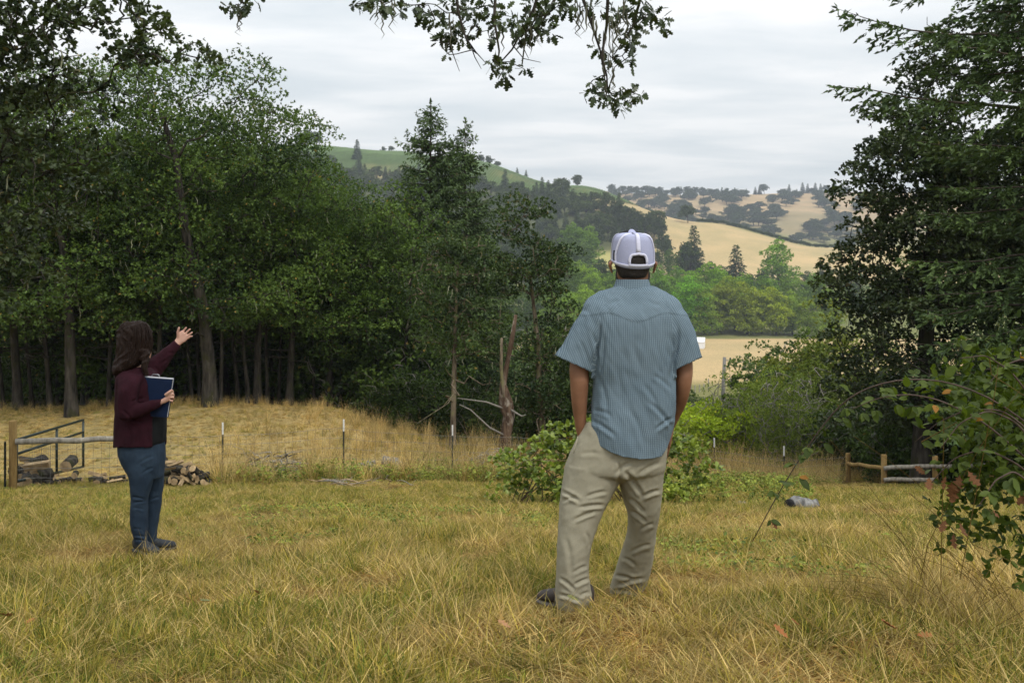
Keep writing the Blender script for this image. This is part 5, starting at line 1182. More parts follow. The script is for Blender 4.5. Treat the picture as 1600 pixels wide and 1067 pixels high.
    region(700, 7.5, 12, 380, 860, weeds3, 0.6, 1.0); region(260, 5.5, 8, 1040, 1400, weeds3, 0.6, 1.0)
    def mat_(x, d, px): return r.integers(8, 10, len(x))
    region(170, 4.2, 6.0, 1400, 1680, mat_, 0.7, 1.05)
    return np.concatenate(X), np.concatenate(Y), np.concatenate(K), np.concatenate(S)
x, y, k, s = scatter_points()
cl_ = 0.62 * noise3(np.stack([x * 1.9, y * 1.9, 0 * x + 1.5], -1)) + 0.35 * noise3(np.stack([x * 5.0, y * 5.0, 0 * x + 2.5], -1)); cl_ = cl_ + 0.30 * noise3(np.stack([x * 0.75 + 4, y * 0.75, 0 * x + 6.5], -1)); low_ = k < 10
s = np.where(low_, s * np.clip(1.0 + cl_, 0.5, 1.7), s); s = np.where((k == 3) | (k == 1), s * 0.85, s); s = np.where((k < 10) & (x / y * F + 800 > 1270) & (y > 17), s * 0.6, s)
keep = ~(low_ & (cl_ < -0.28) & (grng.random(len(x)) < 0.55))      # trodden grass round the shoes, and nothing growing through the feet
for (fx, fy, fr, pr) in ((0.32, 4.62, 0.30, 0.72), (0.60, 5.0, 0.25, 0.5), (-2.60, 6.95, 0.30, 0.6)):
    keep &= ~((np.hypot((x - fx) / 1.5, y - fy) < fr) & (grng.random(len(x)) < pr))
for (bx, bd, bw) in ((428, 22.2, 0.9), (614, 23.0, 0.55), (572, 23.2, 0.5), (562, 18.6, 0.7)):     # the grass lies down round the brush and the logs
    keep &= ~((np.abs(x - (bx - 800) / F * bd) < bw) & (y > bd - 1.7) & (y < bd + 0.3) & (k >= 9) & (grng.random(len(x)) < 0.85))
x, y, k, s = x[keep], y[keep], k[keep], s[keep]
# nothing grows through the shoes' soles or the logs; blades still lap over them
z = ground_z(x, y)
me = raw_mesh('grass', np.stack([x, y, z], -1), [np.zeros((0, 3), int)], []) if False else bpy.data.meshes.new('grass')
me.vertices.add(len(x)); me.vertices.foreach_set('co', np.stack([x, y, z], -1).astype(np.float32).ravel())
a = me.attributes.new('kind_index', 'INT', 'POINT'); a.data.foreach_set('value', k.astype(np.int32))
rot = np.stack([grng.normal(-0.02, 0.10, len(x)), grng.normal(0, 0.10, len(x)), grng.uniform(0, 6.283, len(x))], -1).astype(np.float32)
a = me.attributes.new('rot', 'FLOAT_VECTOR', 'POINT'); a.data.foreach_set('vector', rot.ravel())
scl = (s[:, None] * np.stack([np.ones(len(x)), np.ones(len(x)), grng.uniform(0.8, 1.15, len(x))], -1)).astype(np.float32)
a = me.attributes.new('scl', 'FLOAT_VECTOR', 'POINT'); a.data.foreach_set('vector', scl.ravel())
go = link('grass', me); go['kind'] = 'stuff'
ng = bpy.data.node_groups.new('grass_scatter', 'GeometryNodeTree')
ng.interface.new_socket('Geometry', in_out='INPUT', socket_type='NodeSocketGeometry'); ng.interface.new_socket('Geometry', in_out='OUTPUT', socket_type='NodeSocketGeometry')
gi = ng.nodes.new('NodeGroupInput'); gout = ng.nodes.new('NodeGroupOutput'); iop = ng.nodes.new('GeometryNodeInstanceOnPoints'); ci = ng.nodes.new('GeometryNodeCollectionInfo')
ci.inputs['Collection'].default_value = gcol; ci.inputs['Separate Children'].default_value = True; ci.inputs['Reset Children'].default_value = True
def named(nm, t):
    n_ = ng.nodes.new('GeometryNodeInputNamedAttribute'); n_.data_type = t; n_.inputs['Name'].default_value = nm; return n_.outputs['Attribute']
iop.inputs['Pick Instance'].default_value = True
e2r = ng.nodes.new('FunctionNodeEulerToRotation')
L_ = ng.links.new
L_(gi.outputs[0], iop.inputs['Points']); L_(ci.outputs[0], iop.inputs['Instance']); L_(named('kind_index', 'INT'), iop.inputs['Instance Index'])
L_(named('rot', 'FLOAT_VECTOR'), e2r.inputs[0]); L_(e2r.outputs[0], iop.inputs['Rotation']); L_(named('scl', 'FLOAT_VECTOR'), iop.inputs['Scale']); L_(iop.outputs[0], gout.inputs[0])
md = go.modifiers.new('scatter', 'NODES'); md.node_group = ng

# long dry stalks leaning across the right foreground
r = np.random.default_rng(12); mb = MB()
for k in range(38):
    px = r.uniform(1420, 1650); d = r.uniform(3.8, 5.0); a = on_ground(px, d); L = r.uniform(0.5, 1.15); az = r.uniform(2.2, 4.2) if r.random() < 0.6 else r.uniform(-1, 1); el = r.uniform(0.25, 1.2)
    q = [a]
    for j in range(7): q.append(q[-1] + np.array([math.cos(az) * math.cos(el), math.sin(az) * math.cos(el) * 0.4, math.sin(el)]) * L / 7); el -= r.uniform(0.02, 0.14)
    mb.tube(q, np.linspace(0.0016, 0.0008, 8), 4, False)
for pts in ([(1438, 905, 3.7), (1450, 850, 3.65), (1480, 790, 3.6), (1530, 700, 3.5), (1600, 600, 3.4)], [(1546, 560, 3.4), (1549, 585, 3.4), (1600, 618, 3.4)], [(1500, 905, 3.6), (1555, 610, 3.5), (1560, 570, 3.5)], [(1470, 905, 3.8), (1475, 660, 3.7), (1472, 650, 3.7)], [(1440, 690, 3.6), (1495, 660, 3.5), (1510, 690, 3.5)], [(1420, 770, 3.8), (1520, 850, 3.6), (1610, 890, 3.5)]):
    mb.tube([P(*q) for q in pts], np.linspace(0.0018, 0.0009, len(pts)), 4, False)
mb.build('dry_stalks', GM['straw'], None)['kind'] = 'stuff'

# fallen leaves
LF = []
for c in ((0.30, 0.115, 0.035), (0.36, 0.19, 0.09), (0.16, 0.17, 0.06)):
    m = mat_plain('fallen_leaf', c, 0.75, 0.3, 25, 0.3)
    V, f, own = leaves(np.zeros((1, 3)), np.array([[0, 1.0, 0]]), np.array([[0, 0, 1.0]]), np.array([1.0]), np.array([0.85]), T_OAK); V[:, 2] += 0.16 * np.abs(V[:, 0]) + 0.12 * (V[:, 1] - 0.5) ** 2 * 2
    LF.append(raw_mesh('fallen_leaf', V, f, m, None, True))
for (px, row, kk, sz, lab) in ((14, 992, 0, 0.085, 'orange curled oak leaf at the left edge of the grass'), (40, 1003, 0, 0.05, 'small orange oak leaf beside the larger one at the left edge'), (1404, 1014, 0, 0.085, 'largest orange oak leaf lying among the grass'), (1432, 1024, 0, 0.07, 'orange oak leaf overlapping the largest one'),
                                 (1232, 1030, 0, 0.075, 'orange brown oak leaf lying between the tan and the largest leaf'), (1302, 988, 2, 0.07, 'dull green round leaf lying in the grass'), (1020, 983, 1, 0.055, 'pale tan leaf lying near the shoe of the man'), (798, 1012, 1, 0.07, 'pale tan leaf lying in the middle of the front grass'), (408, 955, 1, 0.06, 'cream coloured leaf lying on flattened straw'), (330, 963, 2, 0.07, 'grey green leaf lying flat in the grass ahead of the woman'), (1250, 1008, 0, 0.045, 'small rust leaf fragment above the orange brown one'), (905, 965, 2, 0.06, 'dark green leaf beside the heel of the man')):
    sl = (row - HZ) / F; lo = 2.6; d = next((q for q in np.arange(2.8, 9, 0.02) if -gz((px - 800) / F * q, q) / q < sl), 3.0)
    o = link('fallen_leaf', LF[kk], None, on_ground(px, d, 0.075)); o.rotation_euler = (r.normal(0.35, 0.2), r.normal(0, 0.25), r.uniform(0, 6.28)); o.scale = (sz, sz, sz); tag(o, lab, 'leaf')
# ---------------------------------------------------------------- people
def sec_loft(mb, secs, n=30, e=2.2, sub=4):
    """closed tube through sections (centre, half vector a, half vector b); smooth between them"""
    C = np.array([s[0] for s in secs], dtype=float); A = np.array([s[1] for s in secs], dtype=float); B = np.array([s[2] for s in secs], dtype=float)
    k = len(secs); t = np.arange(k); tt = np.linspace(0, k - 1, (k - 1) * sub + 1)
    def cat(X):      # Catmull-Rom
        i = np.clip(tt.astype(int), 0, k - 2); u = (tt - i)[:, None]
        g = lambda j: X[np.clip(j, 0, k - 1)]
        p0, p1, p2, p3 = g(i - 1), g(i), g(i + 1), g(i + 2)
        return 0.5 * (2 * p1 + (p2 - p0) * u + (2 * p0 - 5 * p1 + 4 * p2 - p3) * u ** 2 + (3 * p1 - p0 - 3 * p2 + p3) * u ** 3)
    C, A, B = cat(C), cat(A), cat(B); m = len(C)
    th = np.arange(n) * 2 * np.pi / n; c, s_ = np.cos(th), np.sin(th)
    c = np.sign(c) * np.abs(c) ** (2 / e); s_ = np.sign(s_) * np.abs(s_) ** (2 / e)
    V = C[:, None] + c[None, :, None] * A[:, None] + s_[None, :, None] * B[:, None]
    i = np.arange(m - 1)[:, None] * n; j = np.arange(n)[None]; j2 = (j + 1) % n
    q = np.stack([i + j, i + j2, i + n + j2, i + n + j], -1).reshape(-1, 4)
    V = np.vstack([V.reshape(-1, 3), C[0], C[-1]]); a, b = len(V) - 2, len(V) - 1; o = (m - 1) * n
    tr = [(a, (x + 1) % n, x) for x in range(n)] + [(b, o + x, o + (x + 1) % n) for x in range(n)]
    # orient outward
    vol = np.einsum('ij,ij->i', V[q[:, 0]] - C.mean(0), np.cross(V[q[:, 1]] - V[q[:, 0]], V[q[:, 3]] - V[q[:, 0]])).sum()
    if vol < 0: q = q[:, ::-1]; tr = [x[::-1] for x in tr]
    return mb.add(V, q, tr)

def fuse(mb, voxel, smooth=6, fac=0.5):
    """one continuous skin over the pieces"""
    me = mb.mesh('tmp', []); o = link('tmp', me)
    r = o.modifiers.new('r', 'REMESH'); r.mode = 'VOXEL'; r.voxel_size = voxel
    s = o.modifiers.new('s', 'SMOOTH'); s.factor = fac; s.iterations = smooth
    dg = bpy.context.evaluated_depsgraph_get(); ev = o.evaluated_get(dg); m2 = ev.to_mesh()
    V = np.zeros(len(m2.vertices) * 3); m2.vertices.foreach_get('co', V); V = V.reshape(-1, 3)
    Lp = np.zeros(len(m2.loops), dtype=np.int32); m2.loops.foreach_get('vertex_index', Lp)
    tot = np.zeros(len(m2.polygons), dtype=np.int32); m2.polygons.foreach_get('loop_total', tot)
    st = np.zeros(len(m2.polygons), dtype=np.int32); m2.polygons.foreach_get('loop_start', st)
    q = np.stack([Lp[st[tot == 4] + i] for i in range(4)], -1)
    ev.to_mesh_clear(); bpy.data.objects.remove(o); bpy.data.meshes.remove(me)
    return V, q

def vnormals(V, Q):
    n = np.cross(V[Q[:, 2]] - V[Q[:, 0]], V[Q[:, 3]] - V[Q[:, 1]]); N = np.zeros_like(V)
    for i in range(4): np.add.at(N, Q[:, i], n)
    return nrm(N)

def proj(V):
    return np.stack([800 + F * V[:, 0] / V[:, 1], HZ - F * V[:, 2] / V[:, 1]], -1)

def crease(V, N, lines, front=True, ppm=327.0):
    """fold lines pressed into cloth: (x0,y0,x1,y1,width_px,depth_m)"""
    p = proj(V); d = np.zeros(len(V)); lines = [(a0, b0, a1, b1, w_ * 0.62, q_) for a0, b0, a1, b1, w_, q_ in lines]; face = np.clip(-N[:, 1] * 1.6, 0, 1)
    for (x0, y0, x1, y1, w, a) in lines:
        u = np.array([x1 - x0, y1 - y0], dtype=float); L = np.hypot(*u); u /= L; nn = np.array([-u[1], u[0]])
        r = p - np.array([x0, y0]); s = r @ u / L; t = r @ nn + 4.0 * np.sin(s * 3.0) * (w / 6.0)
        e = np.exp(-np.clip(np.abs(s - 0.5) * 2 - 0.55, 0, None) ** 2 * 9)
        d += 0.66 * a * e * (-np.exp(-(t / w) ** 2) + 0.75 * np.exp(-((t - 1.9 * w) / (1.2 * w)) ** 2) + 0.35 * np.exp(-((t + 1.9 * w) / (1.2 * w)) ** 2))
    return V + N * (d * face)[:, None]

def drop_faces(V, Q, mask):
    Q = Q[~mask]; use = np.unique(Q); mp = np.full(len(V), -1); mp[use] = np.arange(len(use))
    return V[use], mp[Q]

def shell(name, V, Q, mat, parent, thick=0.003, uv=None, smooth=True):
    me = raw_mesh(name, V, Q, mat, None, smooth, {'cloth_uv': ('CORNER', 'FLOAT_VECTOR', uv)} if uv is not None else None)
    o = link(name, me, parent)
    if thick:
        s = o.modifiers.new('thickness', 'SOLIDIFY'); s.thickness = thick; s.offset = -1.0
    return o

def finger(mb, pts, r0, r1):
    pts = np.array(pts, dtype=float); k = len(pts)
    t = np.linspace(0, 1, k); t2 = np.linspace(0, 1, k * 2 - 1); P2 = np.stack([np.interp(t2, t, pts[:, i]) for i in range(3)], -1)
    d = nrm(P2[-1] - P2[-2]); P2 = np.vstack([P2, P2[-1] + d * r1 * 0.75])
    rr = np.append(np.linspace(r0, r1, len(P2) - 1), r1 * 0.45)
    mb.tube(P2, rr, 10, True)

def skin_mat(name, c, c2):
    n = NT(name); f = n.noise(14, 4); f2 = n.noise(260, 3)
    cc = n.ramp(f, [(0.3, c), (0.7, c2)])
    b = n.n('ShaderNodeBsdfPrincipled', {'Base Color': cc, 'Roughness': 0.5, 'Specular IOR Level': 0.35, 'Subsurface Weight': 0.12, 'Subsurface Scale': 0.01, 'Normal': n.bump(f2, 0.15, 0.001)})
    b.inputs['Subsurface Radius'].default_value = (1.0, 0.35, 0.2)
    n.t.links.new(b.outputs[0], n.out.inputs[0]); return n.m
def cloth_mat(name, c, var=0.18, scale=5.0, weave=900, rough=0.9, bump=0.25):
    n = NT(name); f = n.noise(scale, 4); f2 = n.noise(weave, 2)
    cc = n.ramp(f, [(0.3, tuple(x * (1 - var) for x in c)), (0.7, tuple(min(1, x * (1 + var)) for x in c))])
    cc = n.mix(1.0, cc, n.ramp(f2, [(0.35, (0.8, 0.8, 0.8)), (0.65, (1.15, 1.15, 1.15))]), 'MULTIPLY')
    return n.bsdf(cc, rough, n.bump(f2, bump, 0.002), 0.15)
def plaid_mat():
    n = NT('checked_shirt_cloth')
    uv = n.n('ShaderNodeAttribute', attribute_name='cloth_uv').outputs['Vector']
    w = n.noise(3.0, 2); sp = n.n('ShaderNodeSeparateXYZ', {0: uv})
    def line(sock, cell, wd, off=0.0):
        a = n.math('FRACT', n.math('MULTIPLY_ADD' if False else 'ADD', n.math('DIVIDE', sock, cell), off))
        a = n.math('ABSOLUTE', n.math('SUBTRACT', a, 0.5)); return n.math('LESS_THAN', a, wd)
    lu = line(sp.outputs[0], 0.0086, 0.085); lv = line(sp.outputs[1], 0.0086, 0.075)
    du = line(sp.outputs[0], 0.0086, 0.12, 0.5); dv = line(sp.outputs[1], 0.0086, 0.12, 0.5)
    base = n.ramp(n.noise(9, 4), [(0.3, (0.102, 0.145, 0.182)), (0.7, (0.128, 0.174, 0.212))])
    dark = n.mix(n.math('MULTIPLY', n.math('MAXIMUM', du, dv), 0.22), base, (0.040, 0.082, 0.125))
    l1 = n.mix(n.math('MULTIPLY', lv, 0.27), dark, (0.32, 0.42, 0.47)); l2 = n.mix(n.math('MULTIPLY', lu, 0.44), l1, (0.36, 0.46, 0.51))
    f2 = n.noise(700, 2)
    return n.bsdf(l2, 0.85, n.bump(f2, 0.2, 0.002), 0.15)

SK_M = skin_mat('tanned_skin', (0.20, 0.095, 0.052), (0.27, 0.135, 0.078))
SK_W = skin_mat('fair_skin', (0.48, 0.27, 0.20), (0.56, 0.34, 0.26))
HAIR_B = mat_plain('black_hair', (0.016, 0.012, 0.010), 0.6, 0.35, 120, 0.4, 0.4)
EYE = mat_plain('eye_white', (0.7, 0.68, 0.65), 0.25, 0.05, 10); IRIS = mat_plain('iris', (0.03, 0.02, 0.012), 0.2, 0.05, 10)

def face_bits(mb, c, fw, rt, s=1.0):
    """brow, nose, lips and chin on the front of a head; c: centre between the eyes on the face surface; fw: forward; rt: rightward"""
    up = np.array([0, 0, 1.0]); fw = nrm(fw); rt = nrm(rt)
    sec_loft(mb, [(c + up * 0.012 * s - fw * 0.008, rt * 0.009 * s, fw * 0.010 * s), (c - up * 0.015 * s, rt * 0.011 * s, fw * 0.015 * s), (c - up * 0.038 * s + fw * 0.006, rt * 0.017 * s, fw * 0.020 * s), (c - up * 0.050 * s - fw * 0.004, rt * 0.014 * s, fw * 0.012 * s)], 12, 2, 3)
    sec_loft(mb, [(c - up * 0.067 * s - rt * 0.024 * s - fw * 0.016, up * 0.003, fw * 0.004), (c - up * 0.066 * s - fw * 0.004, up * 0.008 * s, fw * 0.009 * s), (c - up * 0.067 * s + rt * 0.024 * s - fw * 0.016, up * 0.003, fw * 0.004)], 10, 2, 3)
    sec_loft(mb, [(c + up * 0.018 * s - rt * 0.045 * s - fw * 0.022, up * 0.004, fw * 0.006), (c + up * 0.022 * s - fw * 0.006, up * 0.007, fw * 0.010), (c + up * 0.018 * s + rt * 0.045 * s - fw * 0.022, up * 0.004, fw * 0.006)], 10, 2, 3)
def eyes(root, c, fw, rt, s=1.0):
    for sg in (-1, 1):
        p = c + rt * sg * 0.032 * s - fw * 0.018 * s - np.array([0, 0, 0.006])
        mb = MB(); th = np.linspace(0.02, np.pi - 0.02, 7)
        mb.tube(p + np.outer(-np.cos(th) * 0.012, fw), np.sin(th) * 0.012, 10); mb.tube(p + np.outer(np.array([0.0105, 0.0126]), fw), [0.0055, 0.004], 10, mi=1)
        mb.build('eye', [EYE, IRIS], root, True)
def ear(mb, p, out, back):
    up = np.array([0, 0, 0.95])
    sec_loft(mb, [(p + up * 0.034 + out * 0.008 + back * 0.008, back * 0.010, out * 0.007), (p + up * 0.018 + out * 0.016 + back * 0.010, back * 0.018, out * 0.009), (p + out * 0.011 + back * 0.004, back * 0.015, out * 0.007), (p - up * 0.022 + out * 0.006, back * 0.009, out * 0.006), (p - up * 0.032, back * 0.005, out * 0.004)], 12, 2, 3)

def hsec(row, xl, xr, D, dy, hd, rowd=0.0):
    """horizontal section seen edge to edge at a photograph row; rowd tilts it"""
    d = D + dy; a, b = P(xl, row - rowd, d), P(xr, row + rowd, d)
    return ((a + b) / 2, (b - a) / 2, np.array([0, hd, 0]))
def vsec(cx, cy, hx, hy, D, dy, hd):
    d = D + dy; c = P(cx, cy, d); return (c, np.array([hx / F * d, 0, -hy / F * d]), np.array([0, hd, 0]))

def build_man():
    D = 4.75
    foot = on_ground(935, 4.9)
    root = empty('person', foot, 0, 'man seen from behind in blue checked shirt, khaki trousers and white mesh cap', 'person')
    def loc(V): return np.asarray(V) - foot
    def put(o): return o
    # --- body: head, neck, torso, arms and legs in one skin
    mb = MB()
    hd_rows = [(368, 978, 1000, 0.05, 0.04), (373, 968, 1010, 0.05, 0.075), (383, 963, 1015, 0.05, 0.092), (398, 961.5, 1016, 0.05, 0.10), (412, 962, 1015.5, 0.052, 0.10), (424, 964, 1013, 0.062, 0.092), (436, 965, 1012, 0.075, 0.080), (446, 972, 1006, 0.10, 0.055)]
    sec_loft(mb, [hsec(r, a, b, D, dy, h) for r, a, b, dy, h in hd_rows], 28, 2.1)
    sec_loft(mb, [hsec(418, 970, 1008, D, 0.045, 0.062), hsec(436, 968, 1010, D, 0.045, 0.062), hsec(456, 964, 1014, D, 0.045, 0.062), hsec(470, 945, 1035, D, 0.04, 0.06)], 26, 2)
    sec_loft(mb, [hsec(462, 950, 1030, D, 0.02, 0.05), hsec(480, 925, 1053, D, 0.01, 0.085), hsec(520, 935, 1046, D, 0.0, 0.10), hsec(580, 940, 1044, D, 0.0, 0.10), hsec(640, 938, 1042, D, 0.0, 0.10), hsec(690, 930, 1026, D, 0.02, 0.10), hsec(728, 945, 1008, D, 0.03, 0.07)], 26, 2.2)
    for arm in ([(935, 492, 22, 0, 0.055), (918, 530, 19, 0, 0.052), (906, 572, 16, -0.005, 0.048), (905.5, 592, 15, -0.01, 0.046), (905.2, 612, 13.6, -0.005, 0.045), (905.5, 635, 11.8, 0.005, 0.041), (906.5, 655, 9.6, 0.015, 0.034), (907.5, 675, 7.4, 0.025, 0.026)],
                [(1045, 492, 22, 0, 0.055), (1060, 530, 19, 0, 0.052), (1067, 572, 15.5, 0.0, 0.048), (1067.5, 592, 14, -0.005, 0.046), (1066, 612, 12, 0.01, 0.045), (1061, 632, 11, 0.045, 0.041), (1054, 650, 9, 0.085, 0.034), (1047, 668, 7, 0.115, 0.026)]):
        sec_loft(mb, [hsec(r, x - h, x + h, D, dy, q) for x, r, h, dy, q in arm], 20, 2)
        x, r, h, dy, q = arm[-1]; w = P(x, r, D + dy); sgn = 1 if x < 985 else -1
        sec_loft(mb, [(w + np.array([0, 0, 0.01]), np.array([0.021, 0, 0]), np.array([0, 0.027, 0])), (w + np.array([0.004 * sgn, 0.012, -0.05]), np.array([0.016, 0, 0]), np.array([0, 0.040, 0])), (w + np.array([0.008 * sgn, 0.02, -0.095]), np.array([0.013, 0, 0]), np.array([0, 0.040, 0]))], 14, 2.2)
        for k, (oy, L) in enumerate(((-0.028, 0.062), (-0.008, 0.075), (0.012, 0.080), (0.031, 0.070))):
            b = w + np.array([0.008 * sgn, 0.02 + oy, -0.090]); finger(mb, [b, b + np.array([0.004 * sgn, 0.006, -0.5 * L]), b + np.array([0.012 * sgn, 0.014, -L])], 0.009, 0.0075)
        b = w + np.array([0, 0.045, -0.03]); finger(mb, [b, b + np.array([0.004 * sgn, 0.022, -0.03]), b + np.array([0.01 * sgn, 0.028, -0.06])], 0.011, 0.009)
    legs = {'l': [(715, 905, 955, 0.02, 0.075), (745, 897, 950, 0.02, 0.08), (800, 884, 938, 0.0, 0.078), (845, 880, 922, -0.005, 0.06), (880, 880, 916, -0.01, 0.06), (920, 884, 910, 0.0, 0.045), (945, 886, 908, 0.0, 0.045)],
            'r': [(715, 985, 1025, 0.04, 0.075), (745, 983, 1028, 0.05, 0.08), (790, 986, 1028, 0.10, 0.075), (830, 988, 1020, 0.18, 0.06), (870, 978, 1012, 0.26, 0.06), (905, 968, 996, 0.33, 0.042), (928, 966, 994, 0.36, 0.042)]}
    for L in legs.values(): sec_loft(mb, [hsec(r, a, b, D, dy, q) for r, a, b, dy, q in L], 20, 2)
    fw = nrm(np.array([-0.12, 1, 0])); rt = nrm(np.array([1, 0.12, 0]))
    fc = P(988, 402, D + 0.05) + fw * 0.096
    face_bits(mb, fc, fw, rt)
    ear(mb, P(957.5, 418, D + 0.03), np.array([-1.0, 0, 0]), np.array([0, -1.0, 0])); ear(mb, P(1019.5, 418, D + 0.03), np.array([1.0, 0, 0]), np.array([0, -1.0, 0]))
    V, Q = fuse(mb, 0.006, 4)
    link('body', raw_mesh('body', loc(V), Q, SK_M, None, True), root)
    eyes(root, fc - foot, fw, rt)
    # --- hair and beard
    mb = MB(); sec_loft(mb, [hsec(r, a, b, D, dy, h) for r, a, b, dy, h in ((368, 975, 1003, 0.045, 0.045), (380, 962, 1016, 0.043, 0.094), (398, 959.8, 1018, 0.04, 0.100), (412, 960.3, 1017.2, 0.036, 0.094), (422, 963.2, 1013.8, 0.03, 0.080), (430, 967, 1010, 0.022, 0.070), (434, 970, 1007, 0.024, 0.062))], 30, 2.1)
    V, Q = fuse(mb, 0.006, 3); N = vnormals(V, Q); V = V + N * (0.0022 * noise3(V * np.array([260, 260, 110])))[:, None]
    link('hair', raw_mesh('hair', loc(V), Q, HAIR_B, None, True), root)
    mb = MB(); sec_loft(mb, [hsec(r, a, b, D, dy, h) for r, a, b, dy, h in ((420, 962.5, 1014.5, 0.09, 0.060), (432, 961.6, 1015.6, 0.092, 0.066), (442, 963.5, 1013.5, 0.10, 0.066), (450, 972, 1006, 0.115, 0.05))], 24, 2.1)
    V, Q = fuse(mb, 0.007, 3); V = V + vnormals(V, Q) * (0.003 * noise3(V * 180))[:, None]
    link('beard', raw_mesh('beard', loc(V), Q, HAIR_B, None, True), root)
    # --- shirt
    mb = MB()
    torso = [(447, 960, 1018, 0.03, 0.070), (452, 946, 1031, 0.028, 0.082), (460, 930, 1048, 0.022, 0.094), (470, 917, 1061, 0.016, 0.106), (482, 911, 1066, 0.008, 0.118), (500, 913, 1066, 0.0, 0.128), (530, 922, 1060, 0.0, 0.135), (560, 926, 1056, 0.0, 0.135), (590, 927, 1056, 0.005, 0.132), (620, 925.5, 1057.5, 0.005, 0.135),
             (650, 920.5, 1055, 0.005, 0.142), (672, 917, 1051, 0.005, 0.148), (695, 916, 1046, 0.01, 0.152), (722, 917, 1042, 0.015, 0.152), (740, 919, 1040, 0.02, 0.15)]
    sec_loft(mb, [hsec(r, a, b, D, dy, h) for r, a, b, dy, h in torso], 40, 2.35)
    sl = [[(958, 502, 0, -34, 0.080), (932, 511, -15, -32, 0.085), (917, 538, -25, -23, 0.084), (899.5, 568.5, -32, -14.5, 0.086), (895.0, 577.5, -32.5, -15, 0.087)],
          [(1022, 502, 0, -34, 0.080), (1049, 511, 15, -32, 0.085), (1062, 539, 24, -22, 0.084), (1068.5, 570, 29, -13.5, 0.086), (1073, 579.5, 29.5, -13.7, 0.087)]]
    for s_ in sl: sec_loft(mb, [vsec(cx, cy, hx, hy, D, -0.002 * i, h) for i, (cx, cy, hx, hy, h) in enumerate(s_)], 30, 2.2)
    V, Q = fuse(mb, 0.0055, 7, 0.5)
    N = vnormals(V, Q); p = proj(V)
    V = V + N * (0.0085 * fbm(V * np.array([8, 8, 4.0]) + 3, 3) + 0.0022 * fbm(np.stack([V[:, 0] * 30 + V[:, 2] * 14, V[:, 1] * 30, V[:, 2] * 9], -1), 2))[:, None]
    N = vnormals(V, Q)
    V = crease(V, N, [(938, 505, 931, 560, 4, 0.016), (944, 520, 938, 585, 4, 0.008), (1060, 512, 1054, 560, 4, 0.014), (1052, 530, 1048, 590, 5, 0.007), (926, 520, 934, 566, 4, 0.009), (905, 530, 920, 572, 4, 0.005), (1075, 530, 1062, 575, 4, 0.006),
                      (1015, 628, 1050, 668, 5, 0.011), (1024, 672, 1052, 652, 4, 0.010), (1005, 600, 1030, 640, 6, 0.006), (1020, 585, 1050, 610, 5, 0.006), (922, 655, 962, 682, 5, 0.009), (926, 640, 955, 650, 5, 0.006), (988, 535, 1000, 590, 7, 0.005), (960, 560, 972, 640, 7, 0.005),
                      (985, 640, 1008, 700, 6, 0.005), (940, 600, 948, 650, 6, 0.006), (1030, 540, 1026, 600, 6, 0.005), (950, 478, 970, 470, 5, 0.004), (1030, 478, 1012, 468, 5, 0.004)], ppm=327)
    p = proj(V)
    # hem, neck and cuffs are open
    yk = 494 + 9 * np.exp(-((p[:, 0] - 996) / 26) ** 2) - 5 * np.exp(-((p[:, 0] - 950) / 22) ** 2) - 5 * np.exp(-((p[:, 0] - 1040) / 22) ** 2)
    N = vnormals(V, Q); back = np.clip(-N[:, 1] * 3, 0, 1)
    V = V + N * (back * (0.0026 * (p[:, 1] < yk) * (p[:, 1] > 455)))[:, None]     # the yoke lies over the back panel
    hem = np.interp(p[:, 0], [905, 917, 925, 938, 955, 975, 1000, 1018, 1034, 1042, 1052, 1060], [668, 672, 684, 697, 707, 714, 717, 716.5, 713, 700, 676, 668])
    p = proj(V); below = p[:, 1] > hem
    lcut = ((p[:, 0] - 899.5) * -29 + (p[:, 1] - 568.5) * 64) / 70.3 > 0; lcut &= p[:, 0] < 936
    rcut = ((p[:, 0] - 1068.5) * 27 + (p[:, 1] - 570) * 57) / 63 > 0; rcut &= p[:, 0] > 1036; lcut &= p[:, 1] > 540; rcut &= p[:, 1] > 540
    lcut &= (p[:, 0] < 927) | (p[:, 1] < 600); 
    lcut &= p[:, 0] < 924.5 + 0.12 * np.clip(590 - p[:, 1], 0, 40)
    neck = p[:, 1] < 446.5
    fm = below[Q].all(1) | neck[Q].all(1) | lcut[Q].all(1) | (rcut[Q].all(1) & (p[Q][:, :, 0].min(1) > 1056))
    us = np.zeros(len(V), bool); us[np.unique(Q[~fm])] = True; m = us & below
    V[m, 2] = (HZ - hem[m]) / F * V[m, 1]
    # texture directions: round the body and down it; along the sleeves; on the bias over the yoke
    fc_ = V[Q].mean(1); pf = proj(fc_)
    reg_l = (pf[:, 0] - 926 - (560 - pf[:, 1]) * 0.18) < 0; reg_r = (pf[:, 0] - 1056 + (560 - pf[:, 1]) * 0.10) > 0
    reg_l &= pf[:, 1] < 590; reg_r &= pf[:, 1] < 590
    corner = V[Q]; cx = P(988, 560, D)[0]
    th = np.arctan2(corner[..., 0] - cx, -(corner[..., 1] - D)); u = th * 0.185 * 1.05; v = corner[..., 2]
    u = np.where(np.abs(th) < 1.1, (corner[..., 0] - cx) * 1.0 + 0.0, u)
    wob = 0.012 * noise3(V * 5.5 + 2) + 0.005 * noise3(V * 14); wob2 = 0.010 * noise3(V * 5.0 + 8) + 0.004 * noise3(V * 15 + 1)
    uvw = np.stack([u + wob[Q], v + wob2[Q], np.zeros_like(u)], -1)
    ykf = yk[Q].mean(1); yoke = (pf[:, 1] < ykf) & ~reg_l & ~reg_r
    bias = np.stack([(uvw[..., 0] + uvw[..., 1]) * 0.7071, (uvw[..., 0] - uvw[..., 1]) * 0.7071, np.zeros_like(u)], -1)
    uvw[yoke] = bias[yoke]
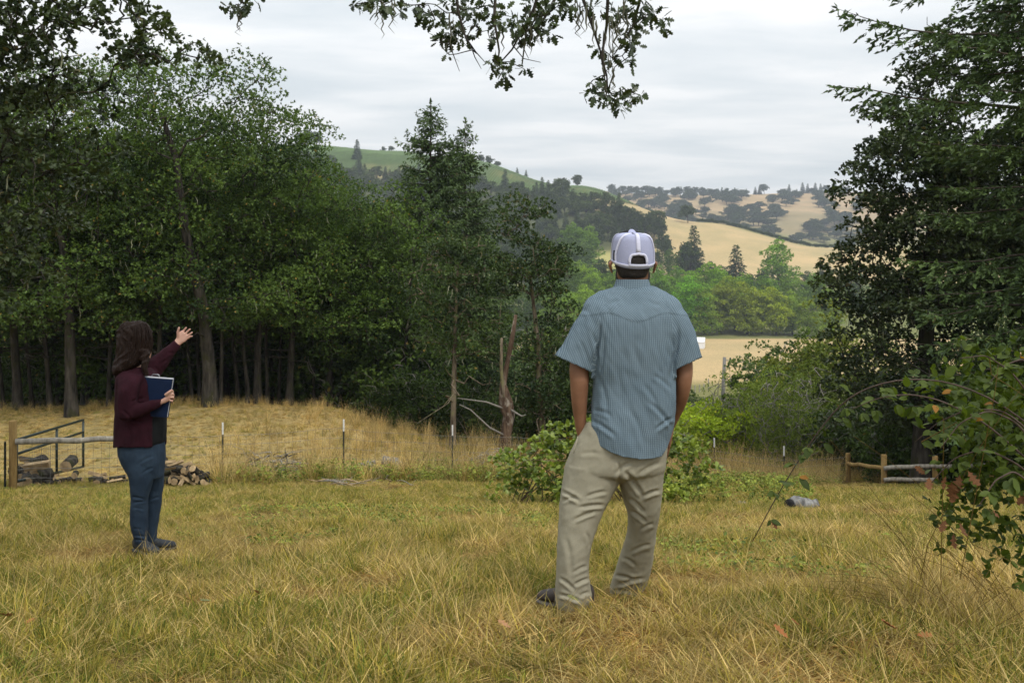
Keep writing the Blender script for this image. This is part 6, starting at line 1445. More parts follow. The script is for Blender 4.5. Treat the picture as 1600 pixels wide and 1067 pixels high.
    for reg, ang in ((reg_l, 0.42), (reg_r, -0.42)):
        x_, z_ = corner[reg][..., 0] + wob[Q][reg], corner[reg][..., 2] + wob2[Q][reg]; y_ = corner[reg][..., 1]
        uvw[reg] = np.stack([x_ * math.cos(ang) - z_ * math.sin(ang) , x_ * math.sin(ang) + z_ * math.cos(ang), 0 * x_], -1)
    V2, Q2 = drop_faces(V, Q, fm)
    shirt = shell('shirt', loc(V2), Q2, plaid_mat(), root, 0.003, uvw[~fm].reshape(-1, 3))
    pl = bpy.data.materials['checked_shirt_cloth']
    mb = MB(); cs = [hsec(r, a, b, D, dy, h) for r, a, b, dy, h in ((453, 955, 1021, 0.028, 0.082), (446, 959.5, 1016.5, 0.03, 0.078), (438, 962.5, 1013.5, 0.034, 0.074), (436.3, 963.5, 1012.5, 0.035, 0.072))]
    sec_loft(mb, cs, 40, 2.1, 3); Vc = np.vstack(mb.v); Qc = np.vstack(mb.q)
    uvc = np.stack([Vc[Qc][..., 0], Vc[Qc][..., 2] + 0.004, 0 * Vc[Qc][..., 0]], -1)
    keep = np.array([not ((Vc[q][:, 1] > D + 0.095).all()) for q in Qc])
    shell('collar', loc(Vc), Qc[keep], pl, root, 0.004, uvc[keep].reshape(-1, 3))
    # --- trousers
    mb = MB()
    pel = [(655, 918, 1049, 0.01, 0.118), (675, 908, 1047, 0.012, 0.125), (690, 899, 1044, 0.015, 0.130), (712, 889.5, 1042, 0.02, 0.135), (735, 883, 1038.5, 0.025, 0.135), (744, 900, 1020, 0.03, 0.09), (750, 930, 995, 0.03, 0.05)]
    sec_loft(mb, [hsec(r, a, b, D, dy, h) for r, a, b, dy, h in pel], 36, 2.3)
    ll = [(725, 884, 976, 0.022, 0.122), (750, 880, 969, 0.018, 0.118), (772, 876, 958, 0.012, 0.112), (800, 873, 943, 0.0, 0.105), (830, 871.5, 931, -0.005, 0.098), (860, 870.5, 922, -0.01, 0.094), (890, 869.5, 920, -0.008, 0.09), (915, 868.5, 922, 0.0, 0.09), (932, 867.5, 924, 0.0, 0.09), (946, 869, 918, 0.005, 0.082), (952, 874, 912, 0.01, 0.07)]
    rl = [(725, 955, 1039, 0.03, 0.12), (750, 966, 1036, 0.05, 0.115), (772, 972, 1034, 0.075, 0.11), (800, 980, 1031, 0.115, 0.10), (830, 981, 1025, 0.17, 0.095), (855, 974, 1022, 0.225, 0.092), (880, 965, 1019, 0.275, 0.09), (905, 957, 1013, 0.32, 0.09), (922, 953, 1006, 0.345, 0.085), (934, 957, 999, 0.355, 0.07)]
    for L in (ll, rl): sec_loft(mb, [hsec(r, a, b, D, dy, h) for r, a, b, dy, h in L], 32, 2.2)
    V, Q = fuse(mb, 0.0048, 7)
    N = vnormals(V, Q)
    V = V + N * (0.0035 * fbm(V * np.array([10, 10, 6]) + 9, 3) + 0.0016 * fbm(np.stack([V[:, 0] * 14 + V[:, 2] * 12, V[:, 1] * 14, V[:, 2] * 22 - V[:, 0] * 16], -1), 2))[:, None]
    N = vnormals(V, Q)
    V = crease(V, N, [(874, 766, 906, 784, 4, 0.016), (876, 784, 902, 776, 4, 0.010), (904, 793, 944, 789, 4, 0.016), (896, 813, 930, 799, 4, 0.014), (915, 776, 948, 768, 4, 0.010), (917, 832, 921, 856, 4, 0.007), (905, 709, 938, 709, 5, 0.004), (884, 836, 892, 900, 6, 0.007),
                      (976, 736, 1004, 775, 5, 0.017), (1003, 776, 1031, 766, 4, 0.014), (984, 778, 1006, 800, 4, 0.013), (984, 797, 1010, 816, 4, 0.012), (996, 742, 1032, 722, 5, 0.009), (960, 742, 985, 722, 5, 0.010), (1000, 828, 1022, 818, 4, 0.008),
                      (874, 902, 898, 922, 4, 0.012), (897, 914, 924, 903, 4, 0.013), (872, 928, 908, 940, 4, 0.013), (895, 895, 918, 884, 4, 0.009), (905, 932, 922, 925, 4, 0.009), (958, 898, 992, 906, 4, 0.011), (965, 914, 1006, 903, 4, 0.013), (985, 862, 1016, 850, 4, 0.009), (972, 870, 994, 884, 4, 0.008), (960, 922, 990, 926, 4, 0.009), (890, 720, 905, 690, 4, 0.008), (968, 720, 966, 756, 4, 0.010)])
    TR = cloth_mat('khaki_cloth', (0.315, 0.292, 0.218), 0.10, 4.0, 800)
    p = proj(V); top = p[:, 1] < 660
    V2, Q2 = drop_faces(V, Q, top[Q].all(1))
    tr = shell('trousers', loc(V2), Q2, TR, root, 0)
    mb = MB(); mb.tube(loc([P(903, 682, D - 0.055), P(899, 696, D - 0.075), P(896, 708, D - 0.09)]), 0.0035, 5); mb.build('pocket_edge', TR, root, True)
    # --- shoes
    SH = cloth_mat('brown_shoe_leather', (0.055, 0.045, 0.040), 0.25, 30, 500, 0.6); SO = mat_plain('shoe_sole', (0.10, 0.092, 0.085), 0.8, 0.2, 40)
    SG = mat_plain('shoe_grey_panel', (0.16, 0.15, 0.15), 0.8, 0.2, 60)
    for (hx, hd_, ax) in ((P(912, 400, 4.77), 4.77, nrm(np.array([-0.93, 0.36, 0]))), (P(980, 400, 5.10), 5.10, nrm(np.array([0.30, 0.95, 0])))):
        hx[2] = gz(hx[0], hx[1]) + 0.012; sd = np.array([-ax[1], ax[0], 0]); u = np.array([0, 0, 1.0])
        L = 0.285
        sh = MB(); S = lambda t, w, h, z: (hx + ax * (t * L - 0.05) + u * (z + h / 2), sd * w, u * h / 2)
        sec_loft(sh, [S(0.0, 0.026, 0.06, 0.02), S(0.06, 0.036, 0.095, 0.015), S(0.25, 0.040, 0.105, 0.012), S(0.42, 0.044, 0.085, 0.012), S(0.62, 0.049, 0.066, 0.010), S(0.82, 0.047, 0.05, 0.010), S(0.95, 0.034, 0.038, 0.012), S(1.0, 0.015, 0.022, 0.016)], 22, 2.5)
        V, Q = fuse(sh, 0.006, 3); so = link('shoe', raw_mesh('shoe', loc(V), Q, SH, None, True), root)
        sm = MB(); sec_loft(sm, [S(-0.01, 0.026, 0.024, -0.008), S(0.06, 0.039, 0.026, -0.01), S(0.3, 0.040, 0.026, -0.01), S(0.62, 0.053, 0.024, -0.01), S(0.84, 0.051, 0.024, -0.008), S(0.97, 0.036, 0.022, -0.002), S(1.02, 0.014, 0.016, 0.004)], 22, 3.0)
        V, Q = fuse(sm, 0.006, 1); link('sole', raw_mesh('sole', loc(V), Q, SO, None, True), so)
        for t0 in (0.40, 0.62, 0.80):
            pm = MB(); a = hx - foot + ax * (t0 * L - 0.05); w = 0.049 if t0 < 0.75 else 0.046; h = np.interp(t0, [0.4, 0.62, 0.8], [0.094, 0.074, 0.058])
            pm.tube([a - sd * w + u * 0.03, a - sd * w * 0.75 + u * h * 0.85, a + u * (h + 0.003), a + sd * w * 0.75 + u * h * 0.85, a + sd * w + u * 0.03], 0.006, 5); pm.build('overlay', SG, so, True)
    # --- cap
    CM = NT('cap_mesh'); s1 = CM.noise(900, 2)
    CAPM = CM.bsdf(CM.ramp(s1, [(0.3, (0.30, 0.32, 0.47)), (0.7, (0.44, 0.46, 0.62))]), 0.85, CM.bump(s1, 0.4, 0.002), 0.15)
    CAPW = cloth_mat('cap_white_tape', (0.66, 0.67, 0.82), 0.05, 20, 700); CAPB = cloth_mat('cap_black_cloth', (0.016, 0.016, 0.018), 0.2, 20, 700)
    cc = P(988.5, 400, D + 0.052); rot = 0.12; mpx = D / F
    zs = [(-34.5, 0.20), (-34.2, 0.50), (-33.2, 0.70), (-30.5, 0.84), (-25, 0.915), (-15, 0.965), (-2, 0.995), (9, 1.0), (20.5, 0.985)]
    TH = 64
    def cap_pt(th, t):      # t 0 top .. 1 rim; th 0 = back
        k = np.interp(t, np.linspace(0, 1, len(zs)), [z for z, w in zs]); w = np.interp(t, np.linspace(0, 1, len(zs)), [w for z, w in zs])
        s, c = math.sin(th), math.cos(th)
        ex = 2.25; sx = math.copysign(abs(s) ** (2 / ex), s); cy = math.copysign(abs(c) ** (2 / ex), c)
        x = 0.0995 * w * sx; y = -0.116 * w * cy
        f = max(0.0, -c)
        lift = (1 - c) * 0.5                                     # 0 at the back, 1 in front
        k2 = k - 5.0 * lift * min(1, t * 3) * 0 - (8.0 * f * (1 - t)) - 52 * max(0, t - 0.62) * lift
        return np.array([x, y, -k2 * mpx])
    def wr(q): 
        c, s = math.cos(rot), math.sin(rot); return cc - foot + np.array([q[0] * c - q[1] * s, q[0] * s + q[1] * c, q[2]])
    T = 26; V = []; fa = []; mi = []
    for i in range(T + 1):
        for j in range(TH): V.append(wr(cap_pt(-np.pi + (j + 0.5) * 2 * np.pi / TH, i / T)))
    V.append(wr(cap_pt(0, 0) * np.array([0, 0, 1])))
    for i in range(T):
        for j in range(TH):
            th = -np.pi + (j + 1.0) * 2 * np.pi / TH; t = (i + 0.5) / T
            q = cap_pt(th, t); row_ = 400 - q[2] / mpx
            x_px = q[0] / mpx
            hole = abs(th) < 1.2 and abs(x_px) < 12.2 and row_ < 413.5 and row_ > 413 - 14.5 * math.sqrt(max(0.02, 1 - (x_px / 12.4) ** 4))
            if hole: continue
            fa.append((i * TH + j, i * TH + (j + 1) % TH, (i + 1) * TH + (j + 1) % TH, (i + 1) * TH + j)); mi.append(1 if abs(th) > 1.95 else 0)
    tri = [(len(V) - 1, (j + 1) % TH, j) for j in range(TH)]
    me = raw_mesh('cap', np.array(V), [np.array(fa)[:, ::-1], np.array(tri)[:, ::-1]], [CAPM, CAPB], mi + [0] * TH, True)
    cap = link('cap', me, root); s = cap.modifiers.new('thickness', 'SOLIDIFY'); s.thickness = 0.002
    def strip(name, pts, w, mat, par, lift=0.0018):
        mbs = MB(); pts = [np.array(p_) for p_ in pts]; pv = []
        for i, p_ in enumerate(pts):
            a, b = pts[max(0, i - 1)], pts[min(len(pts) - 1, i + 1)]; tg = nrm(b - a); o_ = nrm(p_ - (cc - foot) - np.array([0, 0, 0.02])); sd_ = nrm(np.cross(tg, o_))
            ww = w[i] if hasattr(w, '__len__') else w
            pv += [p_ + sd_ * ww + o_ * lift, p_ + o_ * (lift + 0.0012), p_ - sd_ * ww + o_ * lift]
        q = []
        for i in range(len(pts) - 1): b = 3 * i; q += [(b, b + 1, b + 4, b + 3), (b + 1, b + 2, b + 5, b + 4)]
        mbs.add(np.array(pv), q); o_ = mbs.build(name, mat, par, True); m_ = o_.modifiers.new('thickness', 'SOLIDIFY'); m_.thickness = 0.0015
        return o_
    strip('seam_tape', [wr(cap_pt(0.0, t)) for t in np.linspace(0.02, 0.725, 12)], np.linspace(0.0075, 0.0105, 12), CAPW, cap)
    for sg in (-1, 1):
        strip('seam_tape', [wr(cap_pt(sg * (0.25 + 0.95 * min(1, (t / 0.75)) ** 0.8), t)) for t in np.linspace(0.08, 0.98, 16)], 0.0065, CAPW, cap)
        strip('seam_tape', [wr(cap_pt(sg * (1.75 + 0.1 * t), t)) for t in np.linspace(0.2, 0.98, 12)], 0.006, CAPW, cap)
        strip('side_tag', [wr(cap_pt(sg * 1.32, t)) for t in np.linspace(0.70, 0.92, 5)], 0.005, CAPB, cap, 0.003)
    strip('rim_tape', [wr(cap_pt(th, 0.955)) for th in np.linspace(0.40, 1.9, 20)], 0.0085, CAPW, cap); strip('rim_tape', [wr(cap_pt(-th, 0.955)) for th in np.linspace(0.40, 1.9, 20)], 0.0085, CAPW, cap)
    arch = []
    for a in np.linspace(0, np.pi, 17):
        xx = 13.6 * math.copysign(abs(math.cos(a)) ** 0.55, math.cos(a)); rr = 413 - 15.6 * abs(math.sin(a)) ** 0.6
        th = math.asin(np.clip(xx * mpx / 0.0995, -1, 1)); th = math.copysign(abs(math.sin(th)) ** (2.25 / 2), xx); th = math.asin(np.clip(th, -1, 1))
        ts = np.linspace(0.3, 1, 60); rws = np.array([400 - cap_pt(th, t)[2] / mpx for t in ts]); arch.append(wr(cap_pt(th, ts[np.argmin(abs(rws - rr))])))
    strip('opening_binding', arch, 0.0062, CAPW, cap, 0.0022)
    strip('strap', [wr(cap_pt(th, 0.945)) for th in np.linspace(-0.42, 0.42, 11)], 0.0105, CAPW, cap, 0.003)
    mb = MB(); th = np.linspace(0.05, np.pi - 0.05, 6); b_ = wr(cap_pt(0, 0) * np.array([0, 0, 1])); mb.tube(b_ + np.outer(-np.cos(th) * 0.005 + 0.002, np.array([0, 0, 1.0])), np.sin(th) * 0.009, 10); mb.build('button', CAPB, cap, True)
    vs = []; NV = 17
    for j in range(NV):
        a = np.pi + (j / (NV - 1) - 0.5) * 2.4
        e0 = cap_pt(a if a <= np.pi else a - 2 * np.pi, 0.97); dirn = np.array([math.sin(a) * 0.62, -math.cos(a), 0]); Lv = 0.072 * (math.cos((j / (NV - 1) - 0.5) * 2.9) * 0.9 + 0.16)
        for k in range(5):
            q = e0 + dirn * Lv * k / 4 + np.array([0, 0, -0.012 * (k / 4) - 0.055 * (q0 ** 2) if (q0 := (j / (NV - 1) - 0.5) * 1.3) else 0]); vs.append(wr(q))
    q = [(j * 5 + k, j * 5 + k + 1, (j + 1) * 5 + k + 1, (j + 1) * 5 + k) for j in range(NV - 1) for k in range(4)]
    mb = MB().add(np.array(vs), q); o = mb.build('visor', CAPB, cap, True); s = o.modifiers.new('thickness', 'SOLIDIFY'); s.thickness = 0.004
    return root
build_man()

def build_woman():
    D = 7.1; foot = on_ground(231, 7.12); ppm = F / D
    root = empty('person', foot, 0, 'long haired woman in a maroon cardigan and blue jeans pointing ahead with her raised arm', 'person')
    def loc(V): return np.asarray(V) - foot
    # body
    mb = MB()
    hd_ = [(505, 200, 220, 0.0, 0.03), (511, 192, 229, 0.0, 0.058), (522, 188.5, 234, 0.0, 0.07), (534, 188.5, 236, 0.0, 0.072), (545, 191, 236, 0.0, 0.068), (556, 200, 235.5, 0.0, 0.055), (563, 212, 233, 0.0, 0.035)]
    sec_loft(mb, [hsec(r, a, b, D, dy, h) for r, a, b, dy, h in hd_], 26, 2.1)
    sec_loft(mb, [hsec(545, 198, 224, D, 0, 0.05), hsec(562, 199, 224, D, 0, 0.05), hsec(576, 196, 229, D, 0, 0.07), hsec(586, 192, 236, D, 0, 0.11)], 22, 2)
    sec_loft(mb, [hsec(580, 196, 232, D, 0, 0.12), hsec(592, 190, 242, D, 0, 0.15), hsec(620, 190, 250, D, 0, 0.13), hsec(650, 190, 250, D, 0, 0.12), hsec(690, 190, 250, D, 0, 0.14), hsec(715, 194, 250, D, 0, 0.15)], 24, 2.2)
    fw = nrm(np.array([0.86, 0.5, 0])); rt = nrm(np.array([0.5, -0.86, 0]))
    fc = P(233, 532, D + 0.035); face_bits(mb, fc + np.array([0.004, 0, 0.0]), fw, rt, 0.92)
    # far arm, raised and pointing
    w = P(279.0, 533.5, D + 0.30)
    sec_loft(mb, [(P(234, 584, D + 0.16), np.array([0.024, 0, -0.024]), np.array([0, 0.03, 0])), (P(252, 564, D + 0.21), np.array([0.020, 0, -0.024]), np.array([0, 0.03, 0])), (P(268, 546, D + 0.27), np.array([0.017, 0, -0.021]), np.array([0, 0.026, 0])), (w, np.array([0.019, 0, -0.022]), np.array([0, 0.018, 0])), (P(285.5, 526, D + 0.31), np.array([0.026, 0, -0.034]), np.array([0, 0.012, 0])), (P(289, 522, D + 0.315), np.array([0.022, 0, -0.030]), np.array([0, 0.010, 0]))], 16, 2.2)
    for (a, b, c, r) in (((284.3, 520.5), (287.6, 516), (290.8, 511.8), 0.0088), ((287.8, 523), (292.6, 518.4), (297.0, 514.3), 0.0090), ((289.6, 526.5), (295.2, 522.8), (300.4, 519.4), 0.0086), ((289.8, 530.2), (295.4, 527.3), (300.2, 524.8), 0.0076)):
        finger(mb, [P(*a, D + 0.312), P(*b, D + 0.322), P(*c, D + 0.318)], r, r * 0.85)
    finger(mb, [P(278.5, 527, D + 0.30), P(277.8, 519, D + 0.29), P(279.9, 511.8, D + 0.285)], 0.0125, 0.0085)
    # near arm, bent, holding the folder
    sec_loft(mb, [hsec(r, a, b, D, dy, h) for r, a, b, dy, h in ((590, 195, 216, -0.12, 0.04), (606, 191, 211, -0.175, 0.04), (625, 190, 209, -0.20, 0.038), (645, 190, 209, -0.21, 0.036), (651, 194, 206, -0.21, 0.02))], 16, 2.1)
    sec_loft(mb, [(P(197, 643, D - 0.21), np.array([0.006, 0, 0.032]), np.array([0, 0.032, 0])), (P(222, 638, D - 0.19), np.array([0.01, 0, 0.036]), np.array([0, 0.035, 0])), (P(244, 631, D - 0.165), np.array([0.006, 0, 0.026]), np.array([0, 0.028, 0])), (P(254, 627, D - 0.155), np.array([0.004, 0, 0.021]), np.array([0, 0.016, 0])), (P(263, 621, D - 0.15), np.array([0.010, 0, 0.034]), np.array([0, 0.013, 0])), (P(266, 618, D - 0.148), np.array([0.008, 0, 0.030]), np.array([0, 0.011, 0]))], 16, 2.1)
    for k, (a, b, c, r) in enumerate((((264.5, 612.5), (269.0, 609.8), (270.6, 612.5), 0.0082), ((266, 616.5), (270.6, 615.2), (271.4, 618.8), 0.0085), ((266, 621), (270.8, 620.8), (271.2, 624.5), 0.0083), ((264.5, 625.5), (269, 626.5), (269.2, 629.8), 0.0075))):
        finger(mb, [P(*a, D - 0.150), P(*b, D - 0.142), P(*c, D - 0.118)], r, r * 0.85)
    finger(mb, [P(258, 617.5, D - 0.165), P(263.5, 613, D - 0.170), P(268.5, 609.4, D - 0.160)], 0.0115, 0.0085)
    # legs
    for L in ([(705, 197, 230, -0.07, 0.06), (750, 206, 231, -0.07, 0.05), (785, 209, 226, -0.07, 0.042), (815, 210, 226, -0.07, 0.038), (845, 215, 227, -0.07, 0.028), (856, 215, 228, -0.07, 0.028)], [(705, 220, 248, 0.08, 0.06), (750, 230, 248, 0.085, 0.05), (785, 233, 247, 0.09, 0.042), (815, 233, 243, 0.09, 0.036), (845, 234, 241, 0.09, 0.026), (852, 234, 241, 0.09, 0.028)]):
        sec_loft(mb, [hsec(r, a, b, D, dy, h) for r, a, b, dy, h in L], 18, 2)
    ear(mb, P(212, 538, D - 0.066), np.array([0, -1.0, 0]), np.array([-1.0, 0, 0]))
    V, Q = fuse(mb, 0.0048, 2); link('body', raw_mesh('body', loc(V), Q, SK_W, None, True), root)
    eyes(root, fc - foot, fw, rt, 0.92)
    # top
    TOP = cloth_mat('black_top_cloth', (0.010, 0.011, 0.012), 0.2, 20, 800); CAR = cloth_mat('maroon_knit', (0.026, 0.0065, 0.011), 0.25, 12, 600, 0.95, 0.5)
    mb = MB(); sec_loft(mb, [hsec(r, a, b, D, dy, h) for r, a, b, dy, h in ((577, 196, 232, 0, 0.10), (590, 188, 246, 0, 0.165), (612, 187, 254, 0, 0.155), (640, 187, 257.5, 0, 0.145), (665, 187, 258.5, 0, 0.155), (686, 188, 257.5, 0, 0.165), (694, 189, 254, 0, 0.16))], 32, 2.2)
    V, Q = fuse(mb, 0.007, 3); V = V + vnormals(V, Q) * (0.004 * fbm(V * np.array([16, 16, 7]), 2))[:, None]
    link('top', raw_mesh('top', loc(V), Q, TOP, None, True), root)
    # cardigan with both sleeves
    mb = MB(); sec_loft(mb, [hsec(r, a, b, D, dy, h) for r, a, b, dy, h in ((572, 194, 232, 0, 0.085), (580, 188, 238, 0, 0.14), (590, 184.5, 245, 0, 0.175), (610, 183, 252, 0, 0.17), (640, 182, 256, 0, 0.165), (665, 181, 258, 0, 0.172), (690, 181, 258.5, 0, 0.182), (700, 181.5, 258, 0, 0.184))], 36, 2.2)
    sec_loft(mb, [hsec(r, a, b, D, dy, h) for r, a, b, dy, h in ((584, 192, 226, -0.10, 0.055), (592, 186.5, 224, -0.135, 0.065), (606, 184.5, 218, -0.175, 0.062), (625, 183.5, 215, -0.20, 0.056), (642, 183.5, 215, -0.21, 0.053), (652, 186, 213, -0.21, 0.046), (656.5, 192, 208, -0.21, 0.025))], 24, 2.1)
    sec_loft(mb, [(P(196, 643, D - 0.21), np.array([0.006, 0, 0.050]), np.array([0, 0.045, 0])), (P(208, 643, D - 0.21), np.array([0.010, 0, 0.056]), np.array([0, 0.05, 0])), (P(222, 639.5, D - 0.20), np.array([0.012, 0, 0.052]), np.array([0, 0.048, 0])), (P(238, 634, D - 0.178), np.array([0.010, 0, 0.040]), np.array([0, 0.038, 0])), (P(252.5, 629.0, D - 0.158), np.array([0.006, 0, 0.029]), np.array([0, 0.027, 0]))], 24, 2.1)
    sec_loft(mb, [(P(226, 592, D + 0.12), np.array([0.070, 0, -0.06]), np.array([0, 0.07, 0])), (P(238, 578, D + 0.18), np.array([0.050, 0, -0.058]), np.array([0, 0.065, 0])), (P(255, 560, D + 0.23), np.array([0.036, 0, -0.045]), np.array([0, 0.055, 0])), (P(270, 544, D + 0.275), np.array([0.027, 0, -0.033]), np.array([0, 0.040, 0])), (P(278.2, 535.4, D + 0.298), np.array([0.024, 0, -0.029]), np.array([0, 0.030, 0]))], 24, 2.1)
    V, Q = fuse(mb, 0.0065, 4); N = vnormals(V, Q)
    V = V + N * (0.006 * fbm(V * np.array([13, 13, 7]) + 5, 3))[:, None]; N = vnormals(V, Q)
    V = crease(V, N, [(196, 655, 222, 660, 3, 0.010), (190, 640, 205, 655, 3, 0.010), (205, 628, 225, 622, 3, 0.010), (200, 665, 204, 694, 4, 0.008), (216, 668, 214, 694, 4, 0.006), (192, 600, 196, 630, 3, 0.006), (228, 664, 230, 694, 4, 0.006), (250, 570, 262, 562, 3, 0.009), (240, 572, 252, 586, 3, 0.008), (262, 552, 272, 552, 3, 0.007)])
    p = proj(V); cut = (p[:, 0] > 237.5) & (p[:, 1] > 600) & (V[:, 1] < D + 0.12) & ((p[:, 1] > 652) | (V[:, 1] > D - 0.12)) & ~((V[:, 1] < D - 0.10) & (p[:, 1] < 650))
    cut |= (p[:, 1] > 698) | (p[:, 1] < 574) & (np.hypot(V[:, 0] - P(212, 570, D)[0], V[:, 1] - D) < 0.10)
    V2, Q2 = drop_faces(V, Q, cut[Q].all(1))
    shell('cardigan', loc(V2), Q2, CAR, root, 0.006)
    # jeans
    n = NT('denim'); f = n.noise(5, 3); f2 = n.noise(700, 2)
    JE = n.bsdf(n.mix(1.0, n.ramp(f, [(0.3, (0.015, 0.027, 0.046)), (0.7, (0.034, 0.056, 0.086))]), n.ramp(f2, [(0.35, (0.75, 0.75, 0.75)), (0.65, (1.25, 1.25, 1.25))]), 'MULTIPLY'), 0.85, n.bump(f2, 0.2, 0.002), 0.15)
    mb = MB(); sec_loft(mb, [hsec(r, a, b, D, dy, h) for r, a, b, dy, h in ((678, 188, 256, 0.0, 0.150), (695, 186, 256, 0.0, 0.165), (715, 190, 256.5, 0.0, 0.165), (735, 199, 255, 0.005, 0.14), (745, 203, 254, 0.01, 0.11))], 30, 2.2)
    for L in ([(718, 191, 240, -0.07, 0.095), (740, 200.5, 240, -0.075, 0.086), (760, 203.5, 236, -0.075, 0.076), (780, 205, 231, -0.07, 0.066), (800, 204, 231, -0.07, 0.066), (820, 205, 230.5, -0.07, 0.064), (838, 208.5, 230, -0.07, 0.052), (848, 211, 230.5, -0.07, 0.048)],
              [(718, 214, 255, 0.08, 0.09), (740, 222, 255, 0.085, 0.086), (760, 226, 254.5, 0.09, 0.078), (780, 229, 252, 0.09, 0.068), (800, 229, 250, 0.09, 0.064), (820, 229.5, 246, 0.09, 0.06), (838, 230.5, 244, 0.09, 0.05), (846, 231, 243.5, 0.09, 0.047)]):
        sec_loft(mb, [hsec(r, a, b, D, dy, h) for r, a, b, dy, h in L], 26, 2.1)
    V, Q = fuse(mb, 0.006, 4); N = vnormals(V, Q); V = V + N * (0.0035 * fbm(V * np.array([14, 14, 11]), 3))[:, None]; N = vnormals(V, Q)
    V = crease(V, N, [(206, 776, 228, 781, 2.5, 0.008), (207, 786, 230, 783, 2.5, 0.007), (208, 793, 226, 797, 2.5, 0.005), (210, 836, 230, 840, 2.5, 0.008), (211, 843, 230, 846, 2.5, 0.007), (232, 782, 252, 776, 2.5, 0.006), (222, 740, 240, 730, 3, 0.006), (215, 725, 240, 712, 3, 0.005), (208, 826, 222, 828, 2.5, 0.005)])
    link('jeans', raw_mesh('jeans', loc(V), Q, JE, None, True), root)
    # shoes
    SH = cloth_mat('grey_shoe_cloth', (0.045, 0.05, 0.055), 0.3, 40, 500); SO = mat_plain('grey_sole', (0.07, 0.068, 0.065), 0.8, 0.15, 40)
    for (x, dd, ax) in ((219, D - 0.07, nrm(np.array([0.80, -0.5, 0]))), (234, D + 0.09, nrm(np.array([0.9, 0.25, 0])))):
        h0 = P(x, 400, dd); h0[2] = gz(h0[0], h0[1]) + 0.012; sd = np.array([-ax[1], ax[0], 0]); u = np.array([0, 0, 1.0]); L = 0.245
        S = lambda t, w, h, z: (h0 + ax * (t * L - 0.06) + u * (z + h / 2), sd * w, u * h / 2)
        sh = MB(); sec_loft(sh, [S(0.0, 0.022, 0.05, 0.02), S(0.07, 0.031, 0.085, 0.012), S(0.28, 0.035, 0.09, 0.010), S(0.45, 0.038, 0.070, 0.010), S(0.65, 0.043, 0.054, 0.010), S(0.85, 0.040, 0.042, 0.010), S(0.97, 0.026, 0.028, 0.012), S(1.0, 0.012, 0.018, 0.016)], 20, 2.4)
        V, Q = fuse(sh, 0.006, 3); so = link('shoe', raw_mesh('shoe', loc(V), Q, SH, None, True), root)
        sm = MB(); sec_loft(sm, [S(-0.01, 0.022, 0.022, -0.008), S(0.08, 0.034, 0.024, -0.01), S(0.35, 0.036, 0.024, -0.01), S(0.65, 0.046, 0.022, -0.01), S(0.87, 0.043, 0.022, -0.008), S(1.0, 0.026, 0.020, 0.0)], 20, 3.0)
        V, Q = fuse(sm, 0.006, 1); link('sole', raw_mesh('sole', loc(V), Q, SO, None, True), so)
    # hair: a soft mass with separate locks over it
    n = NT('brown_hair'); st = n.noise(5, 4, 0.6, n.scale((60, 60, 7)))
    HB = n.bsdf(n.ramp(st, [(0.3, (0.006, 0.003, 0.0022)), (0.62, (0.022, 0.011, 0.007)), (0.8, (0.050, 0.026, 0.014))]), 0.55, n.bump(st, 0.6, 0.006), 0.15)
    mb = MB(); hr = [(502.5, 204, 218, 0.0, 0.025), (506, 192, 229, 0.0, 0.060), (514, 186, 234.5, 0.0, 0.084), (526, 184, 238.5, 0.0, 0.095), (540, 184, 238, -0.002, 0.096), (553, 183, 234, -0.006, 0.098), (564, 181, 227, -0.012, 0.102), (574, 178.5, 214, -0.02, 0.104), (581, 178, 203, -0.02, 0.095), (586, 181, 196, -0.02, 0.07)]
    sec_loft(mb, [hsec(r, a, b, D, dy, h) for r, a, b, dy, h in hr], 34, 2.15)
    sec_loft(mb, [(P(226, 545, D - 0.075), np.array([0.035, 0, 0]), np.array([0, 0.03, 0])), (P(226, 562, D - 0.10), np.array([0.030, 0, 0]), np.array([0, 0.028, 0])), (P(227, 576, D - 0.115), np.array([0.020, 0, 0]), np.array([0, 0.02, 0])), (P(229, 586, D - 0.12), np.array([0.007, 0, 0]), np.array([0, 0.008, 0]))], 16, 2)
    V, Q = fuse(mb, 0.006, 3); N = vnormals(V, Q)
    V = V + N * (0.013 * noise3(np.stack([V[:, 0] * 26 + 2 * np.sin(V[:, 2] * 22), V[:, 1] * 26, V[:, 2] * 8], -1)) + 0.007 * noise3(np.stack([V[:, 0] * 95, V[:, 1] * 95, V[:, 2] * 11], -1)))[:, None]
    # the face stays clear
    pv = V - (fc - fw * 0.02); facing = (pv @ fw > -0.005) & (np.abs(pv @ rt) < 0.062) & (proj(V)[:, 1] > 519)
    V2, Q2 = drop_faces(V, Q, facing[Q].all(1))
    hair = link('hair', raw_mesh('hair', loc(V2), Q2, HB, None, True), root)
    r_ = np.random.default_rng(5); mb = MB()
    rows_ = np.array([q[0] for q in hr]); xl = np.array([q[1] for q in hr]); xr = np.array([q[2] for q in hr]); hd2 = np.array([q[4] for q in hr]); dyy = np.array([q[3] for q in hr])
    for k in range(420):
        th = r_.uniform(np.pi * 0.42, np.pi * 1.95); r0 = r_.uniform(504, 540); r1 = r_.uniform(562, 589); rr = np.linspace(r0, r1, 10)
        if math.cos(th) > 0.2 and math.sin(th) < 0: r1 = r_.uniform(560, 586); rr = np.linspace(r0, r1, 10)
        ph = r_.uniform(0, 6.28); wv = th + 0.20 * np.sin((rr - r0) * 0.16 + ph) * (rr - r0) / 60
        off = r_.uniform(0.94, 1.05) + 0.04 * np.maximum(0, (rr - 570) / 20)
        cx = (np.interp(rr, rows_, xl) + np.interp(rr, rows_, xr)) / 2; hx = (np.interp(rr, rows_, xr) - np.interp(rr, rows_, xl)) / 2
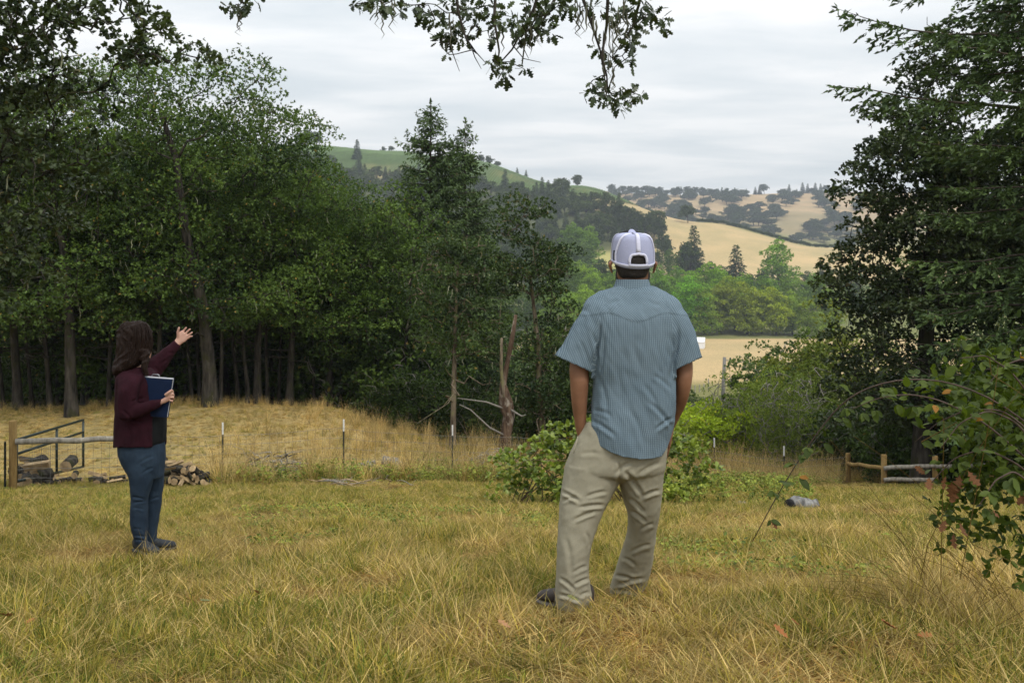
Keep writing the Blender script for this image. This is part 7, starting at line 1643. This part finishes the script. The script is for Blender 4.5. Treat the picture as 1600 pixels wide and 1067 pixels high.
        pts = np.array([P(cx[i] + hx[i] * off[i] * math.cos(wv[i]), rr[i], D + np.interp(rr[i], rows_, dyy) + np.interp(rr[i], rows_, hd2) * off[i] * math.sin(wv[i])) for i in range(10)])
        mb.tube(loc(pts), np.array([0.4, 1, 1.1, 1.1, 1.1, 1, 1, 0.9, 0.7, 0.15]) * r_.uniform(0.0018, 0.0058), 4, False)
    o = mb.build('lock', HB, hair, True); o['kind'] = 'stuff'
    # folder, held against her side
    F1 = cloth_mat('navy_leatherette', (0.007, 0.017, 0.050), 0.12, 30, 400, 0.5); PG = mat_plain('paper_edge', (0.62, 0.64, 0.68), 0.9, 0.08, 200); GRY = mat_plain('clip_metal', (0.35, 0.36, 0.38), 0.4, 0.1, 40, metal=0.8)
    c = [P(219.5, 588.5, D - 0.10), P(271.5, 592.5, D - 0.135), P(262, 652, D - 0.125), P(209, 648, D - 0.10)]
    ce = sum(c) / 4; fr = empty('folder', ce, 0, 'navy blue folder of papers held under the arm of the woman', 'folder')
    nn = nrm(np.cross(c[1] - c[0], c[3] - c[0])); nn = nn if nn[1] < 0 else -nn
    def slab(off0, off1, shrink):
        v = [x + (ce - x) * shrink - ce for x in c]; return [x + nn * off0 for x in v] + [x + nn * off1 for x in v]
    for nm, a, b, s_, m_ in (('cover', 0.009, 0.013, 0.0, F1), ('cover', -0.010, -0.006, -0.012, F1), ('paper', -0.0055, 0.0085, 0.02, PG)):
        v = slab(a, b, s_)
        if nm == 'paper':
            for i in (0, 1, 4, 5): v[i] = v[i] + nrm(c[0] - c[3]) * 0.010
        mbf = MB().add(v, [(0, 1, 2, 3), (7, 6, 5, 4), (0, 4, 5, 1), (1, 5, 6, 2), (2, 6, 7, 3), (3, 7, 4, 0)]); o = mbf.build(nm, m_, fr)
        bv = o.modifiers.new('edge', 'BEVEL'); bv.width = 0.002; bv.segments = 2
    t = (c[0] * 0.55 + c[1] * 0.45) - ce + nrm(c[0] - c[3]) * 0.012; ex = nrm(c[1] - c[0])
    mbc = MB(); mbc.tube([t - ex * 0.03, t - ex * 0.02 + np.array([0, 0, 0.012]), t + ex * 0.02 + np.array([0, 0, 0.012]), t + ex * 0.03], 0.004, 6); mbc.build('clip', GRY, fr, True)
build_woman()
